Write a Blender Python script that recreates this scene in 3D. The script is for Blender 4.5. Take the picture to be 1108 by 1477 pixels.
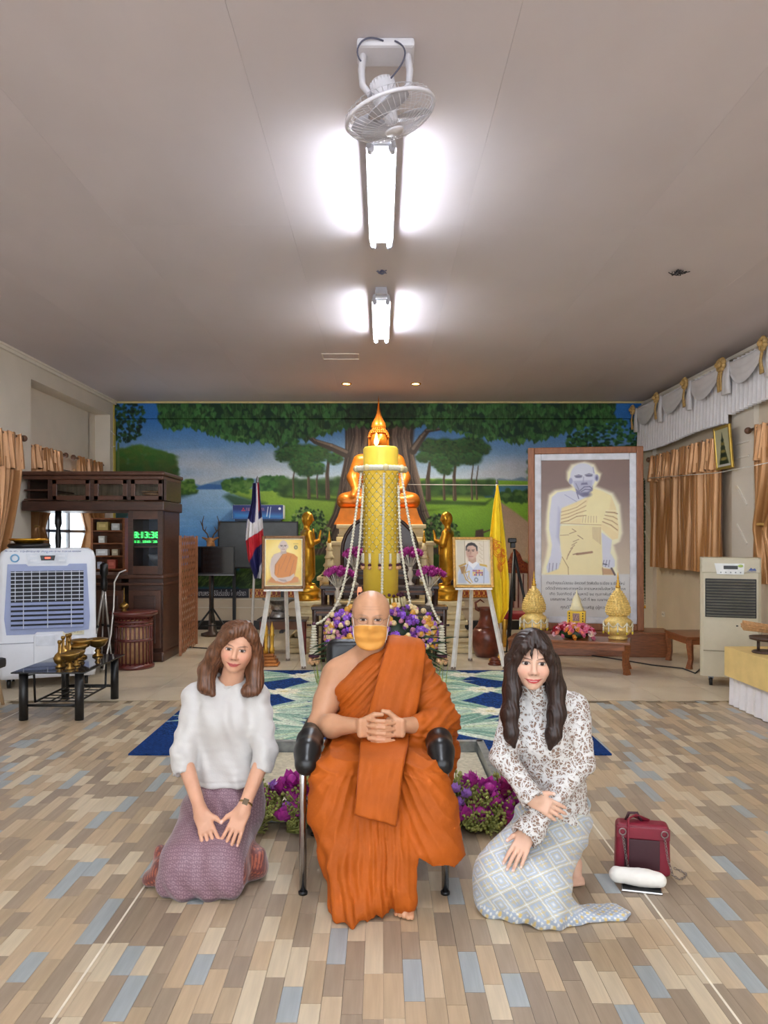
import bpy, bmesh, math, random
import numpy as np
from mathutils import Vector, Matrix, Euler, noise as mnoise

for o in list(bpy.data.objects):
    bpy.data.objects.remove(o, do_unlink=True)
SC = bpy.context.scene
COL = SC.collection
random.seed(7)
RNG = np.random.default_rng(7)
PI = math.pi

# ------------------------------------------------------------------ camera
FPX, VX, VY, CAMH = 1109.0, 550.0, 776.0, 1.5
cam = bpy.data.cameras.new('camera')
cam.sensor_fit = 'VERTICAL'
cam.sensor_height = 36.0
cam.lens = 36.0 * FPX / 1477.0
cam.shift_x = (554.0 - VX) / 1477.0
cam.shift_y = (VY - 738.5) / 1477.0
cam.clip_end = 100
camo = bpy.data.objects.new('camera', cam)
camo.location = (0, 0, CAMH)
camo.rotation_euler = (PI / 2, 0, 0)
COL.objects.link(camo)
SC.camera = camo

# ------------------------------------------------------------------ world (soft morning daylight) and exposure
W = bpy.data.worlds.new('World')
SC.world = W
W.use_nodes = True
W.node_tree.nodes['Background'].inputs[0].default_value = (0.86, 0.93, 1.0, 1)
W.node_tree.nodes['Background'].inputs[1].default_value = 1.25
SC.view_settings.view_transform = 'Standard'
SC.view_settings.look = 'None'
SC.view_settings.exposure = 1.62
SC.view_settings.gamma = 1.0
SC.view_settings.use_curve_mapping = False
TUBE_STRENGTH = 40.0

def X(px, Y): return (px - VX) * Y / FPX
def Z(py, Y): return CAMH - (py - VY) * Y / FPX
def YF(py): return CAMH * FPX / (py - VY)      # depth of a floor point
def P(px, py, Y): return Vector((X(px, Y), Y, Z(py, Y)))

# ------------------------------------------------------------------ colours and materials
def lin1(c):
    c = c / 255.0
    return c / 12.92 if c <= 0.04045 else ((c + 0.055) / 1.055) ** 2.4
def lin(c): return (lin1(c[0]), lin1(c[1]), lin1(c[2]), 1.0)
def linarr(a):
    a = np.clip(a / 255.0, 0, 1)
    return np.where(a <= 0.04045, a / 12.92, ((a + 0.055) / 1.055) ** 2.4)

MATS = {}
def M(name, col=(128, 128, 128), rough=0.55, metal=0.0, var=0.10, scale=9.0, bump=0.0, bscale=60.0,
      stretch=(1, 1, 1), col2=None, coat=0.0, emit=None, estr=0.0, vcol=False, spec=0.5, alpha=None,
      trans=0.0, wave=None, sheen=0.0, sss=0.0, wrinkle=0.0):
    if name in MATS: return MATS[name]
    m = bpy.data.materials.new(name); MATS[name] = m
    m.use_nodes = True
    nt = m.node_tree; N = nt.nodes; L = nt.links
    b = N['Principled BSDF']
    b.inputs['Roughness'].default_value = rough
    b.inputs['Metallic'].default_value = metal
    b.inputs['Specular IOR Level'].default_value = spec
    b.inputs['Coat Weight'].default_value = coat
    b.inputs['Coat Roughness'].default_value = 0.12
    b.inputs['Sheen Weight'].default_value = sheen
    if sss:
        b.inputs['Subsurface Weight'].default_value = sss
        b.inputs['Subsurface Radius'].default_value = (0.012, 0.005, 0.003)
        b.inputs['Subsurface Scale'].default_value = 1.25
    b.inputs['Transmission Weight'].default_value = trans
    tc = N.new('ShaderNodeTexCoord'); mp = N.new('ShaderNodeMapping')
    mp.inputs['Scale'].default_value = stretch
    L.new(tc.outputs['Object'], mp.inputs['Vector'])
    nz = N.new('ShaderNodeTexNoise'); nz.inputs['Scale'].default_value = scale
    nz.inputs['Detail'].default_value = 4
    L.new(mp.outputs[0], nz.inputs['Vector'])
    mix = N.new('ShaderNodeMix'); mix.data_type = 'RGBA'
    c = lin(col)
    if vcol:
        at = N.new('ShaderNodeAttribute'); at.attribute_name = 'Col'
        mx = N.new('ShaderNodeMix'); mx.data_type = 'RGBA'; mx.blend_type = 'MULTIPLY'
        mx.inputs[0].default_value = 1.25
        rp = N.new('ShaderNodeMapRange')
        rp.inputs[1].default_value = 0.3; rp.inputs[2].default_value = 0.7
        rp.inputs[3].default_value = 1 - var; rp.inputs[4].default_value = 1 + var
        L.new(nz.outputs[0], rp.inputs[0])
        L.new(at.outputs['Color'], mx.inputs[6]); L.new(rp.outputs[0], mx.inputs[7])
        L.new(mx.outputs[2], b.inputs['Base Color'])
    else:
        a = [max(0, min(1, v * (1 - var))) for v in c[:3]] + [1]
        d = [max(0, min(1, v * (1 + var))) for v in c[:3]] + [1]
        if col2 is not None: d = list(lin(col2))
        mix.inputs[6].default_value = a; mix.inputs[7].default_value = d
        rp = N.new('ShaderNodeMapRange')
        rp.inputs[1].default_value = 0.35; rp.inputs[2].default_value = 0.65
        L.new(nz.outputs[0], rp.inputs[0])
        L.new(rp.outputs[0], mix.inputs[0])
        L.new(mix.outputs[2], b.inputs['Base Color'])
    if bump or wrinkle:
        bp = N.new('ShaderNodeBump'); bp.inputs['Strength'].default_value = bump or wrinkle
        bp.inputs['Distance'].default_value = 0.004 if bump else 0.02
        n2 = N.new('ShaderNodeTexNoise'); n2.inputs['Scale'].default_value = bscale
        n2.inputs['Detail'].default_value = 3
        L.new(mp.outputs[0], n2.inputs['Vector']); L.new(n2.outputs[0], bp.inputs['Height'])
        L.new(bp.outputs[0], b.inputs['Normal'])
    if emit is not None:
        b.inputs['Emission Color'].default_value = lin(emit)
        b.inputs['Emission Strength'].default_value = estr
    if alpha is not None: b.inputs['Alpha'].default_value = alpha
    return m

# ------------------------------------------------------------------ object helpers
def link(o, parent=None):
    COL.objects.link(o)
    if parent is not None: o.parent = parent
    return o
def tag(o, label=None, cat=None, group=None, kind=None):
    if label: o['label'] = label
    if cat: o['category'] = cat
    if group: o['group'] = group
    if kind: o['kind'] = kind
    return o
def thing(name, label, cat, loc=(0, 0, 0), rz=0.0, group=None):
    o = bpy.data.objects.new(name, None)
    o.empty_display_size = 0.1
    o.location = loc; o.rotation_euler = (0, 0, rz)
    COL.objects.link(o)
    return tag(o, label, cat, group)
def kids(o): return [c for c in COL.objects if c.parent == o]
def copy_tree(root, loc=None, rz=None, label=None, parent=None):
    r = root.copy(); COL.objects.link(r)
    if parent is not None: r.parent = parent
    if loc is not None: r.location = loc
    if rz is not None: r.rotation_euler = (0, 0, rz)
    if label: r['label'] = label
    for ch in list(root.children): copy_tree(ch, parent=r)
    return r

class MB:
    """collects shapes of ONE part, build() links them as one mesh object"""
    def __init__(s): s.v = []; s.f = []; s.sm = []
    def add(s, vs, fs, smooth=False):
        n = len(s.v); s.v += [tuple(v) for v in vs]
        s.f += [tuple(i + n for i in f) for f in fs]; s.sm += [smooth] * len(fs)
        return s
    def box(s, c, d, rot=None, bev=0.0):
        x, y, z = d[0] / 2, d[1] / 2, d[2] / 2
        if bev > 0:
            b = min(bev, x * .9, y * .9, z * .9)
            bm = bmesh.new(); bmesh.ops.create_cube(bm, size=1)
            for v in bm.verts: v.co = Vector((v.co.x * d[0], v.co.y * d[1], v.co.z * d[2]))
            bmesh.ops.bevel(bm, geom=list(bm.edges), offset=b, segments=2, affect='EDGES', profile=0.6)
            bm.verts.index_update()
            vs = [v.co.copy() for v in bm.verts]; fs = [[v.index for v in f.verts] for f in bm.faces]; bm.free()
        else:
            vs = [Vector((sx * x, sy * y, sz * z)) for sx in (-1, 1) for sy in (-1, 1) for sz in (-1, 1)]
            fs = [(0, 1, 3, 2), (4, 6, 7, 5), (0, 4, 5, 1), (2, 3, 7, 6), (0, 2, 6, 4), (1, 5, 7, 3)]
        if rot is not None:
            R = rot if isinstance(rot, Matrix) else Euler(rot).to_matrix()
            vs = [R @ v for v in vs]
        c = Vector(c)
        return s.add([v + c for v in vs], fs)
    def tube(s, pts, r, n=10, closed=False, cap=True, sx=1.0, smooth=True):
        pts = [Vector(p) for p in pts]
        k = len(pts)
        rs = list(r) if hasattr(r, '__len__') else [r] * k
        up = None; vs = []
        for i in range(k):
            if closed: t = pts[(i + 1) % k] - pts[i - 1]
            else: t = pts[min(i + 1, k - 1)] - pts[max(i - 1, 0)]
            if t.length < 1e-9: t = Vector((0, 0, 1))
            t.normalize()
            if up is None:
                up = Vector((0, 0, 1)) if abs(t.z) < 0.9 else Vector((0, 1, 0))
            a = t.cross(up)
            if a.length < 1e-6: a = t.orthogonal()
            a.normalize(); bb = a.cross(t).normalized(); up = bb
            for j in range(n):
                th = 2 * PI * j / n
                vs.append(pts[i] + a * (math.cos(th) * rs[i] * sx) + bb * (math.sin(th) * rs[i]))
        fs = []
        for i in range(k if closed else k - 1):
            for j in range(n):
                i2 = (i + 1) % k; j2 = (j + 1) % n
                fs.append((i * n + j, i * n + j2, i2 * n + j2, i2 * n + j))
        s.add(vs, fs, smooth)
        if cap and not closed:
            m = len(s.v) - len(vs)
            s.f.append(tuple(m + j for j in reversed(range(n)))); s.sm.append(False)
            s.f.append(tuple(m + (k - 1) * n + j for j in range(n))); s.sm.append(False)
        return s
    def cyl(s, a, b, r, r2=None, n=16): return s.tube([a, b], [r, r if r2 is None else r2], n)
    def lathe(s, prof, c=(0, 0, 0), n=20, smooth=True, sx=1, sy=1, a0=0.0):
        c = Vector(c); vs = []; k = len(prof)
        for (r, z) in prof:
            for j in range(n):
                t = 2 * PI * j / n + a0
                vs.append(c + Vector((r * math.cos(t) * sx, r * math.sin(t) * sy, z)))
        fs = [(i * n + j, i * n + (j + 1) % n, (i + 1) * n + (j + 1) % n, (i + 1) * n + j)
              for i in range(k - 1) for j in range(n)]
        s.add(vs, fs, smooth)
        m = len(s.v) - len(vs)
        if prof[0][0] > 1e-5: s.f.append(tuple(m + j for j in reversed(range(n)))); s.sm.append(False)
        if prof[-1][0] > 1e-5: s.f.append(tuple(m + (k - 1) * n + j for j in range(n))); s.sm.append(False)
        return s
    def ball(s, c, r, n=12, m=8):
        rx, ry, rz = r if hasattr(r, '__len__') else (r, r, r)
        prof = [(max(1e-6, math.sin(PI * i / m)), -math.cos(PI * i / m)) for i in range(m + 1)]
        c = Vector(c); vs = []
        for (a, z) in prof:
            for j in range(n):
                t = 2 * PI * j / n
                vs.append(c + Vector((a * math.cos(t) * rx, a * math.sin(t) * ry, z * rz)))
        fs = [(i * n + j, i * n + (j + 1) % n, (i + 1) * n + (j + 1) % n, (i + 1) * n + j)
              for i in range(m) for j in range(n)]
        return s.add(vs, fs, True)
    def prism(s, poly, y0, y1):
        """outline in local x,z extruded along y"""
        n = len(poly)
        vs = [Vector((p[0], y0, p[1])) for p in poly] + [Vector((p[0], y1, p[1])) for p in poly]
        fs = [tuple(range(n)), tuple(reversed(range(n, 2 * n)))]
        fs += [(i, i + n, (i + 1) % n + n, (i + 1) % n) for i in range(n)]
        return s.add(vs, fs)
    def prismz(s, poly, z0, z1):
        n = len(poly)
        vs = [Vector((p[0], p[1], z0)) for p in poly] + [Vector((p[0], p[1], z1)) for p in poly]
        fs = [tuple(reversed(range(n))), tuple(range(n, 2 * n))]
        fs += [(i, (i + 1) % n, (i + 1) % n + n, i + n) for i in range(n)]
        return s.add(vs, fs)
    def sheet(s, rows, smooth=True):
        """rows: list of equally long rows of points"""
        k = len(rows); n = len(rows[0])
        vs = [p for r in rows for p in r]
        fs = [(i * n + j, i * n + j + 1, (i + 1) * n + j + 1, (i + 1) * n + j) for i in range(k - 1) for j in range(n - 1)]
        return s.add(vs, fs, smooth)
    def xf(s, Mx):
        s.v = [tuple(Mx @ Vector(v)) for v in s.v]; return s
    def build(s, name, mat, parent=None, loc=None, rot=None, solid=0.0, subd=0):
        me = bpy.data.meshes.new(name)
        me.from_pydata(s.v, [], s.f)
        me.polygons.foreach_set('use_smooth', s.sm)
        me.materials.append(mat); me.update()
        o = bpy.data.objects.new(name, me)
        link(o, parent)
        if loc is not None: o.location = loc
        if rot is not None: o.rotation_euler = rot
        if solid:
            md = o.modifiers.new('thick', 'SOLIDIFY'); md.thickness = solid; md.offset = 0
        if subd:
            md = o.modifiers.new('sub', 'SUBSURF'); md.levels = subd; md.render_levels = subd
        return o

def text_mesh(name, body, size, mat, parent=None, loc=(0, 0, 0), rot=(PI / 2, 0, 0), align='CENTER', ext=0.0005, width=None):
    cu = bpy.data.curves.new(name, 'FONT')
    cu.body = body; cu.size = size; cu.align_x = align; cu.align_y = 'CENTER'; cu.extrude = ext
    cu.resolution_u = 2
    tmp = bpy.data.objects.new(name + '_tmp', cu); COL.objects.link(tmp)
    dg = bpy.context.evaluated_depsgraph_get(); dg.update()
    me = bpy.data.meshes.new_from_object(tmp.evaluated_get(dg))
    bpy.data.objects.remove(tmp, do_unlink=True); bpy.data.curves.remove(cu)
    me.name = name
    me.materials.clear(); me.materials.append(mat)
    if width and len(me.vertices):
        xs = [v.co.x for v in me.vertices]; w = max(xs) - min(xs)
        if w > 1e-6:
            for v in me.vertices: v.co.x *= width / w
    o = bpy.data.objects.new(name, me); link(o, parent)
    o.location = loc; o.rotation_euler = rot
    return o

# ------------------------------------------------------------------ numpy painter for flat printed / painted surfaces
class Canvas:
    """draws in the coordinates x0..x1 (right), y0..y1 (down); px = samples per unit"""
    def __init__(s, x0, y0, x1, y1, res, bg=(128, 128, 128)):
        s.x0, s.y0, s.x1, s.y1, s.res = x0, y0, x1, y1, res
        s.w = max(2, int(round((x1 - x0) * res)) + 1); s.h = max(2, int(round((y1 - y0) * res)) + 1)
        s.a = np.zeros((s.h, s.w, 3), np.float32); s.a[:] = bg
        s.xs = np.linspace(x0, x1, s.w); s.ys = np.linspace(y0, y1, s.h)
    def win(s, bx0, by0, bx1, by1):
        i0 = max(0, int((bx0 - s.x0) * s.res) - 2); i1 = min(s.w, int((bx1 - s.x0) * s.res) + 3)
        j0 = max(0, int((by0 - s.y0) * s.res) - 2); j1 = min(s.h, int((by1 - s.y0) * s.res) + 3)
        if i1 <= i0 or j1 <= j0: return None
        gx, gy = np.meshgrid(s.xs[i0:i1], s.ys[j0:j1])
        return i0, i1, j0, j1, gx, gy
    def put(s, w, al, col, col2=None, g=None):
        i0, i1, j0, j1, gx, gy = w
        al = al[..., None]
        c = np.array(col, np.float32)
        if col2 is not None:
            t = np.clip((gy - g[0]) / (g[1] - g[0]), 0, 1)[..., None]
            c = c * (1 - t) + np.array(col2, np.float32) * t
        s.a[j0:j1, i0:i1] = s.a[j0:j1, i0:i1] * (1 - al) + c * al
    def poly(s, pts, col, soft=0.7, op=1.0, col2=None, g=None):
        pts = np.array(pts, float)
        w = s.win(pts[:, 0].min() - soft, pts[:, 1].min() - soft, pts[:, 0].max() + soft, pts[:, 1].max() + soft)
        if w is None: return
        gx, gy = w[4], w[5]
        ins = np.zeros(gx.shape, bool); dm = np.full(gx.shape, 1e9)
        n = len(pts)
        for i in range(n):
            ax, ay = pts[i]; bx, by = pts[(i + 1) % n]
            if ay != by:
                c = ((ay > gy) != (by > gy)) & (gx < (bx - ax) * (gy - ay) / (by - ay) + ax)
                ins ^= c
            dx, dy = bx - ax, by - ay
            t = np.clip(((gx - ax) * dx + (gy - ay) * dy) / (dx * dx + dy * dy + 1e-9), 0, 1)
            dm = np.minimum(dm, np.hypot(gx - ax - t * dx, gy - ay - t * dy))
        d = np.where(ins, dm, -dm)
        s.put(w, np.clip(d / (2 * soft) + 0.5, 0, 1) * op, col, col2, g)
    def ell(s, cx, cy, rx, ry, col, soft=0.7, op=1.0, ang=0.0, col2=None, g=None):
        R = max(rx, ry) + soft * 2
        w = s.win(cx - R, cy - R, cx + R, cy + R)
        if w is None: return
        dx, dy = w[4] - cx, w[5] - cy
        ca, sa = math.cos(ang), math.sin(ang)
        u, v = dx * ca + dy * sa, -dx * sa + dy * ca
        k = np.sqrt((u / rx) ** 2 + (v / ry) ** 2) + 1e-6
        d = (1 - k) * min(rx, ry)
        s.put(w, np.clip(d / (2 * soft) + 0.5, 0, 1) * op, col, col2, g)
    def line(s, pts, wd, col, soft=0.5, op=1.0):
        k = len(pts); wd = list(wd) if hasattr(wd, '__len__') else [wd] * k
        for i in range(k - 1):
            ax, ay = pts[i]; bx, by = pts[i + 1]
            m = max(wd[i], wd[i + 1]) + soft * 2
            w = s.win(min(ax, bx) - m, min(ay, by) - m, max(ax, bx) + m, max(ay, by) + m)
            if w is None: continue
            gx, gy = w[4], w[5]; dx, dy = bx - ax, by - ay
            t = np.clip(((gx - ax) * dx + (gy - ay) * dy) / (dx * dx + dy * dy + 1e-9), 0, 1)
            d = (wd[i] + (wd[i + 1] - wd[i]) * t) / 2 - np.hypot(gx - ax - t * dx, gy - ay - t * dy)
            s.put(w, np.clip(d / (2 * soft) + 0.5, 0, 1) * op, col)
    def grain(s, amt, seed=1):
        r = np.random.default_rng(seed)
        s.a *= (1 + amt * r.standard_normal((s.h, s.w, 1))).astype(np.float32)
    def mesh(s, name, fn, mat, parent=None, thick=0.0):
        """fn(u,v arrays 0..1; v down) -> xyz array; colours go to the point attribute Col"""
        u, v = np.meshgrid(np.linspace(0, 1, s.w), np.linspace(0, 1, s.h))
        co = fn(u.ravel(), v.ravel()).astype(np.float32)
        idx = np.arange(s.w * s.h, dtype=np.int32).reshape(s.h, s.w)
        q = np.stack([idx[:-1, :-1], idx[1:, :-1], idx[1:, 1:], idx[:-1, 1:]], -1).reshape(-1, 4)
        o = np_mesh(name, co, q, mat, parent, np.clip(s.a.reshape(-1, 3), 0, 255), smooth=False)
        if thick:
            md = o.modifiers.new('thick', 'SOLIDIFY'); md.thickness = thick; md.offset = -1
        return o

def np_mesh(name, co, quads, mat, parent=None, srgb=None, smooth=True):
    me = bpy.data.meshes.new(name)
    n = len(co); f = len(quads)
    me.vertices.add(n); me.vertices.foreach_set('co', np.ascontiguousarray(co, np.float32).ravel())
    me.loops.add(f * 4); me.loops.foreach_set('vertex_index', np.ascontiguousarray(quads, np.int32).ravel())
    me.polygons.add(f)
    me.polygons.foreach_set('loop_start', np.arange(0, f * 4, 4, dtype=np.int32))
    try: me.polygons.foreach_set('loop_total', np.full(f, 4, np.int32))
    except Exception: pass
    me.update(calc_edges=True)
    me.polygons.foreach_set('use_smooth', np.full(f, smooth, bool))
    if srgb is not None:
        at = me.attributes.new('Col', 'FLOAT_COLOR', 'POINT')
        c = np.ones((n, 4), np.float32); c[:, :3] = linarr(srgb)
        at.data.foreach_set('color', c.ravel())
    me.materials.append(mat)
    o = bpy.data.objects.new(name, me); link(o, parent)
    return o

def vnoise(p, sc=1.0, seed=0):
    """cheap smooth pseudo-noise -1..1 for arrays of points (n,3)"""
    q = np.asarray(p) * sc
    r = np.random.default_rng(seed); out = 0
    for i in range(5):
        d = r.normal(size=3); d *= (0.8 + 0.5 * i) / np.linalg.norm(d)
        out = out + np.sin(q @ d * 2 + r.uniform(0, 6.28) + 1.3 * np.sin(q @ r.normal(size=3) + r.uniform(0, 6))) / (1 + 0.35 * i)
    return out / 3.2
# ------------------------------------------------------------------ signed-distance sculpting (numpy) -> one continuous mesh
def axis_pts(lo, hi, h, fine=()):
    """grid line positions from lo to hi with step h, finer inside given (a,b,hf) bands"""
    p = [lo]
    while p[-1] < hi:
        st = h
        for (a, b, hf) in fine:
            if a <= p[-1] < b: st = min(st, hf)
        p.append(p[-1] + st)
    return np.array(p, np.float32)
class Sdf:
    def __init__(s, lo, hi, h, fx=(), fy=(), fz=()):
        s.g = [axis_pts(lo[i], hi[i], h, (fx, fy, fz)[i]) for i in range(3)]
        s.F = np.full([len(a) for a in s.g], 0.5, np.float32)
    def win(s, lo, hi):
        sl = []
        for i in range(3):
            a = max(0, int(np.searchsorted(s.g[i], lo[i])) - 2); b = min(len(s.g[i]), int(np.searchsorted(s.g[i], hi[i])) + 2)
            if b <= a: return None
            sl.append(slice(a, b))
        gx = s.g[0][sl[0]][:, None, None]; gy = s.g[1][sl[1]][None, :, None]; gz = s.g[2][sl[2]][None, None, :]
        return tuple(sl), gx, gy, gz
    def comb(s, sl, d, k, sub):
        A = s.F[sl]
        if sub:
            if k > 0:
                h = np.maximum(k - np.abs(A + d), 0) / k
                s.F[sl] = np.maximum(A, -d) + h * h * k * .25
            else: s.F[sl] = np.maximum(A, -d)
        else:
            if k > 0:
                h = np.maximum(k - np.abs(A - d), 0) / k
                s.F[sl] = np.minimum(A, d) - h * h * k * .25
            else: s.F[sl] = np.minimum(A, d)
    def cap(s, a, b, ra, rb=None, k=0.02, sub=False):
        rb = ra if rb is None else rb
        a = np.array(a, np.float32); b = np.array(b, np.float32); m = max(ra, rb) + k + .012
        w = s.win(np.minimum(a, b) - m, np.maximum(a, b) + m)
        if w is None: return s
        sl, gx, gy, gz = w; ba = b - a; L = float(ba @ ba) + 1e-12
        px, py, pz = gx - a[0], gy - a[1], gz - a[2]
        h = np.clip((px * ba[0] + py * ba[1] + pz * ba[2]) / L, 0, 1)
        d = np.sqrt((px - h * ba[0]) ** 2 + (py - h * ba[1]) ** 2 + (pz - h * ba[2]) ** 2) - (ra + (rb - ra) * h)
        s.comb(sl, d, k, sub); return s
    def limb(s, pts, rs, k=0.02, sub=False):
        for i in range(len(pts) - 1): s.cap(pts[i], pts[i + 1], rs[i], rs[i + 1], k, sub)
        return s
    def loc(s, w, c, R):
        sl, gx, gy, gz = w
        px, py, pz = gx - c[0], gy - c[1], gz - c[2]
        if R is None: return px, py, pz
        return (px * R[0][0] + py * R[1][0] + pz * R[2][0], px * R[0][1] + py * R[1][1] + pz * R[2][1], px * R[0][2] + py * R[1][2] + pz * R[2][2])
    def ell(s, c, r, R=None, k=0.02, sub=False):
        m = max(r) + k + .012; c = np.array(c, np.float32)
        w = s.win(c - m, c + m)
        if w is None: return s
        x, y, z = s.loc(w, c, R)
        k0 = np.sqrt((x / r[0]) ** 2 + (y / r[1]) ** 2 + (z / r[2]) ** 2)
        k1 = np.sqrt((x / r[0] ** 2) ** 2 + (y / r[1] ** 2) ** 2 + (z / r[2] ** 2) ** 2) + 1e-6
        s.comb(w[0], k0 * (k0 - 1) / k1, k, sub); return s
    def box(s, c, hf, R=None, rd=0.01, k=0.0, sub=False):
        m = float(np.linalg.norm(hf)) + k + .012; c = np.array(c, np.float32)
        w = s.win(c - m, c + m)
        if w is None: return s
        x, y, z = s.loc(w, c, R)
        qx, qy, qz = np.abs(x) - hf[0] + rd, np.abs(y) - hf[1] + rd, np.abs(z) - hf[2] + rd
        d = np.sqrt(np.maximum(qx, 0) ** 2 + np.maximum(qy, 0) ** 2 + np.maximum(qz, 0) ** 2) + np.minimum(np.maximum(np.maximum(qx, qy), qz), 0) - rd
        s.comb(w[0], d, k, sub); return s
    def plane(s, n, p0, k=0.0):
        """keep the side n.(p-p0) < 0"""
        n = np.array(n, float); n /= np.linalg.norm(n)
        gx = s.g[0][:, None, None]; gy = s.g[1][None, :, None]; gz = s.g[2][None, None, :]
        d = ((gx - p0[0]) * n[0] + (gy - p0[1]) * n[1] + (gz - p0[2]) * n[2]).astype(np.float32)
        if k > 0:
            h = np.maximum(k - np.abs(s.F - d), 0) / k
            s.F = np.maximum(s.F, d) + h * h * k * .25
        else: s.F = np.maximum(s.F, d)
        return s
    def grids(s): return s.g[0][:, None, None], s.g[1][None, :, None], s.g[2][None, None, :]
    def mesh(s, smooth=0):
        F = s.F; ins = F < 0
        n0, n1, n2 = F.shape
        c = np.zeros((n0 - 1, n1 - 1, n2 - 1), np.uint8)
        for a in (0, 1):
            for b in (0, 1):
                for d in (0, 1): c += ins[a:n0 - 1 + a, b:n1 - 1 + b, d:n2 - 1 + d]
        act = (c > 0) & (c < 8)
        I = np.argwhere(act); n = len(I)
        mp = np.full(act.shape, -1, np.int32); mp[act] = np.arange(n)
        acc = np.zeros((n, 3), np.float64); cnt = np.zeros(n)
        for ax in range(3):
            o1, o2 = [q for q in range(3) if q != ax]
            for a in (0, 1):
                for b in (0, 1):
                    A = I.copy(); A[:, o1] += a; A[:, o2] += b
                    B = A.copy(); B[:, ax] += 1
                    fa = F[A[:, 0], A[:, 1], A[:, 2]]; fb = F[B[:, 0], B[:, 1], B[:, 2]]
                    x = (fa < 0) != (fb < 0)
                    t = np.where(x, fa / np.where(fa == fb, 1, fa - fb), 0)
                    pos = np.zeros((n, 3)); pos[:, o1] = a; pos[:, o2] = b; pos[:, ax] = t
                    acc[x] += pos[x]; cnt[x] += 1
        fr = acc / np.maximum(cnt, 1)[:, None]
        co = np.stack([s.g[i][I[:, i]] + fr[:, i] * (s.g[i][I[:, i] + 1] - s.g[i][I[:, i]]) for i in range(3)], 1)
        Q = []
        for ax in range(3):
            o1, o2 = [(1, 2), (2, 0), (0, 1)][ax]
            lo = [slice(None)] * 3; hi = [slice(None)] * 3
            lo[ax] = slice(0, -1); hi[ax] = slice(1, None)
            a = ins[tuple(lo)]; b = ins[tuple(hi)]
            E = np.argwhere(a != b)
            ok = (E[:, o1] > 0) & (E[:, o2] > 0) & (E[:, o1] < act.shape[o1]) & (E[:, o2] < act.shape[o2]); E = E[ok]
            fl = a[E[:, 0], E[:, 1], E[:, 2]]
            def cell(d1, d2):
                C = E.copy(); C[:, o1] += d1; C[:, o2] += d2
                return mp[C[:, 0], C[:, 1], C[:, 2]]
            q = np.stack([cell(-1, -1), cell(0, -1), cell(0, 0), cell(-1, 0)], 1)
            q[~fl] = q[~fl][:, ::-1]
            Q.append(q)
        Q = np.concatenate(Q); Q = Q[(Q >= 0).all(1)]
        for _ in range(smooth): co = relax(co, Q)
        return co, Q
def relax(co, Q, w=0.5):
    acc = np.zeros_like(co); cnt = np.zeros(len(co))
    for i in range(4):
        a, b = Q[:, i], Q[:, (i + 1) % 4]
        for ax in range(3):
            acc[:, ax] += np.bincount(a, co[b, ax], len(co)) + np.bincount(b, co[a, ax], len(co))
        cnt += np.bincount(a, minlength=len(co)) + np.bincount(b, minlength=len(co))
    return co * (1 - w) + w * acc / np.maximum(cnt, 1)[:, None]
def normals(co, Q):
    nf = np.cross(co[Q[:, 2]] - co[Q[:, 0]], co[Q[:, 3]] - co[Q[:, 1]])
    n = np.zeros_like(co)
    for i in range(4):
        for ax in range(3): n[:, ax] += np.bincount(Q[:, i], nf[:, ax], len(co))
    return n / (np.linalg.norm(n, axis=1)[:, None] + 1e-12)
# ================================================================== STRUCTURE
XL, XR, YB, YR, ZC = -4.36, 4.30, 12.6, -4.0, 3.73
XLR = XL - 0.24                       # recess of the left wall
def struct(o): o['kind'] = 'structure'; return o
mWall = M('cream_wall', (216, 200, 176), 0.7, var=0.04, scale=2.5, bump=0.15, bscale=25)
mWall2 = M('white_wall', (226, 216, 200), 0.7, var=0.03, scale=2.5)
mCeil = M('ceiling_paint', (208, 199, 202), 0.62, var=0.035, scale=1.2, wrinkle=0.35, bscale=2.2, stretch=(1, .55, 1))
mTrim = M('trim_white', (232, 224, 210), 0.55, var=0.03)
mYellow = M('yellow_trim', (206, 186, 92), 0.6, var=0.08)
mBlackBase = M('black_skirting', (26, 25, 26), 0.4)

# floor: slab, vinyl planks in front, glossy tiles behind
YV = 7.08
floor = struct(MB().box((0, (YB + YR) / 2 + .2, -0.062), (XR - XL + 1.0, YB - YR + .6, 0.1)).build('floor', M('floor_screed', (150, 134, 112), 0.7)))
TONES = [(182, 160, 130), (150, 134, 114), (198, 183, 156), (156, 163, 164), (170, 150, 122), (156, 139, 118), (188, 169, 141), (143, 127, 109)]
TW = [0.22, 0.15, 0.15, 0.09, 0.16, 0.12, 0.07, 0.04]
mPlank = M('vinyl_plank', vcol=True, rough=0.38, var=0.10, scale=6, stretch=(9, .55, 1), bump=0.08, bscale=14, spec=0.4)
PWD = 0.0672; LENS = [0.19, 0.25, 0.36]; GAP = 0.0012
def plank_mesh(L, tone):
    x, y = PWD / 2 - GAP / 2, L / 2 - GAP / 2
    co = np.array([(sx * x, sy * y, z) for z in (-0.011, 0) for (sx, sy) in ((-1, -1), (1, -1), (1, 1), (-1, 1))])
    q = np.array([(4, 5, 6, 7), (0, 1, 5, 4), (1, 2, 6, 5), (2, 3, 7, 6), (3, 0, 4, 7)])
    return co, q
PM = {}
for li, L in enumerate(LENS):
    for ti, t in enumerate(TONES):
        co, q = plank_mesh(L, t)
        o = np_mesh('plank', co, q, mPlank, None, np.tile(np.array(t, float), (8, 1)), False)
        PM[li, ti] = o.data; bpy.data.objects.remove(o)
planks = []
nst = int((XR - XL) / PWD) + 1
prev = {}
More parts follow.
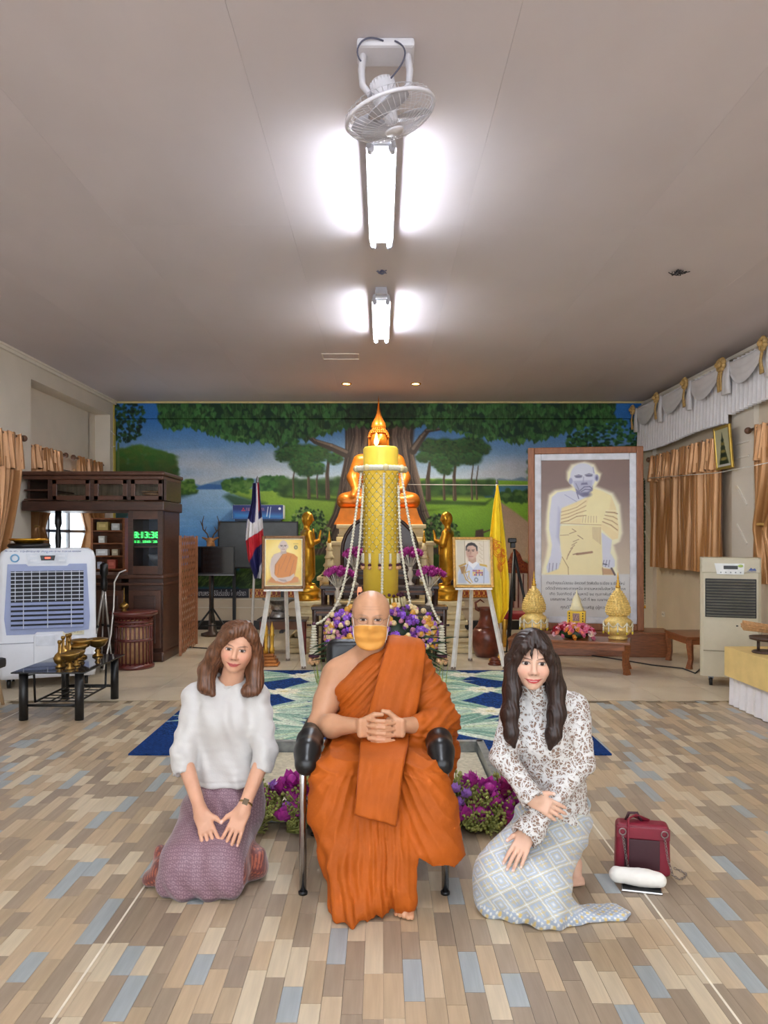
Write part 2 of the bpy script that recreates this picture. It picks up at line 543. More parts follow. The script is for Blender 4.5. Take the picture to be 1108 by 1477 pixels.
for i in range(nst):
    x = XL + PWD * (i + 0.5)
    y = -0.8 + random.uniform(-.3, 0)
    while y < YV:
        li = random.choices([0, 1, 2], [.4, .4, .2])[0]
        ti = random.choices(range(8), TW)[0]
        if planks and planks[-1][3] == ti: ti = (ti + random.randint(1, 5)) % 8
        L = LENS[li]
        if y + L > YV + .05: break
        planks.append((x, y + L / 2, li, ti)); y += L
def inview(p): return abs(p[0]) < 0.5 * p[1] + .03 and p[1] > 2.35
vis = sorted([p for p in planks if inview(p)], key=lambda p: p[1])[:300]
viss = set(vis)
for p in vis:
    o = bpy.data.objects.new('plank', PM[p[2], p[3]]); link(o, floor); o.location = (p[0], p[1], 0)
co = []; qd = []; cl = []
for p in planks:
    if p in viss: continue
    c, q = plank_mesh(LENS[p[2]], None)
    qd.append(q + len(co) * 8); co.append(c + np.array([p[0], p[1], 0])); cl.append(np.tile(np.array(TONES[p[3]], float), (8, 1)))
pf = np_mesh('plank_field', np.concatenate(co), np.concatenate(qd), mPlank, floor, np.concatenate(cl), False)
pf['kind'] = 'stuff'
mSeam = M('seam_strip', (236, 228, 212), 0.4)
for sx in (-3.13, -1.02, 1.11, 3.25):
    MB().box((sx, (YV + .2) / 2, 0.0006), (0.008, YV - .2, 0.0022)).build('seam_strip', mSeam, floor)
MB().box((0, YV + .01, 0.001), (XR - XL, 0.03, 0.004)).build('edge_strip', M('edge_strip', (176, 160, 134), .5), floor)
mTile = M('cream_tile', (214, 200, 176), 0.2, var=0.035, scale=3, spec=0.5)
TS = 0.6
tb = MB().box((0, 0, -0.006), (TS - 0.004, TS - 0.004, 0.012))
tmesh = None
y = YV + .03
while y < YB - .01:
    d = min(TS, YB - y)
    x = XL - .24
    while x < XR:
        if d == TS:
            if tmesh is None:
                o = tb.build('tile', mTile, floor); tmesh = o.data
            else:
                o = bpy.data.objects.new('tile', tmesh); link(o, floor)
        else:
            o = MB().box((0, (d - TS) / 2, -0.006), (TS - .004, d - .004, 0.012)).build('tile', mTile, floor)
        o.location = (x + TS / 2, y + TS / 2, 0)
        x += TS
    y += TS

# ceiling of painted boards
ceil = struct(MB().box((0, (YB + YR) / 2, ZC + 0.062), (XR - XL + .5, YB - YR, 0.1)).build('ceiling', mCeil))
BW, BL = (XR - XL) / 7, (YB - YR) / 7
bm_ = MB().box((0, 0, 0.006), (BW - .0012, BL - .0012, 0.012))
b0 = None
for i in range(7):
    for j in range(7):
        if b0 is None: o = bm_.build('ceiling_board', mCeil, ceil); b0 = o.data
        else: o = bpy.data.objects.new('ceiling_board', b0); link(o, ceil)
        o.location = (XL + BW * (i + .5), YR + BL * (j + .5), ZC)

# back wall
wb = struct(MB().box(((XL + XR) / 2, YB + .1, ZC / 2), (XR - XL + .5, 0.2, ZC)).build('wall_back', mWall))
struct(MB().box(((XL + XR) / 2 - .1, YB - .012, 0.074), (XR - XL + .2, 0.024, 0.148)).build('baseboard_back', mBlackBase))
struct(MB().box((X(163, YB) + .02, YB - .05, (ZC + .2) / 2), (0.06, 0.1, ZC - .2)).build('trim_1', mYellow))
struct(MB().box((X(930, YB), YB - .02, (ZC) / 2), (0.06, 0.04, ZC)).build('trim_2', mYellow))
struct(MB().box(((XL + XR) / 2, YB - .045, ZC - .02), (XR - XL, 0.09, 0.03)).build('trim_3', M('cornice', (214, 196, 140), .6)))
# thin rail lines on the lower back wall
for zz in (0.36, 0.5):
    MB().box(((XL + XR) / 2, YB - .008, zz), (XR - XL, 0.016, 0.012)).build('rail', mTrim, wb)

# left wall: flush part, recess with a window, beam over it
RY0, RY1 = 9.57, 12.36
wl = struct(MB().box((XL - .15, (YR + RY0) / 2, ZC / 2), (0.3, RY0 - YR, ZC)).build('wall_left', mWall2))
WY0, WY1, WZ0, WZ1 = 10.0, 12.1, 0.95, 2.5
r = MB()
r.box((XLR - .05, (RY0 + WY0) / 2, ZC / 2), (0.1, WY0 - RY0, ZC))
r.box((XLR - .05, (RY1 + WY1) / 2 + .1, ZC / 2), (0.1, RY1 - WY1 + .25, ZC))
r.box((XLR - .05, (WY0 + WY1) / 2, WZ0 / 2), (0.1, WY1 - WY0, WZ0))
r.box((XLR - .05, (WY0 + WY1) / 2, (WZ1 + ZC) / 2), (0.1, WY1 - WY0, ZC - WZ1))
r.build('recess_panel', mWall2, wl)
MB().box((XL - .12, (RY0 + RY1) / 2, (3.48 + ZC) / 2), (0.24, RY1 - RY0, ZC - 3.48)).build('beam', mWall2, wl)
MB().box((XL - .12, (RY1 + YB) / 2, ZC / 2), (0.24, YB - RY1, ZC)).build('column', mWall2, wl)
for zz, an in ((2.98, .25), (3.2, -.3)):
    MB().box((XL + .004, RY1 - .03 + .15, zz), (0.02, 0.16, 0.014), rot=(an, 0, 0)).build('relief_strip', mTrim, wl)
struct(MB().box((XL + .02, (YR + YB) / 2, ZC - .03), (0.04, YB - YR, 0.06)).box((XL + .045, (YR + YB) / 2, ZC - .012), (0.03, YB - YR, 0.024)).build('trim_4', mTrim))
win = thing('window_1', None, None, (XLR - .05, (WY0 + WY1) / 2, WZ0)); win['kind'] = 'structure'
wh, ww = WZ1 - WZ0, WY1 - WY0
mAlu = M('aluminium', (120, 120, 122), .35, .8)
f = MB()
for yy in (-ww / 2 + .02, -ww / 6, ww / 6, ww / 2 - .02): f.box((0, yy, wh / 2), (.05, .045, wh))
for zz in (.02, wh - .02, wh * .42): f.box((0, 0, zz), (.05, ww, .04))
f.build('window_frame', mAlu, win)
mGlass = M('window_glass', (225, 235, 238), 0.05, trans=1.0, var=0.0, alpha=0.35)
for k in range(3):
    MB().box((0, -ww / 3 + k * ww / 3, wh / 2), (.006, ww / 3 - .05, wh - .06)).build('pane', mGlass, win)

# right wall with columns and raised strips
wr = struct(MB().box((XR + .15, (YR + YB) / 2, ZC / 2), (0.3, YB - YR, ZC)).build('wall_right', mWall))
for (y0, y1) in ((8.75, 9.3), (12.0, 12.55)):
    c = MB().box((XR - .03, (y0 + y1) / 2, ZC / 2 - .2), (0.06, y1 - y0, ZC - .4)).build('column', mWall2, wr)
    for zz, an in ((1.55, .75), (2.0, .75), (2.45, 0), (2.62, 0)):
        MB().box((XR - .066, (y0 + y1) / 2, zz), (0.016, 0.34, 0.02), rot=(an, 0, 0)).build('relief_strip', mTrim, c)
struct(MB().box((XR - .03, (YR + YB) / 2, ZC - .05), (0.05, YB - YR, 0.05)).build('trim_5', mTrim))

# ceiling marks: hatch outline, black wire tuft and a blue grey stain built as wires
hat = MB()
hx, hy = X(492, 9.5), 2.23 * FPX / (776 - 514)
for d in ((0, -.14, .44, .012), (0, .14, .44, .012), (-.22, 0, .012, .29), (.22, 0, .012, .29)):
    hat.box((hx + d[0], hy + d[1], ZC - .003), (d[2], d[3], .006))
hat.build('hatch_outline', mTrim, ceil)
mDark = M('black_wire', (30, 28, 32), .6)
def tuft(px, py, n, r, mat, label):
    Y0 = 2.22 * FPX / (776 - py); c = Vector((X(px, Y0), Y0, ZC - .004))
    mb = MB()
    for k in range(n):
        a = random.uniform(0, 2 * PI); q = c + Vector((random.uniform(-r, r), random.uniform(-r, r), 0)) * .4
        pts = [q, q + Vector((math.cos(a) * r * .5, math.sin(a) * r * .5, -r * .5)), q + Vector((math.cos(a + .8) * r, math.sin(a + .8) * r, -r * .25))]
        mb.tube(pts, .004, 5)
    tag(mb.build('wire_tuft', mat), label, 'wire')
tuft(978, 391, 14, .07, mDark, 'tuft of black wires poking from the bare ceiling near the right wall')
tuft(551, 391, 12, .045, M('blue_grey_stain', (96, 100, 130), .6), 'blue grey stain on the ceiling between the two tube lights, built as wires')

# ------------------------------------------------------------------ ceiling tube lights
mTube = M('lit_tube', (255, 255, 255), 0.4, emit=(236, 244, 255), estr=TUBE_STRENGTH, var=0)
mFix = M('fixture_enamel', (212, 212, 216), 0.4, var=.03)
mSock = M('lamp_socket', (176, 176, 186), 0.5)
def tube_light(y0, label, x0=0.0):
    Lg = 1.40
    t = thing('tube_light', label, 'light', (x0, y0, ZC), group='double tube lights on the ceiling')
    MB().prism([(-.055, 0), (-.048, -.075), (.048, -.075), (.055, 0)], -.02, Lg + .02).build('channel', mFix, t)
    MB().box((0, -.06, -.03), (.10, .08, .06)).build('end_box', mSock, t)
    MB().box((0, Lg / 2, -.081), (.168, Lg - .02, .006), bev=.002).build('added_shade_plate', mFix, t)  # plate added to shade the ceiling close to the tubes
    for s in (-1, 1):
        MB().tube([(s * .058, .03, -.105), (s * .058, Lg - .03, -.105)], .0145, 10).build('tube', mTube, t)
        for yy, sg in ((0, 1), (Lg, -1)):
            mb = MB(); mb.cyl((s * .058, yy - .02 * sg, -.105), (s * .058, yy + .03 * sg, -.105), .02, n=12)
            mb.tube([(s * .03, yy - .022 * sg, -.03), (s * .062, yy - .022 * sg, -.055), (s * .070, yy - .012 * sg, -.105)], .014, 8)
            mb.build('socket', mSock, t)
    for yy in (.12, .35, Lg - .35, Lg - .12): MB().cyl((0, yy, -.074), (0, yy, -.08), .008, n=8).build('screw', mAlu, t)
    return t
tube_light(4.20, 'lit double tube light on the ceiling right behind the fan')
tube_light(6.93, 'lit double tube light on the ceiling nearer the mural wall')
tube_light(1.0, 'lit double tube light over the front of the hall')
tube_light(-2.6, 'lit double tube light at the entrance end of the hall')
for xx, sd in ((-2.7, 'window'), (2.7, 'valance')):  # unseen side lamps added to brighten the hall
    tube_light(-2.6, 'added fill tube light, out of view at the entrance end on the %s side' % sd, xx)
mDown = M('warm_downlight', (255, 240, 200), .4, emit=(255, 205, 120), estr=22, var=0)
mBrass = M('brass', (196, 150, 70), .3, .9)
for px, lab in ((500, 'small warm recessed downlight above the left gold disciple'), (600, 'small warm recessed downlight above the right gold disciple')):
    yy = 11.1
    t = thing('downlight', lab, 'light', (X(px, yy), yy, ZC))
    MB().lathe([(.05, -.001), (.075, -.001), (.075, -.012), (.055, -.012), (.05, -.001)], n=20).build('ring', mBrass, t)
    MB().lathe([(1e-6, -.004), (.05, -.004)], n=20).build('lens', mDown, t)
    sp = bpy.data.lights.new('downlight_lamp', 'SPOT'); sp.energy = 50; sp.color = (1.0, .90, .74); sp.spot_size = 2.6; sp.spot_blend = .6; sp.shadow_soft_size = .05
    so_ = bpy.data.objects.new('bulb', sp); link(so_, t); so_.location = (0, 0, -.03)

# ------------------------------------------------------------------ ceiling orbit fan
mFan = M('fan_plastic', (222, 220, 228), .4, var=.03)
mGuard = M('fan_guard_wire', (214, 212, 220), .35, .2)
fan = thing('ceiling_fan', 'white oscillating ceiling fan with a wire guard', 'fan', (0.03, 3.5, ZC))
MB().box((-.01, 0, -.02), (.26, .16, .04), bev=.015).build('mounting_plate', mFan, fan)
for s in (-1, 1):
    MB().tube([(-.01 + s * .10, 0, -.03), (-.01 + s * .11, 0, -.10), (-.01 + s * .105, 0, -.17), (-.01 + s * .07, 0, -.215)], [.03, .028, .025, .02], 10, sx=.6).build('bracket_arm', mFan, fan)
hub = Vector((0.01, 0, -.30))
Rf = Euler((math.radians(4), math.radians(-15), 0)).to_matrix()
mb = MB().lathe([(.001, .16), (.045, .155), (.058, .13), (.06, .06), (.05, .02), (.03, 0), (.001, 0)], n=20); mb.xf(Matrix.Translation(hub) @ Rf.to_4x4())
mot = mb.build('motor_housing', mFan, fan)
mb = MB()
for k in range(20):
    a = 2 * PI * k / 20
    mb.box((math.cos(a) * .055, math.sin(a) * .055, .12), (.006, .006, .05))
mb.xf(Matrix.Translation(hub) @ Rf.to_4x4()); mb.build('vent_rib', mFan, mot)
TF = Matrix.Translation(hub + Vector((0.0, 0, .0))) @ Rf.to_4x4()
RG = .205
mb = MB()
mb.tube([(RG * math.cos(a), RG * math.sin(a), 0) for a in np.linspace(0, 2 * PI, 48, endpoint=False)], .009, 8, closed=True)
mb.xf(TF); mb.build('guard_rim', mFan, fan)
g = MB()
for k in range(44):
    a = 2 * PI * k / 44
    pts = [(math.cos(a + .25 * (1 - r)) * r * RG, math.sin(a + .25 * (1 - r)) * r * RG, -.075 * math.sqrt(max(0, 1 - (r * .98) ** 2.2))) for r in (.22, .5, .75, .93, 1)]
    g.tube(pts, .0013, 4, cap=False)
for r in (.45, .72):
    g.tube([(r * RG * math.cos(a), r * RG * math.sin(a), -.075 * math.sqrt(1 - (r * .98) ** 2.2)) for a in np.linspace(0, 2 * PI, 40, endpoint=False)], .0013, 4, closed=True)
g.xf(TF); g.build('front_guard', mGuard, fan)
g = MB()
for k in range(36):
    a = 2 * PI * k / 36
    g.tube([(math.cos(a) * r * RG, math.sin(a) * r * RG, z) for r, z in ((.3, .055), (.8, .05), (.98, .03), (1, 0))], .0013, 4, cap=False)
g.tube([(.8 * RG * math.cos(a), .8 * RG * math.sin(a), .05) for a in np.linspace(0, 2 * PI, 40, endpoint=False)], .0016, 4, closed=True)
g.xf(TF); g.build('rear_guard', mGuard, fan)
MB().lathe([(1e-5, -.086), (.04, -.084), (.046, -.076), (1e-5, -.07)], n=20).xf(TF).build('guard_badge', mFan, fan)
for k in range(3):
    a = 2 * PI * k / 3 + .4
    rows = []
    for r in np.linspace(.04, .185, 6):
        wd = .05 + .05 * math.sin(PI * min(1, (r - .02) / .17))
        rows.append([Vector((math.cos(a) * r - math.sin(a) * w * wd, math.sin(a) * r + math.cos(a) * w * wd, -.01 + w * .022)) for w in (-1, -.3, .3, 1)])
    MB().sheet(rows).xf(TF).build('blade', M('fan_blade', (196, 196, 208), .35), fan, solid=.003)
mb = MB(); mb.lathe([(.001, -.045), (.03, -.04), (.034, .0), (.03, .03), (.001, .03)], n=16); mb.xf(TF); mb.build('blade_hub', mFan, fan)
def arc_pts(a, b, c_, n=12): return [Vector(a) * (1 - t) ** 2 + Vector(b) * 2 * t * (1 - t) + Vector(c_) * t * t for t in np.linspace(0, 1, n)]
mb = MB().tube(arc_pts((-.02, -.082, -.02), (-.11, -.11, .0), (-.135, -.09, -.06)) + arc_pts((-.135, -.09, -.062), (-.14, -.09, -.09), (-.12, -.08, -.11), 5), .004, 6)
mb.tube(arc_pts((.03, -.082, -.02), (.13, -.13, -.09), (.01, -.05, -.17), 14), .004, 6)
mb.build('power_cord', M('grey_cord', (92, 92, 112), .5), fan)
# ================================================================== MURAL AND THE END WALL
def heart(cx, cy, r, an):
    base = [(0, 1.25), (-.55, .45), (-.85, -.15), (-.6, -.7), (-.15, -.62), (0, -.45), (.15, -.62), (.6, -.7), (.85, -.15), (.55, .45)]
    ca, sa = math.cos(an), math.sin(an)
    return [(cx + r * (x * ca - y * sa), cy + r * (x * sa + y * ca)) for x, y in base]
def paint_mural():
    c = Canvas(166, 582, 924, 849, 1.0, (70, 125, 180))
    R = random.Random(3)
    # sky
    c.poly([(166, 582), (924, 582), (924, 720), (166, 720)], (48, 116, 192), col2=(190, 202, 212), g=(600, 700))
    for _ in range(60):
        c.ell(R.uniform(230, 430), R.gauss(668, 14), R.uniform(15, 45), R.uniform(2, 6), (206, 206, 208), soft=5, op=.16)
    for _ in range(26):
        c.ell(R.uniform(690, 765), R.gauss(678, 10), R.uniform(12, 30), R.uniform(2, 6), (196, 196, 202), soft=5, op=.18)
    c.poly([(240, 700), (256, 690), (270, 695), (290, 700), (320, 692), (340, 688), (362, 690), (385, 692), (400, 700), (400, 712), (240, 712)], (96, 136, 178), soft=1.2, op=.9)
    c.poly([(280, 704), (300, 698), (330, 700), (350, 703), (350, 710), (280, 710)], (58, 104, 164), soft=1)
    c.poly([(690, 702), (705, 696), (720, 690), (738, 692), (752, 688), (766, 693), (766, 712), (690, 712)], (110, 134, 162), soft=1.2)
    c.poly([(715, 700), (735, 697), (750, 695), (766, 699), (766, 708), (715, 708)], (44, 82, 104), soft=1)
    # lake
    c.poly([(166, 706), (360, 706), (380, 716), (350, 730), (346, 849), (166, 849)], (156, 188, 216), col2=(60, 128, 198), g=(704, 800))
    for k in range(90):
        yy = R.uniform(708, 845); xx = R.uniform(170, 340)
        c.ell(xx, yy, R.uniform(8, 30), .8, (170, 196, 220) if R.random() < .5 else (50, 100, 160), soft=1, op=.18)
    # left bank and bushes
    c.poly([(166, 690), (232, 700), (262, 702), (287, 707), (284, 712), (250, 716), (166, 740)], (64, 96, 30), soft=1)
    c.poly([(166, 716), (250, 714), (285, 711), (250, 722), (200, 735), (166, 760)], (34, 66, 60), soft=3, op=.8)
    for _ in range(160):
        c.ell(R.uniform(244, 280), R.gauss(701, 4), R.uniform(2, 5), R.uniform(1.5, 3), R.choice([(70, 110, 34), (98, 134, 52), (48, 84, 30)]), soft=1)
    # right-hand lawns
    c.poly([(322, 706), (400, 704), (500, 712), (500, 849), (345, 849), (348, 770), (352, 742), (380, 728), (345, 716)], (128, 160, 60), soft=1.5, col2=(84, 126, 38), g=(706, 790))
    c.poly([(330, 712), (385, 726), (356, 742), (346, 760), (344, 735), (322, 716)], (40, 70, 42), soft=3, op=.85)
    c.poly([(400, 713), (490, 719), (490, 724), (410, 718)], (40, 66, 22), soft=1.4, op=.8)
    c.poly([(598, 690), (766, 694), (766, 849), (598, 849)], (122, 166, 52), soft=1, col2=(84, 130, 38), g=(715, 800))
    c.poly([(600, 705), (690, 708), (712, 716), (690, 722), (600, 716)], (126, 154, 58), soft=2, op=.8)
    c.poly([(600, 720), (700, 724), (712, 718), (700, 729), (600, 727)], (44, 70, 26), soft=1.6, op=.8)
    # path, water and hedge on the right
    c.poly([(688, 702), (766, 700), (766, 716), (700, 718)], (66, 110, 136), soft=1)
    for _ in range(90): c.ell(R.uniform(718, 766), R.gauss(716, 3.5), R.uniform(2, 6), R.uniform(2, 4), R.choice([(52, 86, 40), (78, 110, 54), (40, 70, 36)]), soft=1)
    c.poly([(712, 722), (722, 724), (745, 740), (766, 756), (766, 820), (724, 820), (728, 770), (724, 740)], (150, 124, 104), soft=1.5, col2=(172, 150, 128), g=(720, 800))
    c.poly([(764, 660), (926, 640), (926, 849), (764, 849)], (52, 92, 36), soft=2, col2=(40, 78, 20), g=(700, 800))
    for _ in range(200): c.ell(R.uniform(764, 926), R.uniform(650, 720), R.uniform(3, 8), R.uniform(3, 6), R.choice([(40, 80, 40), (58, 104, 46), (30, 62, 34)]), soft=1.5)
    # far groves
    for _ in range(140):
        c.ell(R.uniform(322, 362), R.gauss(700, 4), R.uniform(2, 5), R.uniform(2, 4), R.choice([(46, 86, 38), (70, 112, 44), (92, 130, 62)]), soft=1)
    for _ in range(160):
        c.ell(R.uniform(376, 412), R.uniform(688, 707), R.uniform(2, 5), R.uniform(2, 4), R.choice([(40, 80, 40), (58, 104, 46), (76, 120, 58)]), soft=1)
    def grove(x0, x1, y0, y1, trunks, n, dark=1.0):
        c.poly([(x0 + 6, y1 - 20), (x1, y1 - 24), (x1, y1), (x0 + 6, y1)], (34, 60, 30), soft=4)
        for _ in range(80): c.ell(R.uniform(x0, x1), R.uniform(y1 - 22, y1 - 2), R.uniform(3, 8), R.uniform(2, 6), R.choice([(52, 86, 40), (34, 60, 32), (70, 104, 48)]), soft=2, op=.6)
        for (tx, w, top) in trunks:
            c.line([(tx, y1 + 4), (tx - 1, (y1 + top) / 2), (tx + 2, top)], [w, w * .75, w * .5], (70, 58, 48))
            c.line([(tx - w * .3, y1 + 4), (tx - 1 - w * .25, (y1 + top) / 2)], [1, .8], (128, 112, 92), op=.7)
        cl = [(R.uniform(x0 + 8, x1 - 8), R.uniform(y0 + 8, y1 - 36), R.uniform(10, 18)) for _ in range(14)]
        for (cx, cy, r) in cl:
            c.ell(cx, cy, r, r * .75, (30 * dark, 60 * dark, 34 * dark), soft=3)
        for _ in range(n):
            (cx, cy, r) = R.choice(cl)
            a = R.uniform(0, 6.3); q = R.random() ** .5
            xx, yy = cx + math.cos(a) * q * r, cy + math.sin(a) * q * r * .75
            lt = 1.25 - .6 * (yy - cy + r) / (2 * r)
            c.ell(xx, yy, R.uniform(1, 2.6), R.uniform(.8, 1.8), (50 * lt * dark + R.uniform(-8, 14), 92 * lt * dark, 46 * lt * dark), soft=.8)
    grove(402, 492, 640, 714, [(424, 3, 670), (446, 5, 660), (473, 7, 655), (458, 3, 672)], 700)
    grove(600, 712, 632, 716, [(618, 8, 668), (641, 4, 670), (656, 6, 660), (681, 3, 668), (688, 2.5, 672)], 800, .95)
    # left bushes and tall tree
    for _ in range(420):
        xx = R.uniform(166, 252); top = 642 + abs(xx - 200) * .35
        yy = R.uniform(top, 690)
        lt = 1.15 - .5 * (yy - 640) / 50
        c.ell(xx, yy, R.uniform(3, 8), R.uniform(2.5, 5), (66 * lt + R.uniform(-10, 20), 108 * lt, 40 * lt), soft=1.6, op=.7)
    c.line([(171, 690), (171, 640)], [4, 3], (88, 112, 60))
    for _ in range(260):
        a = R.uniform(0, 6.3); q = R.random() ** .5
        c.poly(heart(180 + math.cos(a) * q * 30, 604 + math.sin(a) * q * 34, R.uniform(1.8, 3.6), R.uniform(-1, 1)), R.choice([(22, 48, 34), (32, 66, 38), (48, 88, 46), (16, 36, 30)]), soft=.8)
    # big bodhi tree: trunk of many roots on both sides of the shrine
    tr = [(96, 80, 70), (60, 48, 42), (120, 102, 90), (78, 66, 60), (52, 42, 40), (104, 88, 78)]
    c.poly([(497, 590), (600, 590), (596, 640), (604, 700), (618, 760), (640, 800), (450, 800), (478, 750), (492, 700), (500, 655)], (58, 48, 44), soft=2)
    for k in range(46):
        t = k / 45
        xt = 500 + 96 * t + R.uniform(-3, 3)
        spread = (t - .5) * 2
        pts = [(xt, 592), (xt + spread * -4 + R.uniform(-4, 4), 630), (548 + spread * 54 + R.uniform(-4, 4), 690), (548 + spread * 66 + R.uniform(-4, 4), 740), (548 + spread * (82 + 14 * abs(spread)) + R.uniform(-6, 6), 800)]
        c.line(pts, [R.uniform(2, 5), R.uniform(2, 5), R.uniform(3, 5), 4, 3], R.choice(tr), soft=.8)
        c.line([(a + 1.2, b) for a, b in pts], [.9] * 5, (156, 138, 122), op=.55)
    def branch(pts, ws):
        c.line(pts, ws, (64, 54, 48), soft=.8)
        c.line([(a, b - w * .25) for (a, b), w in zip(pts, ws)], [w * .35 for w in ws], (136, 120, 106), op=.7)
    branch([(500, 655), (478, 645), (455, 637), (438, 625), (424, 612)], [12, 10, 7, 5, 2])
    branch([(455, 637), (440, 620), (442, 608)], [4, 3, 1])
    branch([(596, 650), (608, 632), (622, 615), (630, 604)], [12, 9, 6, 4])
    branch([(615, 622), (640, 618), (668, 611)], [5, 4, 1.5])
    # canopy of heart leaves
    top = [(228, 582), (232, 592), (229, 606), (248, 618), (275, 612), (300, 622), (330, 630), (360, 634), (400, 640), (430, 634), (470, 622), (505, 612), (600, 610), (640, 616), (680, 626), (720, 632), (745, 636), (790, 628), (830, 618), (860, 612), (886, 604), (884, 594), (878, 582)]
    c.poly(top, (22, 56, 34), soft=2.5)
    ex = [p[0] for p in top[2:21]]; ey = [p[1] for p in top[2:21]]
    L = []
    for _ in range(950):
        xx = R.uniform(232, 884); yb = np.interp(xx, ex, ey) + 3
        L.append((R.uniform(584, yb), xx, yb))
    L.sort(reverse=True)
    for (yy, xx, yb) in L:
        dk = R.uniform(.55, 1.15) * (1.0 if yy < 606 else .95)
        dim = .6 if 500 < xx < 600 else 1
        r = R.uniform(3.5, 6.5)
        c.poly(heart(xx, yy, r, R.uniform(-.35, .35)), (60 * dk * dim, 112 * dk * dim, 54 * dk * dim), soft=.9)
        c.line([(xx, yy - r * .4), (xx, yy + r)], .6, (112 * dim, 146 * dim, 92 * dim), op=.5)
    for _ in range(120):
        xx = R.uniform(236, 880); yb = np.interp(xx, ex, ey)
        c.poly(heart(xx, yb + R.uniform(-2, 3), R.uniform(3, 4.6), R.uniform(-.4, .4)), R.choice([(60, 112, 50), (40, 84, 40), (86, 134, 66)]), soft=.8)
    # right top tree
    for _ in range(420):
        xx = R.uniform(818, 926); top_ = 606 + max(0, 870 - xx) * .5
        yy = R.uniform(top_, 668)
        c.ell(xx, yy, R.uniform(1.5, 4), R.uniform(1.2, 3), R.choice([(30, 70, 40), (44, 94, 50), (70, 120, 66), (20, 52, 36)]), soft=.8)
    # shrubs at the foot of the tree, dark grass at the bottom
    for (x0, x1, y0, y1) in ((410, 480, 732, 790), (606, 664, 742, 790)):
        for _ in range(420):
            xx, yy = R.uniform(x0, x1), R.uniform(y0, y1)
            if ((xx - (x0 + x1) / 2) / ((x1 - x0) / 2)) ** 2 + ((yy - y1) / (y1 - y0)) ** 2 > 1.05: continue
            c.poly(heart(xx, yy, R.uniform(1.6, 3.2), R.uniform(-1.5, 1.5)), R.choice([(26, 52, 22), (48, 84, 34), (84, 118, 58), (16, 36, 18), (120, 146, 84)]), soft=.7)
    c.poly([(166, 818), (345, 822), (480, 800), (640, 800), (766, 812), (924, 812), (924, 849), (166, 849)], (40, 70, 20), soft=5, col2=(22, 44, 14), g=(815, 848))
    for _ in range(500):
        xx, yy = R.uniform(200, 480), R.uniform(822, 848)
        c.line([(xx, yy), (xx + R.uniform(2, 8), yy - R.uniform(2, 7))], .8, R.choice([(92, 120, 44), (60, 92, 30), (120, 140, 70)]), op=.6)
    # cut stump on the lawn
    c.poly([(686, 765), (697, 763), (699, 792), (684, 792)], (66, 52, 44), soft=.8)
    c.line([(697, 768), (708, 764), (716, 754)], [2.5, 2, .8], (70, 56, 48))
    c.grain(.03)
    return c
mMural = M('mural_paint', vcol=True, rough=.5, var=.05, scale=5, spec=.3)
cv = paint_mural()
MX0, MX1, MZ0, MZ1 = X(166, YB), X(924, YB), Z(582, YB), Z(849, YB)
def fmural(u, v):
    z = MZ0 + (MZ1 - MZ0) * v
    y = np.where(z > Z(604, YB), YB - .06, YB - .012)
    return np.stack([MX0 + (MX1 - MX0) * u, y, z], 1)
tag(cv.mesh('mural', fmural, mMural), 'painted landscape mural with a spreading bodhi tree, lake and lawns on the end wall', 'mural')

# dark band with a line of white lettering, red and gold ornament bands
mInk = M('white_ink', (206, 208, 216), .6)
zb, hb = Z(855.5, YB), 13 * YB / FPX
bd = thing('caption_band', 'long black band with white lettering under the lake of the mural', 'sign', (X(315, YB), YB - .02, zb))
MB().box((0, 0, 0), (88 * YB / FPX, .03, hb)).build('board', M('navy_board', (24, 28, 44), .5), bd)
text_mesh('lettering', 'ณ อุทยานพระโพธิ์อันร่มเย็น โดยศรัทธา', .12, mInk, bd, (0, -.017, -.005), width=.92)
def ornament(x0, x1, label):
    c = Canvas(0, 0, (x1 - x0), 13, 3.0, (150, 52, 24))
    R = random.Random(x0)
    k = 0
    xx = 3
    while xx < x1 - x0:
        for s in (-1, 1):
            c.line([(xx + 3 * math.cos(a) * (1 - a / 9), 6.5 + s * 3 + 2.6 * math.sin(a * s) * (1 - a / 9)) for a in np.linspace(0, 6, 9)], .9, (230, 176, 74), soft=.3)
        c.ell(xx, 6.5, 1.2, 1.2, (246, 210, 120), soft=.3)
        xx += 7
    for yy in (1, 12): c.line([(0, yy), (x1 - x0, yy)], .9, (206, 150, 60), soft=.3)
    o = c.mesh('ornament_band', lambda u, v: np.stack([X(x0, YB) + (x1 - x0) * YB / FPX * u, np.full_like(u, YB - .018), zb + hb / 2 - hb * v], 1), M('ornament_paint', vcol=True, rough=.4), thick=0)
    tag(o, label, 'ornament')
ornament(361, 462, 'red and gold scrollwork band on the wall behind the monk picture easel')
ornament(632, 766, 'red and gold scrollwork band on the wall behind the uniformed portrait easel')

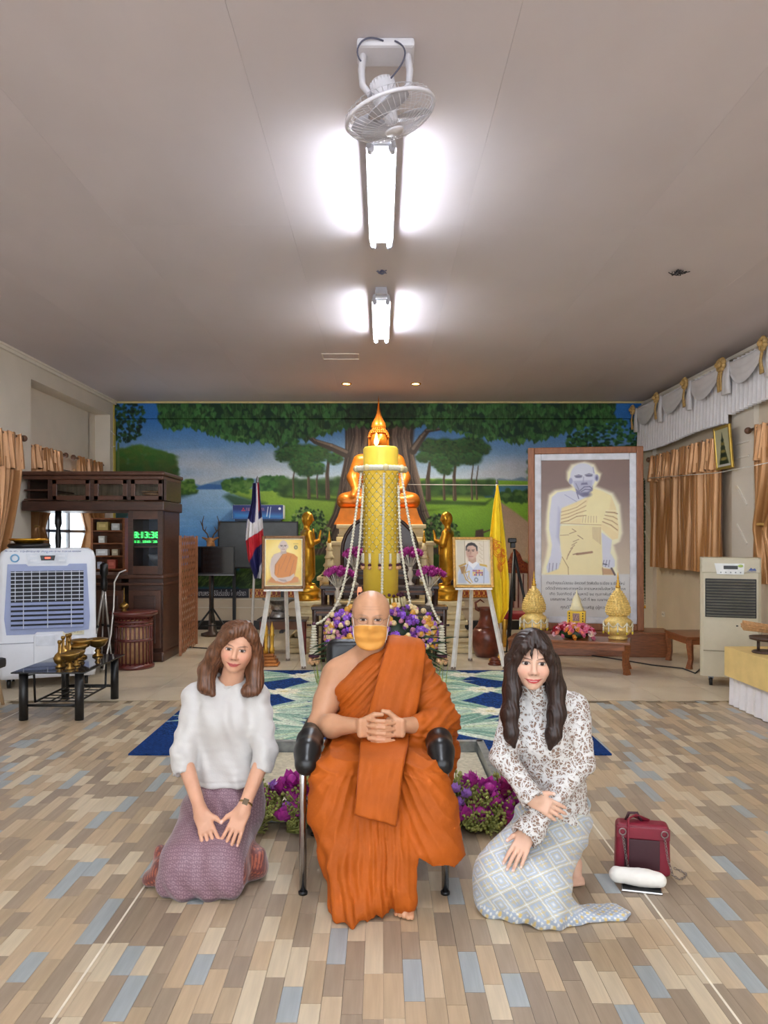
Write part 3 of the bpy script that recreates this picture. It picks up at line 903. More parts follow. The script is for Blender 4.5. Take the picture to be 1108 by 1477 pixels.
# blue wrapped air conditioner, big dark screen, tv on a tripod, deer bust
mBlueWrap = M('blue_wrap', vcol=True, rough=.35, var=.03)
c = Canvas(335, 728, 409, 749, 3.0, (22, 40, 110))
c.poly([(335, 738), (409, 742), (409, 749), (335, 749)], (40, 120, 190), soft=4)
c.poly([(350.5, 731.5), (352, 734.3), (349, 734.3)], (206, 40, 60), soft=.25); c.poly([(349, 734.5), (350.5, 737), (347.5, 737)], (206, 40, 60), soft=.25); c.poly([(352, 734.5), (353.5, 737), (350.5, 737)], (206, 40, 60), soft=.25)
c.ell(404, 733.5, 2, 2, (226, 230, 240), soft=.3)
for k in range(18): c.line([(355 + k * 1.5, 732.5), (355 + k * 1.5 + (k % 3 - 1) * .5, 736.5)], .55, (216, 140, 160), soft=.25, op=.85)
c.line([(387, 731), (385, 745)], 1, (226, 230, 240), soft=.4); c.line([(391, 731), (389, 747)], .9, (206, 220, 240), soft=.4)
acy = 12.3
ac = thing('air_conditioner', 'wall air conditioner wrapped in blue printed film above the big dark screen', 'air conditioner', (X(372, acy), acy, Z(749, acy)))
aw, ah = 74 * acy / FPX, 21 * acy / FPX
MB().box((0, .12, ah / 2), (aw, .22, ah), bev=.02).build('body', M('ac_white', (208, 212, 218), .4), ac)
c.mesh('printed_front', lambda u, v: np.stack([-aw / 2 + .008 + (aw - .016) * u, np.full_like(u, .007), ah * (1 - v) * .97 + .003], 1), mBlueWrap, ac)
MB().box((0, .1, -.012), (aw * .9, .16, .03)).build('air_outlet', M('ac_vent', (60, 74, 100), .5), ac)
mScreen = M('dark_screen', (34, 36, 40), .22, var=.05, spec=.5)
mBez = M('black_bezel', (14, 14, 16), .35)
sy = 12.2
bs = thing('large_screen', 'big dark grey flat screen leaning by the lake part of the mural', 'television', (X(372, sy), sy, 0))
sw, sh = 116 * sy / FPX, 68 * sy / FPX
MB().box((0, .03, Z(820, sy) + sh / 2), (sw, .05, sh), bev=.008).build('casing', mBez, bs)
MB().box((0, .002, Z(820, sy) + sh / 2), (sw - .05, .008, sh - .05)).build('panel', M('grey_panel', (66, 70, 74), .35), bs)
for s in (-1, 1):
    MB().box((s * sw * .3, .05, Z(820, sy) / 2), (.05, .05, Z(820, sy))).build('leg', mBez, bs)
    MB().box((s * sw * .3, .05, .015), (.06, .3, .03)).build('foot', mBez, bs)
ty = 11.0
tv = thing('television', 'small black flat television on a tripod stand beside the wooden lattice', 'television', (X(305, ty), ty, 0))
tw, thh = 66 * ty / FPX, 42 * ty / FPX; tz = Z(830, ty)
MB().box((0, .02, tz + thh / 2), (tw, .05, thh), bev=.006).build('casing', mBez, tv)
MB().box((0, -.006, tz + thh / 2 + .01), (tw - .03, .006, thh - .05)).build('screen', M('tv_glass', (10, 11, 16), .12, spec=.6), tv)
MB().box((0, -.01, tz + .006), (tw, .01, .014)).build('silver_edge', mAlu, tv)
tp = MB().cyl((0, .05, .28), (0, .05, tz + .05), .022, n=10); tp.build('pole', mBez, tv)
for a in (200, 340, 90):
    a = math.radians(a); e = Vector((math.cos(a) * .38, .05 + math.sin(a) * .34, .012))
    lg = MB().tube([(0, .05, .50), e], .014, 8).build('leg', mBez, tv)
    MB().tube([(0, .05, .24), (e.x * .55, .05 + (e.y - .05) * .55, .236)], .006, 6).build('brace', mBez, lg)
    MB().ball((e.x, e.y, .014), .014, 8, 6).build('rubber_foot', mBez, lg)
dy = 11.7
mDeer = M('deer_hide', (140, 98, 58), .7, var=.25, scale=30)
mAnt = M('antler', (66, 48, 36), .5)
mPed = M('dark_pedestal', (58, 36, 24), .45)
de = thing('deer_bust', 'brown deer head with black antlers behind the small television', 'deer head', (X(303, dy), dy, 0))
S = Sdf((-.25, -.25, Z(800, dy) - .12), (.25, .25, Z(772, dy) + .16), .012)
hz = Z(782, dy)
S.ell((0, .02, hz), (.055, .08, .075), k=.03); S.cap((0, -.02, hz - .02), (0, -.14, hz - .075), .045, .028)
S.cap((0, .06, hz - .03), (0, .10, hz - .26), .06, .09)
for s in (-1, 1): S.cap((s * .05, .03, hz + .04), (s * .12, .02, hz + .07), .024, .014, k=.015)
co, Q = S.mesh(1); np_mesh('head', co, Q, mDeer, de)
for s in (-1, 1):
    an = MB().tube([(s * .03, .03, hz + .06), (s * .05, .05, hz + .12), (s * .12, .06, hz + .2), (s * .13, .05, hz + .3), (s * .10, .03, hz + .40)], [.013, .012, .011, .009, .004], 7)
    an.tube([(s * .09, .055, hz + .16), (s * .06, .02, hz + .24)], [.009, .003], 6)
    an.tube([(s * .13, .055, hz + .25), (s * .16, .03, hz + .33)], [.008, .003], 6)
    an.build('antler', mAnt, de)
    MB().ball((s * .047, -.02, hz + .015), .01, 8, 6).build('eye', mBez, de)
MB().ball((0, -.16, hz - .078), (.02, .014, .016), 8, 6).build('nose', mBez, de)
MB().lathe([(.16, 0), (.16, .04), (.05, .07), (.035, .5), (.04, hz - .34), (.12, hz - .31), (.12, hz - .27)], n=16, c=(0, .1, 0)).build('pedestal', mPed, de)
# ================================================================== ALTAR, CANDLE, EASELS, FLAGS
mCreamStone = M('cream_stone', (226, 206, 158), .5, var=.06, scale=6)
mGold = M('gold_leaf', (214, 160, 52), .28, .85, var=.12, scale=20)
mGoldPaint = M('gold_paint', (216, 168, 66), .35, .55, var=.1, scale=25)
mBuddha = M('amber_gold', (206, 120, 36), .35, .4, var=.1, scale=9)
mLacq = M('dark_lacquer', (58, 36, 28), .32, var=.2, scale=12, coat=.3)
mOrangeCloth = M('orange_cloth', (226, 130, 30), .6, var=.1)
mWhitePetal = M('white_petal', (236, 232, 220), .6, var=.06, scale=60)
al = thing('altar_platform', 'cream tiered stone platform carrying the seated statue', 'altar', (0, 0, 0))
def tier(x, y0, y1, z0, z1):
    w = x; h = z1 - z0
    o = MB().box((0, (y0 + y1) / 2, z0 + h * .5), (2 * w - .08, y1 - y0 - .08, h)).build('tier', mCreamStone, al)
    MB().box((0, (y0 + y1) / 2, z1 - .03), (2 * w, y1 - y0, .06), bev=.015).build('moulding', mCreamStone, o)
    MB().box((0, (y0 + y1) / 2, z0 + .035), (2 * w, y1 - y0, .07), bev=.02).build('moulding', mCreamStone, o)
    MB().box((0, (y0 + y1) / 2, z0 + .09), (2 * w - .04, y1 - y0 - .04, .04), bev=.012).build('moulding', mCreamStone, o)
tier(1.22, 9.98, 12.4, 0, .2); tier(1.14, 10.06, 12.38, .2, .42); tier(1.10, 10.12, 12.36, .42, .66)
tier(.92, 10.95, 12.34, .66, .95); tier(.80, 11.15, 12.32, .95, 1.45); tier(.66, 11.25, 12.3, 1.45, 1.70)

# seated statue
bz = 1.70
bu = thing('seated_statue', 'large amber gold seated buddha statue behind the tall candle', 'statue', (-.04, 11.75, bz))
o = MB().prism([(-.66, 0), (-.60, .12), (-.56, .24), (.56, .24), (.60, .12), (.66, 0)], -.42, .38).build('draped_base', mOrangeCloth, bu)
S = Sdf((-.75, -.55, .2), (.75, .45, 2.0), .022)
S.ell((0, 0, .36), (.60, .36, .13), k=.05)
for s in (-1, 1):
    S.cap((s * .30, .05, .40), (s * .50, -.22, .36), .15, .12, k=.06)
    S.cap((s * .50, -.24, .34), (-s * .1, -.34, .33), .11, .09, k=.05)
    S.limb([(s * .30, .06, .98), (s * .40, .0, .72), (s * .34, -.2, .52)], [.10, .085, .06], k=.04)
S.cap((.34, -.2, .52), (-.02, -.3, .48), .055, .05); S.cap((-.34, -.2, .52), (-.38, -.34, .42), .055, .045)
S.ell((0, .06, .72), (.27, .18, .38), k=.08); S.cap((-.22, .06, .98), (.22, .06, .98), .11, k=.06)
S.cap((0, .05, 1.05), (0, .03, 1.2), .085, .08, k=.04)
S.ell((0, .0, 1.30), (.135, .15, .175), k=.03)
for s in (-1, 1): S.cap((s * .14, .02, 1.33), (s * .15, .02, 1.14), .025, .02, k=.015)
S.cap((0, -.14, 1.30), (0, -.16, 1.25), .02, .026, k=.02)
co, Q = S.mesh(1); np_mesh('body', co, Q, mBuddha, bu)
# curled hair cap and flame finial
h = MB()
for i in range(7):
    zz = 1.34 + .03 * i; rr = .16 * math.sqrt(max(.05, 1 - ((zz - 1.30) / .2) ** 2)) + .004
    n = max(6, int(2 * PI * rr / .034))
    for j in range(n):
        a = 2 * PI * (j + .5 * (i % 2)) / n
        if math.sin(a) < -.55 and i < 2: continue
        h.ball((rr * .95 * math.cos(a), .0 + rr * 1.03 * math.sin(a), zz), .017, 6, 4)
h.build('curled_hair', mBuddha, bu)
MB().lathe([(.10, 1.46), (.115, 1.50), (.10, 1.56), (.065, 1.62), (.04, 1.68), (.022, 1.76), (.012, 1.86), (.001, 1.98)], n=16).build('flame_finial', mBuddha, bu)

# dark arched shrine back
ap = [(-.52, 0)] + [(-.52 + .52 - .52 * math.cos(a), .66 + .5 * math.sin(a)) for a in np.linspace(0, PI, 15)] + [(.52, 0)]
ab = thing('shrine_back', 'dark brown round topped shrine panel standing behind the candle', 'shrine panel', (-.02, 10.62, .66))
MB().prism(ap, 0, .16).build('panel', mLacq, ab)
MB().tube([Vector((p[0], -.01, p[1])) for p in ap], .025, 8).build('edge_moulding', mLacq, ab)

# standing gold disciples
def disciple(px, face, label):
    t = thing('standing_figure', label, 'statue', (X(px, 10.42), 10.42, .66), rz=face, group='gold standing disciples')
    MB().lathe([(.17, 0), (.175, .03), (.16, .05), (.165, .10), (.18, .12), (.175, .15), (.13, .18), (.12, .2)], n=24).build('round_base', mGold, t)
    S = Sdf((-.25, -.35, .18), (.25, .25, 1.24), .011)
    for s in (-1, 1):
        S.cap((s * .045, .0, .34), (s * .045, .0, .21), .04, .035, k=.02); S.cap((s * .045, .0, .215), (s * .05, -.09, .205), .034, .022, k=.02)
    S.cap((0, .0, .36), (0, .01, .74), .115, .10, k=.04)
    S.ell((0, .01, .80), (.125, .09, .16), k=.04)
    S.cap((-.10, .015, .90), (.10, .015, .90), .055, k=.03)
    for s in (-1, 1):
        S.limb([(s * .135, .01, .90), (s * .15, -.02, .76), (s * .04, -.15, .80)], [.048, .042, .03], k=.02)
        S.cap((s * .018, -.16, .80), (s * .006, -.19, .94), .022, .012, k=.01)
    S.cap((0, .01, .95), (0, .005, 1.02), .042, .04, k=.02)
    S.ell((0, -.005, 1.10), (.072, .082, .098), k=.02); S.cap((0, -.08, 1.10), (0, -.092, 1.08), .010, .013, k=.012)
    for s in (-1, 1): S.ell((s * .073, .0, 1.10), (.012, .022, .036), k=.01)
    S.ell((0, .0, .60), (.135, .10, .30), k=.03)
    co, Q = S.mesh(1); np_mesh('figure', co, Q, mGold, t)
    r = MB().tube([(-.10, -.06, .96), (-.03, -.095, .84), (.03, -.105, .74), (.09, -.085, .62)], .011, 7).build('robe_fold', mGold, t)
disciple(443, -PI / 2 + .35 + PI, 'gold standing disciple statue turned towards the candle, beside the monk picture')
disciple(645, PI / 2 - .35 + PI, 'gold standing disciple statue turned towards the candle, beside the uniformed portrait')

# stepped dark altar tables
def ltable(y, z, w, lab):
    t = thing('altar_table', lab, 'table', (-.02, y, 0))
    MB().box((0, 0, z - .02), (w, .30, .04), bev=.008).build('top', mLacq, t)
    MB().box((0, -.13, z - .075), (w - .04, .02, .07)).build('apron', mLacq, t)
    MB().box((0, -.142, z - .07), (w - .1, .006, .022)).build('carved_strip', M('lacquer_carving', (110, 66, 40), .4), t)
    for sx in (-1, 1):
        for sy in (-1, 1):
            MB().tube([(sx * (w / 2 - .04), sy * .12, z - .04), (sx * (w / 2 - .045), sy * .12, z * .5), (sx * (w / 2 - .03), sy * .12, 0)], [.032, .024, .03], 8).build('leg', mLacq, t)
    return t
ltable(9.12, .70, 1.60, 'lowest and foremost of the stepped dark lacquer altar tables')
ltable(9.44, .92, 1.44, 'middle one of the stepped dark lacquer altar tables')
ltable(9.76, 1.10, 1.30, 'tallest and rearmost of the stepped dark lacquer altar tables')

mLotus = M('magenta_lotus', (184, 62, 152), .55, var=.3, scale=30)
def petal_mb(n, L, wd, open_, mb=None, base=(0, 0, 0), up=1.0):
    mb = mb or MB(); base = Vector(base)
    for k in range(n):
        a = 2 * PI * k / n + (.35 if n % 2 else 0)
        d = Vector((math.cos(a), math.sin(a), 0)); t = Vector((-math.sin(a), math.cos(a), 0))
        p0 = base; p1 = base + d * L * open_ * .6 + Vector((0, 0, L * .45 * up)); p2 = base + d * L * open_ + Vector((0, 0, L * up))
        mb.add([p0 - t * wd * .3, p0 + t * wd * .3, p1 + t * wd, p1 - t * wd, p2], [(0, 1, 2, 3), (3, 2, 4)], True)
    return mb
def lotus_mesh(r):
    mb = MB(); mb.ball((0, 0, r * .45), (r * .34, r * .34, r * .5), 8, 5)
    petal_mb(6, r, r * .3, .45, mb); petal_mb(7, r * .9, r * .32, .8, mb, up=.8); petal_mb(6, r * .7, r * .3, 1.05, mb, up=.45)
    return mb
def vase(px, Y, z, top, lab, n, rad):
    t = thing('lotus_vase', lab, 'vase', (X(px, Y), Y, z), group='lotus vases on the altar tables')
    hh = top - z
    MB().lathe([(.045, 0), (.05, .015), (.02, .04), (.018, hh * .3), (.038, hh * .55), (.034, hh * .75), (.018, hh * .86), (.034, hh), (.028, hh), (.012, hh * .86)], n=16).build('vase_body', M('pale_ceramic', (206, 194, 176), .25), t)
    ms = None
    for k in range(n):
        a = k * 2.4; q = math.sqrt((k + .5) / n)
        d = Vector((math.cos(a) * q * rad, math.sin(a) * q * rad * .7, hh + .13 + .06 * (1 - q * q)))
        if ms is None:
            b = lotus_mesh(.075).build('lotus_bloom', mLotus, t); ms = b.data
        else: b = bpy.data.objects.new('lotus_bloom', ms); link(b, t)
        b.location = d; b.rotation_euler = (-math.sin(a) * q * .9, math.cos(a) * q * .9, a)
        MB().tube([(0, 0, hh - .02), (d.x * .5, d.y * .5, hh + .05), d], .006, 5).build('stem', M('pale_stem', (214, 206, 190), .5), t)
vase(487, 9.10, .70, .92, 'pale vase of magenta lotus on the lowest altar table, striped flag side', 14, .16)
vase(619, 9.10, .70, .92, 'pale vase of magenta lotus on the lowest altar table, yellow flag side', 14, .15)
vase(512, 9.44, .92, 1.14, 'pale vase of magenta lotus on the middle altar table, striped flag side', 13, .14)
vase(592, 9.44, .92, 1.14, 'pale vase of magenta lotus on the middle altar table, yellow flag side', 13, .14)
lp = thing('oil_lamp', 'small pink glass oil lamp with a flame beside the candle', 'lamp', (X(519, 9.1), 9.1, .70)); lp.scale = (.75, .75, .85)
MB().lathe([(.04, 0), (.045, .02), (.015, .04), (.015, .08), (.03, .1)], n=14).build('foot', mGold, lp)
MB().lathe([(.03, .1), (.042, .15), (.04, .22), (.028, .26)], n=14).build('glass', M('pink_glass', (214, 140, 120), .15, emit=(255, 170, 120), estr=.2), lp)
MB().lathe([(.001, .15), (.013, .18), (.001, .24)], n=8).build('flame', M('flame', (255, 210, 90), .5, emit=(255, 190, 80), estr=12, var=0), lp)
for px, lab in ((475, 'cream tiered miniature pagoda on the platform, flag side'), (612, 'cream tiered miniature pagoda on the platform, yellow flag side')):
    t = thing('miniature_pagoda', lab, 'ornament', (X(px, 10.75), 10.75, .66))
    for k in range(7):
        r = .15 - .018 * k
        MB().lathe([(r, k * .11), (r + .01, k * .11 + .02), (r * .75, k * .11 + .06), (r * .7, k * .11 + .11)], n=12).build('tier', mCreamStone, t)
    MB().lathe([(.02, .77), (.028, .80), (.001, .95)], n=10).build('finial', mGold, t)
# dark bundle behind the right disciple
S = Sdf((-.2, -.2, 0), (.2, .2, .95), .015)
S.cap((0, 0, .12), (.02, 0, .62), .14, .10); S.ell((-.02, -.02, .75), (.12, .1, .13), k=.05); S.cap((-.06, -.06, .5), (.08, -.1, .2), .06, .07, k=.03)
co, Q = S.mesh(2)
co = co + normals(co, Q) * (np.sin(co[:, 2:3] * 30 + co[:, 0:1] * 40) * .008)
o = np_mesh('cloth_bundle', co, Q, M('slate_cloth', (62, 64, 76), .7, var=.2)); o.location = (X(645, 10.8), 10.79, .665)
tag(o, 'slate grey cloth bundle propped behind the right gold disciple', 'cloth')

# ------------------------------------------------------------------ tall candle with its garlands
CY, CZ0, CZ1, CR = 7.8, .82, 2.42, .178
mWax = M('yellow_wax', (255, 216, 78), .4, var=.04)
ca = thing('candle', 'very tall thick yellow candle burning in front of the altar', 'candle', (-.005, CY, CZ0))
Hc = CZ1 - CZ0
MB().lathe([(CR, 0), (CR, Hc - .02), (CR - .015, Hc), (.06, Hc - .012), (.001, Hc - .02)], n=40).build('wax_body', mWax, ca)
MB().tube([(-.04, 0, Hc - .02), (-.045, 0, Hc + .04)], .006, 6).build('wick', mDark, ca)
mFlame = MATS['flame']
MB().lathe([(.001, Hc + .01), (.022, Hc + .04), (.024, Hc + .06), (.010, Hc + .11), (.001, Hc + .15)], c=(-.045, 0, 0), n=12).build('flame', mFlame, ca)
# net of flower threads
net = thing('garland_net', 'diamond net of thin jasmine threads wrapped round the candle', 'garland', (-.005, CY, 0))
zt, zn = Z(682, CY), Z(798, CY); nd = 14
mThread = M('olive_thread', (150, 126, 50), .6)
mesh0 = None
for s in (-1, 1):
    for k in range(nd):
        a0 = 2 * PI * k / nd
        pts = [((CR + .006) * math.cos(a0 + s * t * 2 * PI * .62), (CR + .006) * math.sin(a0 + s * t * 2 * PI * .62), zt + (zn - zt) * t) for t in np.linspace(0, 1, 26)]
        MB().tube(pts, .0016, 5).build('thread', mThread, net)
kn = MB()
nz_ = 9
for i in range(nz_ * 2):
    for k in range(nd):
        a = 2 * PI * (k + .5 * (i % 2)) / nd
        kn.ball(((CR + .008) * math.cos(a), (CR + .008) * math.sin(a), zt + (zn - zt) * (i + .5) / (nz_ * 2)), .008, 5, 4)
o = kn.build('jasmine_buds', mWhitePetal, net); o['kind'] = 'stuff'
def strand_mb(pts, r, step=.03, n=7):
    """lumpy bead strand along a polyline"""
    P_ = [Vector(p) for p in pts]
    # catmull resample
    dn = []
    for i in range(len(P_) - 1):
        p0, p1, p2, p3 = P_[max(i - 1, 0)], P_[i], P_[i + 1], P_[min(i + 2, len(P_) - 1)]
        m = max(2, int((p2 - p1).length / (step / 4)))
        for j in range(m):
            t = j / m
            dn.append(.5 * ((2 * p1) + (p2 - p0) * t + (2 * p0 - 5 * p1 + 4 * p2 - p3) * t * t + (3 * p1 - p0 - 3 * p2 + p3) * t ** 3))
    dn.append(P_[-1])
    rs = [r * (.45 + .55 * abs(math.sin(PI * i / 4))) for i in range(len(dn))]
    return MB().tube(dn, rs, n)
mBead = M('jasmine_bead', (228, 222, 200), .55, var=.12, scale=120)
mPurpleTip = M('dark_purple_bud', (74, 24, 52), .5)
mPeach = M('peach_petal', (222, 172, 130), .55, var=.2, scale=60)
cg = thing('collar_garland', 'thick white flower ring hung round the candle near its top', 'garland', (-.005, CY, Z(677, CY)))
pts = [(.235 * math.cos(a), .215 * math.sin(a), 0) for a in np.linspace(0, 2 * PI, 60, endpoint=False)]
MB().tube(pts, [.026 + .004 * (i % 2) for i in range(60)], 8, closed=True).build('ring', mBead, cg)
for k in range(8):
    a = 2 * PI * k / 8 + .2
    MB().ball((.25 * math.cos(a), .23 * math.sin(a), .0), (.034, .034, .036), 8, 6).build('knot', M('cream_knot', (222, 206, 160), .6), cg)
for k in range(11):
    a = 2 * PI * k / 11 + .1
    t = MB().tube([((CR + .012) * math.cos(a), (CR + .012) * math.sin(a), zn - cg.location.z - .0 - q * .012) for q in range(9)], [.011 if q % 2 else .016 for q in range(9)], 7).build('tassel', mBead, cg)
    MB().ball(((CR + .014) * math.cos(a), (CR + .014) * math.sin(a), zn - cg.location.z - .115), (.02, .02, .014), 8, 5).build('purple_bud', mPurpleTip, t)
    MB().lathe([(.001, 0), (.018, -.01), (.022, -.03), (.006, -.045)], c=((CR + .014) * math.cos(a), (CR + .014) * math.sin(a), zn - cg.location.z - .12), n=8).build('peach_bud', mPeach, t)
FY = 7.42
def gstrand(pxs, ys, lab):
    tag(strand_mb([P(a, b, y) for (a, b), y in zip(pxs, ys)], .0155).build('bead_strand', mBead), lab, 'garland', 'long jasmine bead strands')
gstrand([(521, 682), (512, 750), (503, 810), (489, 865), (468, 893), (450, 902)], [7.66, 7.52, 7.45, 7.42, 7.42, 7.42], 'outer white bead strand from the candle collar to the tassel beside the chair back')
gstrand([(524, 700), (519, 780), (511, 840), (500, 880)], [7.66, 7.52, 7.45, 7.44], 'inner white bead strand sloping down on the flag side of the candle')
gstrand([(554, 682), (553, 740), (552, 800), (551, 850), (550, 885)], [7.56, 7.54, 7.52, 7.5, 7.5], 'white bead strand hanging straight down the front of the candle')
gstrand([(575, 700), (578, 780), (588, 850), (596, 888)], [7.64, 7.52, 7.45, 7.44], 'inner white bead strand sloping down on the yellow flag side of the candle')
gstrand([(579, 682), (588, 740), (601, 800), (618, 860), (630, 890), (640, 902)], [7.66, 7.52, 7.45, 7.42, 7.42, 7.42], 'outer white bead strand from the candle collar to the tassel by the gold robe easel')
for px, lab in ((453, 'white jasmine tassel with peach blossoms hanging beside the chair back, flag side'), (637, 'white jasmine tassel with peach blossoms hanging beside the robed shoulder')):
    t = thing('jasmine_tassel', lab, 'garland', (X(px, FY), FY - .02, Z(900, FY)))
    for k in range(11):
        rr = .026 + .0025 * k
        MB().lathe([(rr * .6, -.03 - k * .026), (rr, -.02 - k * .026), (rr * .6, -.006 - k * .026)], n=12).build('petal_ring', mBead, t)
    MB().lathe([(.05, -.315), (.055, -.305), (.05, -.295)], n=12).build('purple_band', mPurpleTip, t)
    MB().ball((0, 0, .0), .02, 8, 6).build('purple_bud', mPurpleTip, t)
    for k in range(10):
        a = 2 * PI * k / 10
        MB().ball((.04 * math.cos(a), .04 * math.sin(a), -.345 - .02 * (k % 2)), (.022, .022, .024), 7, 5).build('peach_blossom', mPeach, t)
# candle stand
cs = thing('candle_stand', 'round dark stand carrying the tall candle', 'stand', (0, CY, 0))
MB().lathe([(.34, 0), (.34, .06), (.26, .10), (.20, .2), (.20, .64), (.27, .70), (.27, .82)], n=28).build('column', mLacq, cs)
MB().cyl((-.72, -.36, Z(902, FY)), (.66, -.36, Z(902, FY)), .011, n=8).build('crossbar', mLacq, cs)
for s in (-1, 1): MB().cyl((s * .2, -.36, Z(902, FY)), (s * .2, -.05, Z(902, FY)), .01, n=8).build('bar_bracket', mLacq, cs)
# small crown garland ring round the foot of the candle
rg = thing('foot_garland', 'ring of dark purple buds and cream fringe round the foot of the candle', 'garland', (0, CY, Z(858, CY)))
for k in range(26):
    a = 2 * PI * k / 26
    MB().ball((.22 * math.cos(a), .21 * math.sin(a), .012 * (k % 2)), .017, 7, 5).build('purple_bud', mPurpleTip, rg)
for k in range(34):
    a = 2 * PI * k / 34
    MB().cyl((.235 * math.cos(a), .225 * math.sin(a), -.02), (.255 * math.cos(a), .245 * math.sin(a), -.12), .011, .013, 6).build('fringe_bud', M('cream_fringe', (220, 206, 160), .6), rg)
# big bouquet round the stand
bq = thing('flower_arrangement', 'wide mound of purple and cream flowers round the candle foot', 'flowers', (0, 7.45, 0))
mViolet = M('violet_bloom', (160, 104, 214), .55, var=.3, scale=40)
mViolet2 = M('plum_bloom', (140, 74, 170), .55, var=.3, scale=40)
mCreamB = M('cream_bloom', (226, 200, 150), .55, var=.25, scale=40)
mPinkB = M('pink_bloom', (196, 130, 150), .55, var=.25, scale=40)
def bloom_mesh(r, mat, nm):
    mb = MB(); mb.ball((0, 0, r * .3), (r * .5, r * .5, r * .45), 8, 5)
    petal_mb(7, r * .8, r * .34, .75, mb, up=.9); petal_mb(8, r * .8, r * .36, 1.1, mb, up=.35)
    o = mb.build(nm, mat, bq); me = o.data; bpy.data.objects.remove(o); return me
def bud_mesh(r, mat, nm):
    mb = MB(); mb.lathe([(.001, -r), (r * .7, -r * .6), (r, 0), (r * .8, r * .6), (r * .35, r * .8), (r * .2, r * .6), (.001, r * .55)], n=9)
    o = mb.build(nm, mat, bq); me = o.data; bpy.data.objects.remove(o); return me
kinds = [bloom_mesh(.045, mViolet, 'violet_bloom'), bloom_mesh(.04, mViolet2, 'plum_bloom'), bud_mesh(.03, mCreamB, 'cream_rosebud'), bud_mesh(.026, mPinkB, 'pink_rosebud'), bud_mesh(.034, M('amber_bloom', (220, 160, 60), .55), 'amber_rosebud')]
names = ['violet_bloom', 'plum_bloom', 'cream_rosebud', 'pink_rosebud', 'amber_rosebud']
R = random.Random(5)
for k in range(330):
    th = R.uniform(.02, PI - .02); ph = R.uniform(.05, 1.0)
    ex = math.cos(th) * .53; zz = .44 + .43 * ph * math.sin(th) ** .35; yy = -.26 * math.sin(th) * math.cos(ph * 1.25)
    outer = abs(ex) > .38 or ph > .85
    ki = R.choices(range(5), [.15, .15, .3, .25, .15] if outer else [.42, .22, .18, .1, .08])[0]
    o = bpy.data.objects.new(names[ki], kinds[ki]); link(o, bq)
    o.location = (ex, yy, zz); o.rotation_euler = (.9 + .5 * (1 - ph), R.uniform(-.3, .3) + ex, R.uniform(0, 6))
mLeaf = M('dark_leaf', (36, 62, 34), .45, var=.3, scale=20)
mLime = M('lime_fern', (150, 166, 70), .55, var=.25, scale=30)
fo = MB(); fo.ball((0, .06, .56), (.50, .18, .26), 20, 10); fo.build('foliage_core', mLeaf, bq)
for k in range(54):
    s = -1 if k % 2 else 1
    a = R.uniform(.0, .8); b0 = Vector((s * R.uniform(.1, .3), -.05 + R.uniform(-.1, .05), R.uniform(.3, .5)))
    tip = b0 + Vector((s * R.uniform(.25, .45), R.uniform(-.12, .08), R.uniform(-.12, .16)))
    mid = (b0 + tip) / 2 + Vector((0, 0, .05))
    MB().tube([b0, mid, tip], [.012, .014, .002], 5, sx=.35).build('spiky_leaf', mLeaf, bq)
for k in range(90):
    s = -1 if k % 2 else 1
    b0 = Vector((s * R.uniform(.15, .62), R.uniform(-.2, .05), R.uniform(0.01, .12)))
    MB().tube([b0, b0 + Vector((s * R.uniform(0, .06), R.uniform(-.05, .03), R.uniform(.12, .3)))], [.012, .003], 4, sx=.4).build('fern_blade', mLime, bq)

# ------------------------------------------------------------------ framed pictures and easels
def rect_frame(w, h, fw, d, y=0.0):
    mb = []
    mb.append(MB().box((-w / 2 + fw / 2, y, h / 2), (fw, d, h), bev=min(.012, fw * .25)))
    mb.append(MB().box((w / 2 - fw / 2, y, h / 2), (fw, d, h), bev=min(.012, fw * .25)))
    mb.append(MB().box((0, y, fw / 2), (w - 2 * fw, d, fw), bev=min(.012, fw * .25)))
    mb.append(MB().box((0, y, h - fw / 2), (w - 2 * fw, d, fw), bev=min(.012, fw * .25)))
    return mb
def picture(name, label, loc, rz, lean, w, h, fw, canvas, mf, inner=None, d=.03, cat='picture'):
    t = thing(name, label, cat, loc, rz); t.rotation_euler = (lean, 0, rz)
    for mb in rect_frame(w, h, fw, d): mb.build('frame_rail', mf, t)
    MB().box((0, d * .35, h / 2), (w - .01, .006, h - .01)).build('backing', M('picture_backing', (90, 70, 50), .7), t)
    a = fw
    if inner:
        for mb in rect_frame(w - 2 * fw, h - 2 * fw, inner[0], d * .6, -.001):
            mb.v = [(v[0], v[1], v[2] + fw) for v in mb.v]; mb.build('inner_rail', inner[1], t)
        a = fw + inner[0]
    canvas.mesh('print', lambda u, v: np.stack([-(w / 2 - a) + (w - 2 * a) * u, np.full_like(u, -.004), h - a - (h - 2 * a) * v], 1), M('glossy_print', vcol=True, rough=.28, var=.02, spec=.5), t)
    return t
mFrameBr = M('brown_gilt_frame', (124, 84, 44), .4, var=.2, scale=30, metal=.2)
mFrameGd = M('gilt_frame', (190, 144, 74), .35, .5, var=.2, scale=40)
mMatBoard = M('cream_mat', (226, 214, 180), .6)
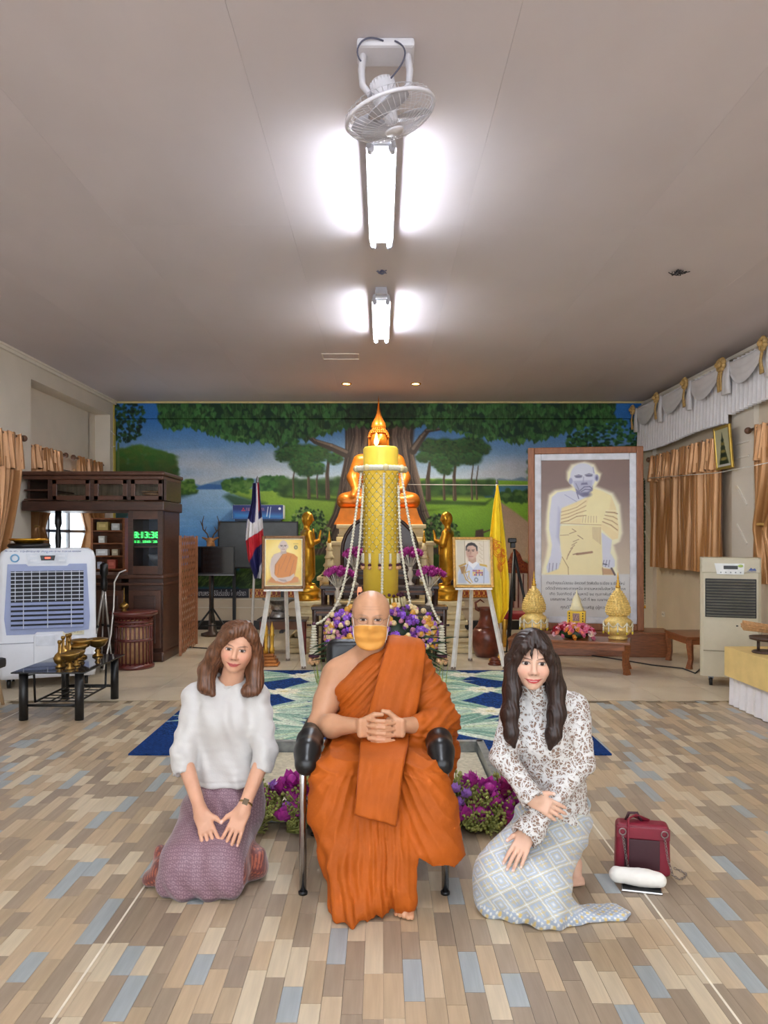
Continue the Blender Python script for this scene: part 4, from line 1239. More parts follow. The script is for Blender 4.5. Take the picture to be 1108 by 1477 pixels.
# monk picture
def paint_monk():
    c = Canvas(0, 0, 48, 62, 3.0, (240, 196, 74))
    c.ell(20, 26, 26, 30, (250, 226, 140), soft=10)
    c.poly([(0, 62), (2, 56), (10, 50), (40, 50), (47, 56), (48, 62)], (206, 170, 100), soft=1.5)
    sk, sh = (212, 190, 174), (150, 124, 110)
    c.poly([(3, 58), (8, 50), (30, 48), (44, 52), (44, 58), (24, 61)], (206, 132, 62), soft=.8)
    c.poly([(8, 24), (12, 20), (20, 17), (28, 17), (38, 20), (43, 24), (41, 40), (38, 54), (12, 54), (8, 44)], (214, 130, 40), soft=.6)
    c.poly([(7, 26), (11, 20), (19, 17), (24, 19), (12, 36), (12, 48), (18, 54), (14, 57), (7, 50), (5, 38)], sk, soft=.6)
    c.line([(24, 18), (13, 34), (12, 46)], .7, (156, 84, 24)); c.line([(34, 22), (26, 44)], .6, (176, 96, 30)); c.line([(38, 28), (32, 50)], .6, (166, 90, 26)); c.line([(28, 22), (20, 40)], .5, (180, 100, 36)); c.line([(18, 34), (16, 48)], .5, (170, 94, 30))
    c.poly([(13, 52), (22, 52), (33, 50), (38, 46), (39, 50), (34, 56), (24, 59), (16, 57)], sk, soft=.6)
    for k in range(4): c.line([(17 + k * 1.2, 54 + k * .8), (27 + k * .4, 55 + k * .8)], .4, sh)
    c.poly([(20, 13), (27, 13), (28, 19), (20, 20)], (190, 166, 150), soft=.5)
    c.ell(23.5, 8.5, 5.8, 7.6, sk, soft=.5); c.ell(17.6, 9.5, 1, 2, sk); c.ell(29.4, 9.5, 1, 2, sk)
    for s in (-1, 1): c.line([(23.5 + s * 1.2, 7.8), (23.5 + s * 4, 7.6)], .7, (90, 72, 64)); c.ell(23.5 + s * 2.6, 8.8, 1.1, .5, (80, 62, 56), soft=.3)
    c.line([(23.5, 8.5), (23, 11)], .6, sh); c.line([(21.5, 13), (25.5, 13)], .6, (160, 108, 96))
    c.ell(40.5, 10.5, 2.4, 2.8, (96, 96, 56), soft=.5); c.ell(40.5, 10.5, 1.3, 1.6, (206, 186, 120), soft=.4); c.line([(37.5, 5.5), (43.5, 5.5)], .6, (170, 140, 60))
    return c
def paint_officer():
    c = Canvas(0, 0, 48, 62, 3.0, (222, 210, 190))
    c.poly([(0, 0), (12, 0), (12, 62), (0, 62)], (206, 196, 174), soft=1); c.line([(12, 0), (12, 62)], .8, (150, 130, 100)); c.line([(40, 0), (40, 40)], .6, (190, 172, 140))
    for k in range(14): c.ell(34 + (k % 3) * 1.8, 4 + k * 2, 1.2, .8, (196, 180, 150), soft=.4, op=.7)
    c.poly([(1, 62), (1, 46), (6, 37), (16, 33), (32, 32), (42, 37), (47, 46), (48, 62)], (200, 206, 222), soft=.8)
    c.poly([(1, 62), (2, 50), (8, 40), (14, 62)], (160, 166, 178), soft=1.5, op=.7)
    c.poly([(17, 27), (29, 27), (31, 33), (24, 41), (17, 34)], (232, 232, 236), soft=.5)
    c.poly([(17, 22), (28, 22), (29, 30), (23, 33), (17, 29)], (188, 150, 128), soft=.5)
    c.ell(22, 16, 8.2, 11, (206, 168, 146), soft=.6)
    c.ell(18, 17, 4, 9, (176, 134, 114), soft=2, op=.6)
    c.poly([(13.5, 14), (13.5, 8), (17, 3.5), (22, 2), (27, 3.5), (31, 8), (31, 15), (29.5, 15), (28.5, 9), (24, 6.5), (18, 7), (15.5, 9), (14.6, 14)], (46, 40, 40), soft=.6)
    c.ell(30.6, 17, 1.2, 2.4, (200, 158, 136), soft=.4)
    for s in (-1, 1): c.line([(21 + s * 1.6, 13.2), (21 + s * 5.2, 12.8)], .8, (60, 48, 44)); c.ell(21 + s * 3.4, 14.8, 1.4, .6, (50, 40, 38), soft=.3)
    c.line([(21, 14), (20.2, 19)], .8, (168, 124, 104)); c.line([(18.2, 22.6), (24, 22.6)], .9, (160, 90, 84))
    c.poly([(2, 36), (13, 32), (14, 34), (4, 38)], (176, 136, 60), soft=.5); c.poly([(33, 33), (44, 35), (45, 38), (34, 36)], (206, 166, 70), soft=.5)
    c.poly([(4, 38), (12, 36), (12, 46), (7, 48)], (146, 104, 52), soft=.6); c.line([(12, 38), (10, 48), (13, 56), (20, 62)], 1.6, (186, 146, 66)); c.line([(13, 46), (18, 44), (17, 52), (22, 60)], 1.2, (206, 166, 80)); c.line([(16, 34), (12, 46), (16, 56)], .9, (150, 110, 50))
    R = random.Random(2)
    cols = [(150, 90, 130), (196, 60, 60), (220, 180, 70), (90, 90, 150), (120, 50, 60), (230, 200, 120)]
    for j in range(3):
        for k in range(7): c.poly([(23 + k * 2.2, 42 + j * 3), (24.8 + k * 2.2, 42 + j * 3), (24.8 + k * 2.2, 44.6 + j * 3), (23 + k * 2.2, 44.6 + j * 3)], R.choice(cols), soft=.3)
    c.ell(28, 56.5, 3, 3.4, (110, 124, 140), soft=.6); c.ell(28, 56.5, 1.6, 1.8, (196, 196, 206), soft=.4)
    c.line([(40, 40), (39, 62)], .8, (120, 124, 140))
    return c
EY = 8.85
mEasel = M('white_easel_wood', (238, 234, 226), .55, var=.08, scale=14)
mBrownFoot = M('easel_foot', (120, 104, 92), .6)
def easel(pxc, pl, pr, label, label2, canvas, mf, w, h, py_bot, rz):
    xc = X(pxc, EY); zb_ = Z(py_bot, EY)
    t = thing('easel', label, 'easel', (xc, EY, 0), rz)
    dl = (pl - pxc) * EY / FPX; dr = (pr - pxc) * EY / FPX
    zt_ = zb_ + h * .9
    for (e, tpx) in ((dl, -.08), (dr, .08)):
        q = zt_ - .0
        l = MB().tube([(e, -.05, .012), (tpx, .16, zt_)], [.03, .024], 4, smooth=False).build('leg', mEasel, t)
        MB().box((e, -.05, .014), (.05, .05, .028)).build('foot', mBrownFoot, l)
    l = MB().tube([(.04, .55, .012), (.01, .2, zt_ - .05)], [.024, .022], 4, smooth=False).build('leg', mEasel, t)
    MB().box((.04, .55, .014), (.05, .05, .028)).build('foot', mBrownFoot, l)
    f_ = (zb_ - .05) / zt_
    yy = -.05 + .21 * f_ - .03
    MB().box((0, yy - .012, zb_ - .012), (w * .9, .07, .022)).build('ledge', mEasel, t)
    a = math.atan2(.21, zt_)
    R2 = Matrix.Rotation(rz, 3, 'Z') @ Vector((0, yy - .012, 0))
    picture('framed_picture', label2, (xc + R2.x, EY + R2.y, zb_ + .001), rz, -a, w, h, .032, canvas, mf, (.014, mMatBoard))
easel(409, 371, 438, 'white wooden easel holding the orange robed monk picture', 'framed picture of a seated orange robed monk on the white easel', paint_monk(), mFrameBr, .50, .62, 850, .1)
easel(684, 653, 727, 'white wooden easel holding the uniformed portrait', 'framed portrait of a man in white dress uniform on the white easel', paint_officer(), mFrameGd, .47, .59, 848, .04)

# flags
mPoleW = M('white_pole', (214, 210, 204), .35, .2)
fy = 9.3
fl = thing('flag', 'drooping red white and blue striped flag on a white pole beside the monk picture', 'flag', (X(365, fy), fy, 0))
MB().tube([(X(362, fy) - X(365, fy), 0, .05), (X(371.5, fy) - X(365, fy), 0, Z(697, fy))], .016, 10).build('pole', mPoleW, fl)
MB().lathe([(.016, 0), (.024, .015), (.016, .03), (.02, .05), (.001, .09)], c=(X(371.5, fy) - X(365, fy), 0, Z(697, fy)), n=10).build('finial', mAlu, fl)
MB().lathe([(.15, 0), (.15, .03), (.04, .06), (.03, .10)], n=18, c=(X(362, fy) - X(365, fy), 0, 0)).build('base', mGoldPaint, fl)
c = Canvas(354, 697, 383, 834, 1.6, (38, 36, 92))
c.poly([(354, 748), (368, 757), (354, 774)], (226, 222, 222), soft=.4); c.poly([(354, 762), (384, 744), (384, 762), (354, 780)], (228, 224, 222), soft=.5)
c.poly([(372, 697), (384, 697), (384, 746), (374, 746)], (46, 40, 96), soft=.6); c.poly([(374, 697), (380, 697), (378, 735), (375, 740)], (196, 60, 66), soft=.6); c.poly([(370, 697), (374.5, 697), (375, 760), (369, 760)], (232, 228, 226), soft=.6)
c.poly([(354, 780), (384, 762), (384, 782), (370, 790), (362, 806), (354, 812)], (196, 34, 44), soft=.5)
c.poly([(364, 834), (383, 808), (384, 834)], (224, 222, 226), soft=.5)
def fflag(u, v):
    px = np.interp(v, [0, .2, .4, .6, .8, 1], [366, 364, 357, 354.5, 358, 368]); pr = np.interp(v, [0, .2, .4, .6, .8, 1], [375, 377, 380, 382, 381, 378])
    xx = px + (pr - px) * u; zz = 697 + (834 - 697) * v
    y = fy - .05 + .05 * np.sin(u * 9 + v * 3) * (0.25 + v) + .02 * np.sin(u * 23)
    return np.stack([(xx - VX) * fy / FPX - X(365, fy), y - fy, CAMH - (zz - VY) * fy / FPX], 1)
c.mesh('cloth', fflag, M('flag_cloth', vcol=True, rough=.6, var=.05), fl, thick=.004)
yf = thing('flag', 'long furled yellow flag with a red emblem beside the uniformed portrait', 'flag', (X(720, fy), fy, 0))
MB().tube([(X(724, fy) - X(720, fy), .03, .05), (X(717.5, fy) - X(720, fy), .03, Z(698, fy))], .015, 10).build('pole', mPoleW, yf)
MB().lathe([(.015, 0), (.022, .015), (.001, .06)], c=(X(717.5, fy) - X(720, fy), .03, Z(698, fy)), n=10).build('finial', mAlu, yf)
MB().lathe([(.15, 0), (.15, .03), (.04, .06), (.03, .10)], n=18, c=(X(724, fy) - X(720, fy), .03, 0)).build('base', mGoldPaint, yf)
c = Canvas(0, 0, 30, 196, 1.6, (254, 220, 44))
R = random.Random(9)
for cx_, cy_, r_ in ((14, 92, 8), (20, 104, 7), (10, 84, 6), (24, 96, 5), (18, 116, 5)):
    for q in range(3):
        c.line([(cx_ + r_ * (1 - .3 * q) * math.cos(a), cy_ + r_ * (1 - .3 * q) * math.sin(a) * 1.3) for a in np.linspace(q, q + 4.6, 12)], 1.0, (216, 104, 30), soft=.5, op=.9)
c.line([(8, 78), (22, 82)], 1, (206, 120, 30)); c.line([(16, 120), (17, 132)], 1, (210, 110, 30))
def fyel(u, v):
    l = np.interp(v, [0, .15, .4, .7, .9, 1], [716, 711, 706, 704.5, 710, 717]); r = np.interp(v, [0, .15, .4, .7, .9, 1], [718, 723, 729, 734, 733, 722])
    xx = l + (r - l) * u; zz = 700 + 198 * v
    y = -.05 + (.05 * np.sin(u * 8 + v * 1.5) + .025 * np.sin(u * 19)) * np.minimum(1, v * 3 + .1)
    return np.stack([(xx - VX) * fy / FPX - X(720, fy), y, CAMH - (zz - VY) * fy / FPX], 1)
c.mesh('cloth', fyel, M('flag_cloth'), yf, thick=.004)

# silver bowl on red-legged table behind the left easel, gold pillars ornament
mRedLac = M('red_lacquer', (110, 26, 26), .35, coat=.3)
tb_ = thing('offering_table', 'small dark carved table with red legs behind the monk picture easel', 'table', (X(409, 9.75), 9.75, 0))
zt_ = Z(893, 9.6)
MB().box((0, 0, zt_ - .015), (.62, .36, .03), bev=.006).build('top', mLacq, tb_)
MB().box((0, -.15, zt_ - .08), (.56, .02, .10)).build('carved_apron', M('lacquer_carving'), tb_)
for sx in (-1, 1):
    for sy in (-1, 1): MB().box((sx * .25, sy * .14, (zt_ - .03) / 2), (.05, .05, zt_ - .03), bev=.01).build('leg', mRedLac, tb_)
sb = thing('silver_bowl', 'embossed silver pedestal bowl on the red legged table', 'bowl', (X(403, 9.75), 9.75, zt_))
mSilver = M('silver', (168, 166, 164), .3, .9, var=.25, scale=40, bump=.5, bscale=70)
MB().lathe([(.12, 0), (.13, .02), (.10, .07), (.09, .09)], n=24).build('foot', mSilver, sb)
MB().lathe([(.09, .09), (.11, .12), (.10, .15), (.14, .20), (.21, .23), (.215, .245), (.20, .24), (.1, .2), (.001, .19)], n=28).build('bowl', mSilver, sb)
gp = thing('twin_pillar_ornament', 'gilded twin pillar ornament on a stepped base under the monk picture', 'ornament', (X(388, 9.05), 9.05, 0))
for k in range(4): MB().box((0, 0, .02 + k * .035), (.24 - k * .04, .2 - k * .03, .035), bev=.008).build('step', M('copper_gold', (168, 104, 50), .35, .6, var=.2), gp)
for s in (-1, 1):
    MB().lathe([(.028, .14), (.03, .2), (.02, .22), (.024, .34), (.034, .36), (.022, .38), (.026, .44), (.014, .47), (.001, .52)], c=(s * .036, 0, 0), n=12).build('pillar', mGoldPaint, gp)
MB().cyl((0, .03, .14), (0, .03, .62), .004, n=6).build('rod', mAlu, gp)
# ================================================================== RIGHT SIDE
mTeak = M('teak_wood', (134, 78, 42), .35, var=.22, scale=10, stretch=(1, 6, 6), coat=.2)
mTeak2 = M('teak_frame_wood', (150, 94, 58), .4, var=.15, scale=8, stretch=(5, 5, 1))
# ---- big portrait on a wooden plinth
def paint_elder():
    c = Canvas(783, 660, 902, 905, 1.6, (132, 104, 90))
    c.poly([(783, 660), (902, 660), (902, 842), (783, 842)], (128, 100, 88), col2=(200, 182, 156), g=(700, 830))
    c.poly([(783, 838), (902, 838), (902, 906), (783, 906)], (214, 212, 210), soft=1)
    T = lambda p: [(790 + a / 7.98, 655 + b / 7.98) for a, b in p]
    halo = T([(240, 200), (240, 300), (300, 385), (260, 405), (110, 430), (45, 490), (20, 700), (10, 900), (30, 1100), (10, 1250), (-20, 1380), (-35, 1470), (760, 1470), (740, 1400), (745, 1260), (705, 1100), (770, 1060), (800, 950), (775, 620), (700, 470), (520, 385), (555, 310), (575, 230), (540, 200), (500, 110), (400, 75), (290, 110)])
    for gdx, op in ((3.5, .35), (2, .6), (.8, 1)):
        cx_ = sum(p[0] for p in halo) / len(halo); cy_ = sum(p[1] for p in halo) / len(halo)
        c.poly([(a + (a - cx_) / abs(a - cx_ + 1e-6) * gdx, b + (-gdx if b < cy_ else 0)) for a, b in halo], (244, 238, 200), soft=1.5, op=op)
    sk, s2, s3 = (212, 213, 226), (160, 160, 192), (92, 86, 122)
    # torso, arms
    c.poly(T([(60, 500), (120, 440), (270, 415), (330, 440), (500, 400), (520, 600), (150, 700), (150, 1100), (165, 1250), (175, 1350), (130, 1460), (10, 1460), (0, 1380), (45, 1230), (60, 1100), (30, 900), (35, 700)]), sk, soft=.7)
    c.poly(T([(130, 620), (160, 700), (150, 1100), (110, 1000)]), s2, soft=2, op=.6); c.line(T([(330, 440), (350, 520)]), 1.2, s3); c.line(T([(200, 470), (330, 560)]), 1, s2)
    for k in range(4): c.line(T([(35 + k * 38, 1330), (25 + k * 38, 1450)]), .7, s3)
    c.poly(T([(590, 940), (705, 1040), (690, 1200), (735, 1290), (735, 1370), (690, 1400), (600, 1370), (600, 1250)]), sk, soft=.7)
    for k in range(3): c.line(T([(620 + k * 30, 1290), (600 + k * 34, 1370)]), .8, s3)
    c.line(T([(610, 1335), (650, 1345)]), 1.6, (50, 50, 70))
    # lower robe
    c.poly(T([(150, 860), (590, 850), (600, 1250), (610, 1470), (-30, 1470), (130, 1400), (170, 1240), (140, 1000)]), (240, 224, 164), soft=.7)
    c.poly(T([(600, 1390), (700, 1400), (740, 1470), (610, 1470)]), (196, 150, 100), soft=1); c.line(T([(700, 1390), (735, 1470)]), 2.5, (84, 56, 48))
    c.line(T([(605, 1380), (608, 1470)]), .8, (150, 110, 70)); c.line(T([(170, 1250), (235, 1380), (238, 1470)]), .8, (150, 116, 66))
    # upper robe
    c.poly(T([(165, 640), (330, 560), (440, 500), (500, 395), (600, 430), (700, 490), (750, 640), (780, 900), (770, 1020), (710, 1035), (590, 900), (580, 850), (150, 830)]), (240, 220, 160), soft=.7)
    c.poly(T([(500, 400), (620, 440), (700, 500), (680, 640), (590, 850), (370, 840), (400, 700)]), (246, 232, 172), soft=1)
    R = random.Random(4)
    dk, lt = (136, 92, 54), (250, 240, 196)
    for k in range(9):
        y0 = 650 + k * 22
        c.line(T([(160, y0 + 15), (240, y0 - 8), (330, y0 - 40 - k * 3), (430, 520 + k * 30)]), R.uniform(.5, 1.1), dk if k % 2 else lt, op=.8)
    for k in range(9):
        c.line(T([(600 + k * 6, 830 - k * 20), (690 + k * 6, 880 - k * 26), (765, 950 - k * 34)]), R.uniform(.6, 1.4), dk if k % 2 else lt, op=.85)
    for k in range(6): c.line(T([(390 + k * 30, 820), (400 + k * 28, 740)]), .5, dk, op=.6)
    c.line(T([(150, 832), (590, 850)]), .7, (170, 130, 80)); c.line(T([(150, 980), (240, 975)]), .6, dk)
    for k in range(7): c.line(T([(500 + k * 14, 880), (505 + k * 13, 1020 + k * 12)]), .5, dk, op=.6)
    for k in range(6): c.line(T([(350 - k * 22, 1030 + k * 36), (290 - k * 14, 1060 + k * 44)]), .9, dk, op=.8)
    c.line(T([(330, 1215), (400, 1205), (490, 1190)]), 3.2, (150, 104, 60)); c.line(T([(290, 1220), (340, 1205)]), 1.4, dk); c.line(T([(340, 980), (395, 1025)]), .9, dk)
    c.line(T([(250, 960), (320, 930), (280, 900)]), .8, dk)
    # neck and head
    c.poly(T([(310, 380), (500, 360), (500, 420), (400, 500), (330, 460)]), (120, 116, 150), soft=1)
    c.ell(*T([(395, 250)])[0], 17.2, 21.5, sk, soft=.7)
    c.poly(T([(290, 300), (500, 290), (490, 400), (440, 445), (370, 445), (310, 380)]), (178, 178, 202), soft=1.2)
    c.ell(*T([(395, 150)])[0], 13, 8, (214, 216, 226), soft=4)
    c.ell(*T([(265, 300)])[0], 2.6, 5, s2, soft=.6); c.ell(*T([(545, 262)])[0], 2.8, 5.4, s2, soft=.6); c.ell(*T([(545, 265)])[0], 1.2, 3, s3, soft=.5)
    for ex, ey in ((350, 245), (462, 232)):
        c.line(T([(ex - 42, ey - 8), (ex, ey - 22), (ex + 35, ey - 12)]), 1.2, (112, 108, 130)); c.ell(*T([(ex, ey)])[0], 4.6, 2.2, (140, 138, 166), soft=.8); c.line(T([(ex - 30, ey + 4), (ex + 30, ey + 2)]), 1.1, (62, 58, 84))
    c.line(T([(405, 250), (398, 320)]), 1.2, (160, 160, 186)); c.poly(T([(380, 325), (440, 318), (450, 345), (375, 350)]), s3, soft=.8, op=.8)
    c.line(T([(365, 420), (410, 375), (470, 370), (495, 400)]), 1.3, s3); c.line(T([(375, 435), (420, 405), (480, 410)]), 1.2, (90, 84, 116)); c.ell(*T([(430, 470)])[0], 6, 3.4, (96, 90, 122), soft=2)
    c.line(T([(320, 330), (345, 390), (360, 440)]), .9, s3, op=.7); c.line(T([(505, 130), (515, 200)]), 1.2, s2)
    return c
RZP = -.14
py_ = 9.95
pl = thing('plinth', 'low brown wooden plinth under the big portrait', 'plinth', (X(850, py_), py_ + .05, 0), RZP)
MB().box((.1, 0, .15), (1.75, .5, .30), bev=.01).build('box', mTeak, pl); MB().box((.1, 0, .30), (1.8, .54, .03), bev=.006).build('top', mTeak, pl)
big = picture('large_portrait', 'tall wood framed portrait of an elderly robed monk on the plinth', (X(843, py_), py_ - .05, .316), RZP, -.02, 1.45, 2.36, .085, paint_elder(), mTeak2, (.085, M('silver_mat', (222, 224, 232), .4)), d=.06)
mInkB = M('black_ink', (44, 40, 46), .6)
for k, (tx, ww_, zz) in enumerate((('ท่านเจ้าคุณนโปธรรม อัครวงศ์ วัดพันอ้น อ.เมือง จ.เชียงใหม่', .98, .60), ('อดีตเจ้าคณะพระภาคเหนือ อารามหลวงในจังหวัดภูมิภาค', 1.0, .53), ('เกิด วันอาทิตย์ เดือนหกปี ๒๔ กุมภาพันธ์ ๒๔๔๒', .90, .46), ('มรณภาพ วันพฤหัสบดี ที่ ๒๐ เมษายน ๒๕๓๔', .88, .39), ('คุณวิไล สุขประเสริฐ (ผู้ถวาย)', .62, .29))):
    text_mesh('caption_line', tx, .05, mInkB, big, (0, -.0065, zz), width=ww_)
# ---- teak bench table with gilded ornaments and roses
def cab_table(name, label, loc, rz, w, d, h, mat):
    t = thing(name, label, 'table', loc, rz)
    MB().box((0, 0, h - .015), (w, d, .03), bev=.008).build('top', mat, t)
    for s in (-1, 1):
        MB().box((0, s * (d / 2 - .03), h - .06), (w - .1, .02, .06)).build('apron', mat, t)
        MB().box((s * (w / 2 - .03), 0, h - .06), (.02, d - .1, .06)).build('apron', mat, t)
    for sx in (-1, 1):
        for sy in (-1, 1):
            x, y = sx * (w / 2 - .045), sy * (d / 2 - .045)
            MB().tube([(x, y, h - .03), (x, y, h * .7), (x - sx * .012, y, h * .3), (x + sx * .004, y, .04), (x + sx * .008, y, 0)], [.045, .042, .032, .036, .044], 4, smooth=False).build('leg', mat, t)
    return t
BRZ = -.33
bcx, bcy, bh = 2.16, 8.82, .355
cab_table('bench_table', 'long low teak table in front of the big portrait', (bcx, bcy, 0), BRZ, 1.34, .5, bh, mTeak)
def onb(lx, ly): return (bcx + lx * math.cos(BRZ) - ly * math.sin(BRZ), bcy + lx * math.sin(BRZ) + ly * math.cos(BRZ), bh)
mGoldStuds = M('pale_gold', (232, 200, 120), .38, .2, var=.15, scale=50)
def stupa(lx, ly, lab):
    t = thing('gilded_stupa', lab, 'ornament', onb(lx, ly), group='gilded studded stupas')
    MB().lathe([(.10, 0), (.11, .02), (.09, .04), (.12, .06), (.155, .10), (.16, .13), (.13, .16), (.15, .19), (.145, .22), (.10, .25), (.105, .27)], n=24).build('base', mGoldStuds, t)
    MB().lathe([(.105, .27), (.13, .30), (.128, .36), (.10, .44), (.06, .51), (.03, .56), (.025, .58)], n=24).build('bulb', mGoldStuds, t)
    sp = MB().lathe([(.025, .58), (.03, .60), (.014, .615), (.024, .63), (.012, .645), (.018, .66), (.008, .675), (.012, .69), (.001, .76)], n=12).build('spire', mGoldPaint, t)
    st = MB()
    for i in range(11):
        zz = .285 + i * .025
        rr = np.interp(zz, [.27, .30, .36, .44, .51, .56], [.105, .13, .128, .10, .06, .03]); n = max(7, int(2 * PI * rr / .032))
        for j in range(n):
            a = 2 * PI * (j + .5 * (i % 2)) / n; st.ball((rr * math.cos(a), rr * math.sin(a), zz), .013, 6, 4)
    o = st.build('studs', mGoldStuds, t); o['kind'] = 'stuff'
    for j in range(10):
        a0, a1 = 2 * PI * j / 10, 2 * PI * (j + 1) / 10
        pts = [(.165 * math.cos(a0 + (a1 - a0) * q), .165 * math.sin(a0 + (a1 - a0) * q), .20 - .05 * math.sin(PI * q)) for q in np.linspace(0, 1, 7)]
        MB().tube(pts, .006, 5).build('bead_swag', mBead, t)
        dr = MB().tube([(.165 * math.cos(a0), .165 * math.sin(a0), .19 - .012 * q) for q in range(9)], [.006, .01] * 4 + [.006], 6).build('bead_drop', mBead, t)
        MB().ball((.165 * math.cos(a0), .165 * math.sin(a0), .08), (.012, .012, .018), 6, 4).build('yellow_tip', M('yellow_tip', (214, 190, 50), .5), dr)
stupa(-.42, .12, 'gilded studded stupa ornament at the banner end of the long teak table')
stupa(.53, .06, 'gilded studded stupa ornament at the wall end of the long teak table')
t = thing('yellow_reliquary', 'small yellow shrine box with a white pointed top behind the roses', 'ornament', onb(.07, .12), BRZ)
MB().lathe([(.13, 0), (.14, .05), (.11, .10), (.12, .14), (.10, .17)], n=24).build('foot', mGoldStuds, t)
MB().box((0, 0, .235), (.20, .16, .13), bev=.008).build('body', M('bright_yellow', (226, 186, 40), .45), t)
MB().box((0, -.083, .235), (.075, .008, .09)).build('window_panel', M('panel_floral', (190, 150, 130), .5, col2=(90, 70, 90), scale=70), t)
for k in range(2):
    for j in range(4): MB().box((-.075 + .15 * k, -.082, .19 + j * .03), (.012, .006, .016)).build('slot', mBez, t)
MB().lathe([(.075, .30), (.08, .33), (.06, .36), (.062, .385), (.05, .39), (.05, .43), (.03, .47), (.012, .50), (.001, .55)], n=18).build('pointed_top', M('ivory_top', (226, 216, 176), .4), t)
rs = thing('rose_bouquet', 'heap of pink, red and cream artificial roses on the teak table', 'flowers', onb(.05, -.1), BRZ)
rcol = [('pink_rose', (224, 120, 150)), ('red_rose', (166, 26, 44)), ('cream_rose', (238, 214, 190)), ('orange_rose', (236, 160, 60)), ('salmon_rose', (232, 140, 116)), ('pale_rose', (240, 190, 200))]
rm = []
for nm, cc in rcol:
    mb = MB(); mb.ball((0, 0, .012), (.02, .02, .02), 8, 5); petal_mb(5, .03, .018, .5, mb, up=1); petal_mb(6, .036, .02, .8, mb, up=.75); petal_mb(6, .036, .022, 1.1, mb, up=.35)
    o = mb.build(nm, M(nm, cc, .55, var=.2, scale=40)); rm.append(o.data); bpy.data.objects.remove(o)
R = random.Random(8)
for k in range(96):
    a = R.uniform(0, 2 * PI); q = R.random() ** .42; ph = 1 - q * q
    x_ = math.cos(a) * q * .23; y_ = math.sin(a) * q * .10
    zz = .015 + .14 * math.sqrt(max(0, ph)) + (.02 if y_ > 0 else 0)
    ki = R.choices(range(6), [.28, .12, .16, .1, .16, .18])[0]
    if x_ < -.10 and R.random() < .4: ki = 1
    if x_ > .06 and R.random() < .5: ki = 0
    o = bpy.data.objects.new(rcol[ki][0], rm[ki]); link(o, rs); o.location = (x_, y_, zz); o.rotation_euler = (.8 - y_ * 4, x_ * 3, R.uniform(0, 6))
MB().ball((0, .02, .06), (.17, .06, .058), 14, 8).build('leaf_core', mLeaf, rs)
cab_table('corner_table', 'low brown wooden table by the wall behind the beige cooler', (3.86, 9.12, 0), 0, .74, .72, .37, mTeak)
o = MB().lathe([(.03, 0), (.05, .02), (.05, .06), (.02, .08)], n=12).build('purple_pot', M('purple_glaze', (86, 40, 130), .3)); o.location = (4.12, 9.1, .37)
tag(o, 'small purple pot on the low table behind the beige cooler', 'pot')

# ---- brown jar, camera tripod, throne chair
jar = thing('clay_jar', 'tall brown glazed clay jar with a narrow neck behind the easel', 'jar', (X(702, 9.75), 9.75, 0))
mClay = M('brown_glaze', (112, 52, 34), .3, var=.25, scale=14, coat=.3)
MB().lathe([(.13, 0), (.17, .08), (.20, .2), (.19, .3), (.155, .36)], n=24).build('lower_bowl', mClay, jar)
MB().lathe([(.155, .36), (.12, .40), (.085, .5), (.09, .58), (.12, .62), (.105, .62), (.05, .55)], n=24).build('neck', mClay, jar)
for s in (-1, 1): MB().tube([(s * .09, 0, .58), (s * .13, 0, .60), (s * .14, 0, .68), (s * .08, 0, .72), (s * .03, 0, .68)], [.02, .02, .016, .012, .006], 7).build('curled_lip', mClay, jar)
lidp = thing('clay_pot', 'small red stepped clay pot on the tiles at the easel foot', 'pot', (X(714, 9.1), 9.1, 0))
for k in range(3): MB().lathe([(.08 - k * .015, k * .03), (.085 - k * .015, k * .03 + .012), (.065 - k * .015, k * .03 + .03)], n=18).build('step', mClay, lidp)
tp = thing('camera_tripod', 'black camera tripod standing behind the yellow flag', 'tripod', (X(742, 9.75), 9.75, 0))
zt_ = Z(792, 9.75)
MB().cyl((0, 0, .7), (0, 0, zt_), .016, n=10).build('column', mBez, tp)
for a in (248, 335, 100):
    a = math.radians(a); MB().tube([(0, 0, zt_ - .06), (math.cos(a) * .3, math.sin(a) * .28, .012)], [.02, .012], 8).build('leg', mBez, tp)
MB().box((-.02, 0, zt_ + .05), (.06, .07, .07), bev=.01).box((-.03, -.02, zt_ + .11), (.10, .09, .06), bev=.012).build('head', mBez, tp)
th = thing('throne_chair', 'ornate gilded chair with pale padded back and red seat beside the big portrait', 'chair', (X(747, 10.78), 10.78, 0))
mRedSeat = M('red_velvet', (156, 30, 30), .7, sheen=.3)
MB().box((0, 0, .42), (.46, .46, .09), bev=.03).build('seat', mRedSeat, th)
MB().box((0, .19, .75), (.34, .06, .5), bev=.02).build('backrest', M('striped_satin', (216, 200, 176), .5), th)
MB().prism([(-.22, 1.0), (-.2, 1.12), (-.1, 1.18), (-.06, 1.28), (0, 1.34), (.06, 1.28), (.1, 1.18), (.2, 1.12), (.22, 1.0)], .16, .22).build('crest', M('gilt_red', (176, 90, 40), .4, .4, col2=(120, 40, 24), scale=40), th)
for k in range(4): MB().box((-.105 + .07 * k, .155, .75), (.018, .012, .48)).build('back_stripe', M('brown_stripe', (120, 70, 50), .5), th)
for sx in (-1, 1):
    MB().box((sx * .2, .19, .7), (.05, .07, .66), bev=.015).build('back_post', mGoldPaint, th)
    MB().tube([(sx * .21, .16, .68), (sx * .23, -.05, .70), (sx * .22, -.2, .66), (sx * .21, -.2, .44)], .022, 8).build('arm', mGoldPaint, th)
    for sy in (-1, 1): MB().tube([(sx * .2, sy * .19, .38), (sx * .22, sy * .2, .2), (sx * .2, sy * .19, .0)], [.04, .025, .035], 8).build('leg', mGoldPaint, th)

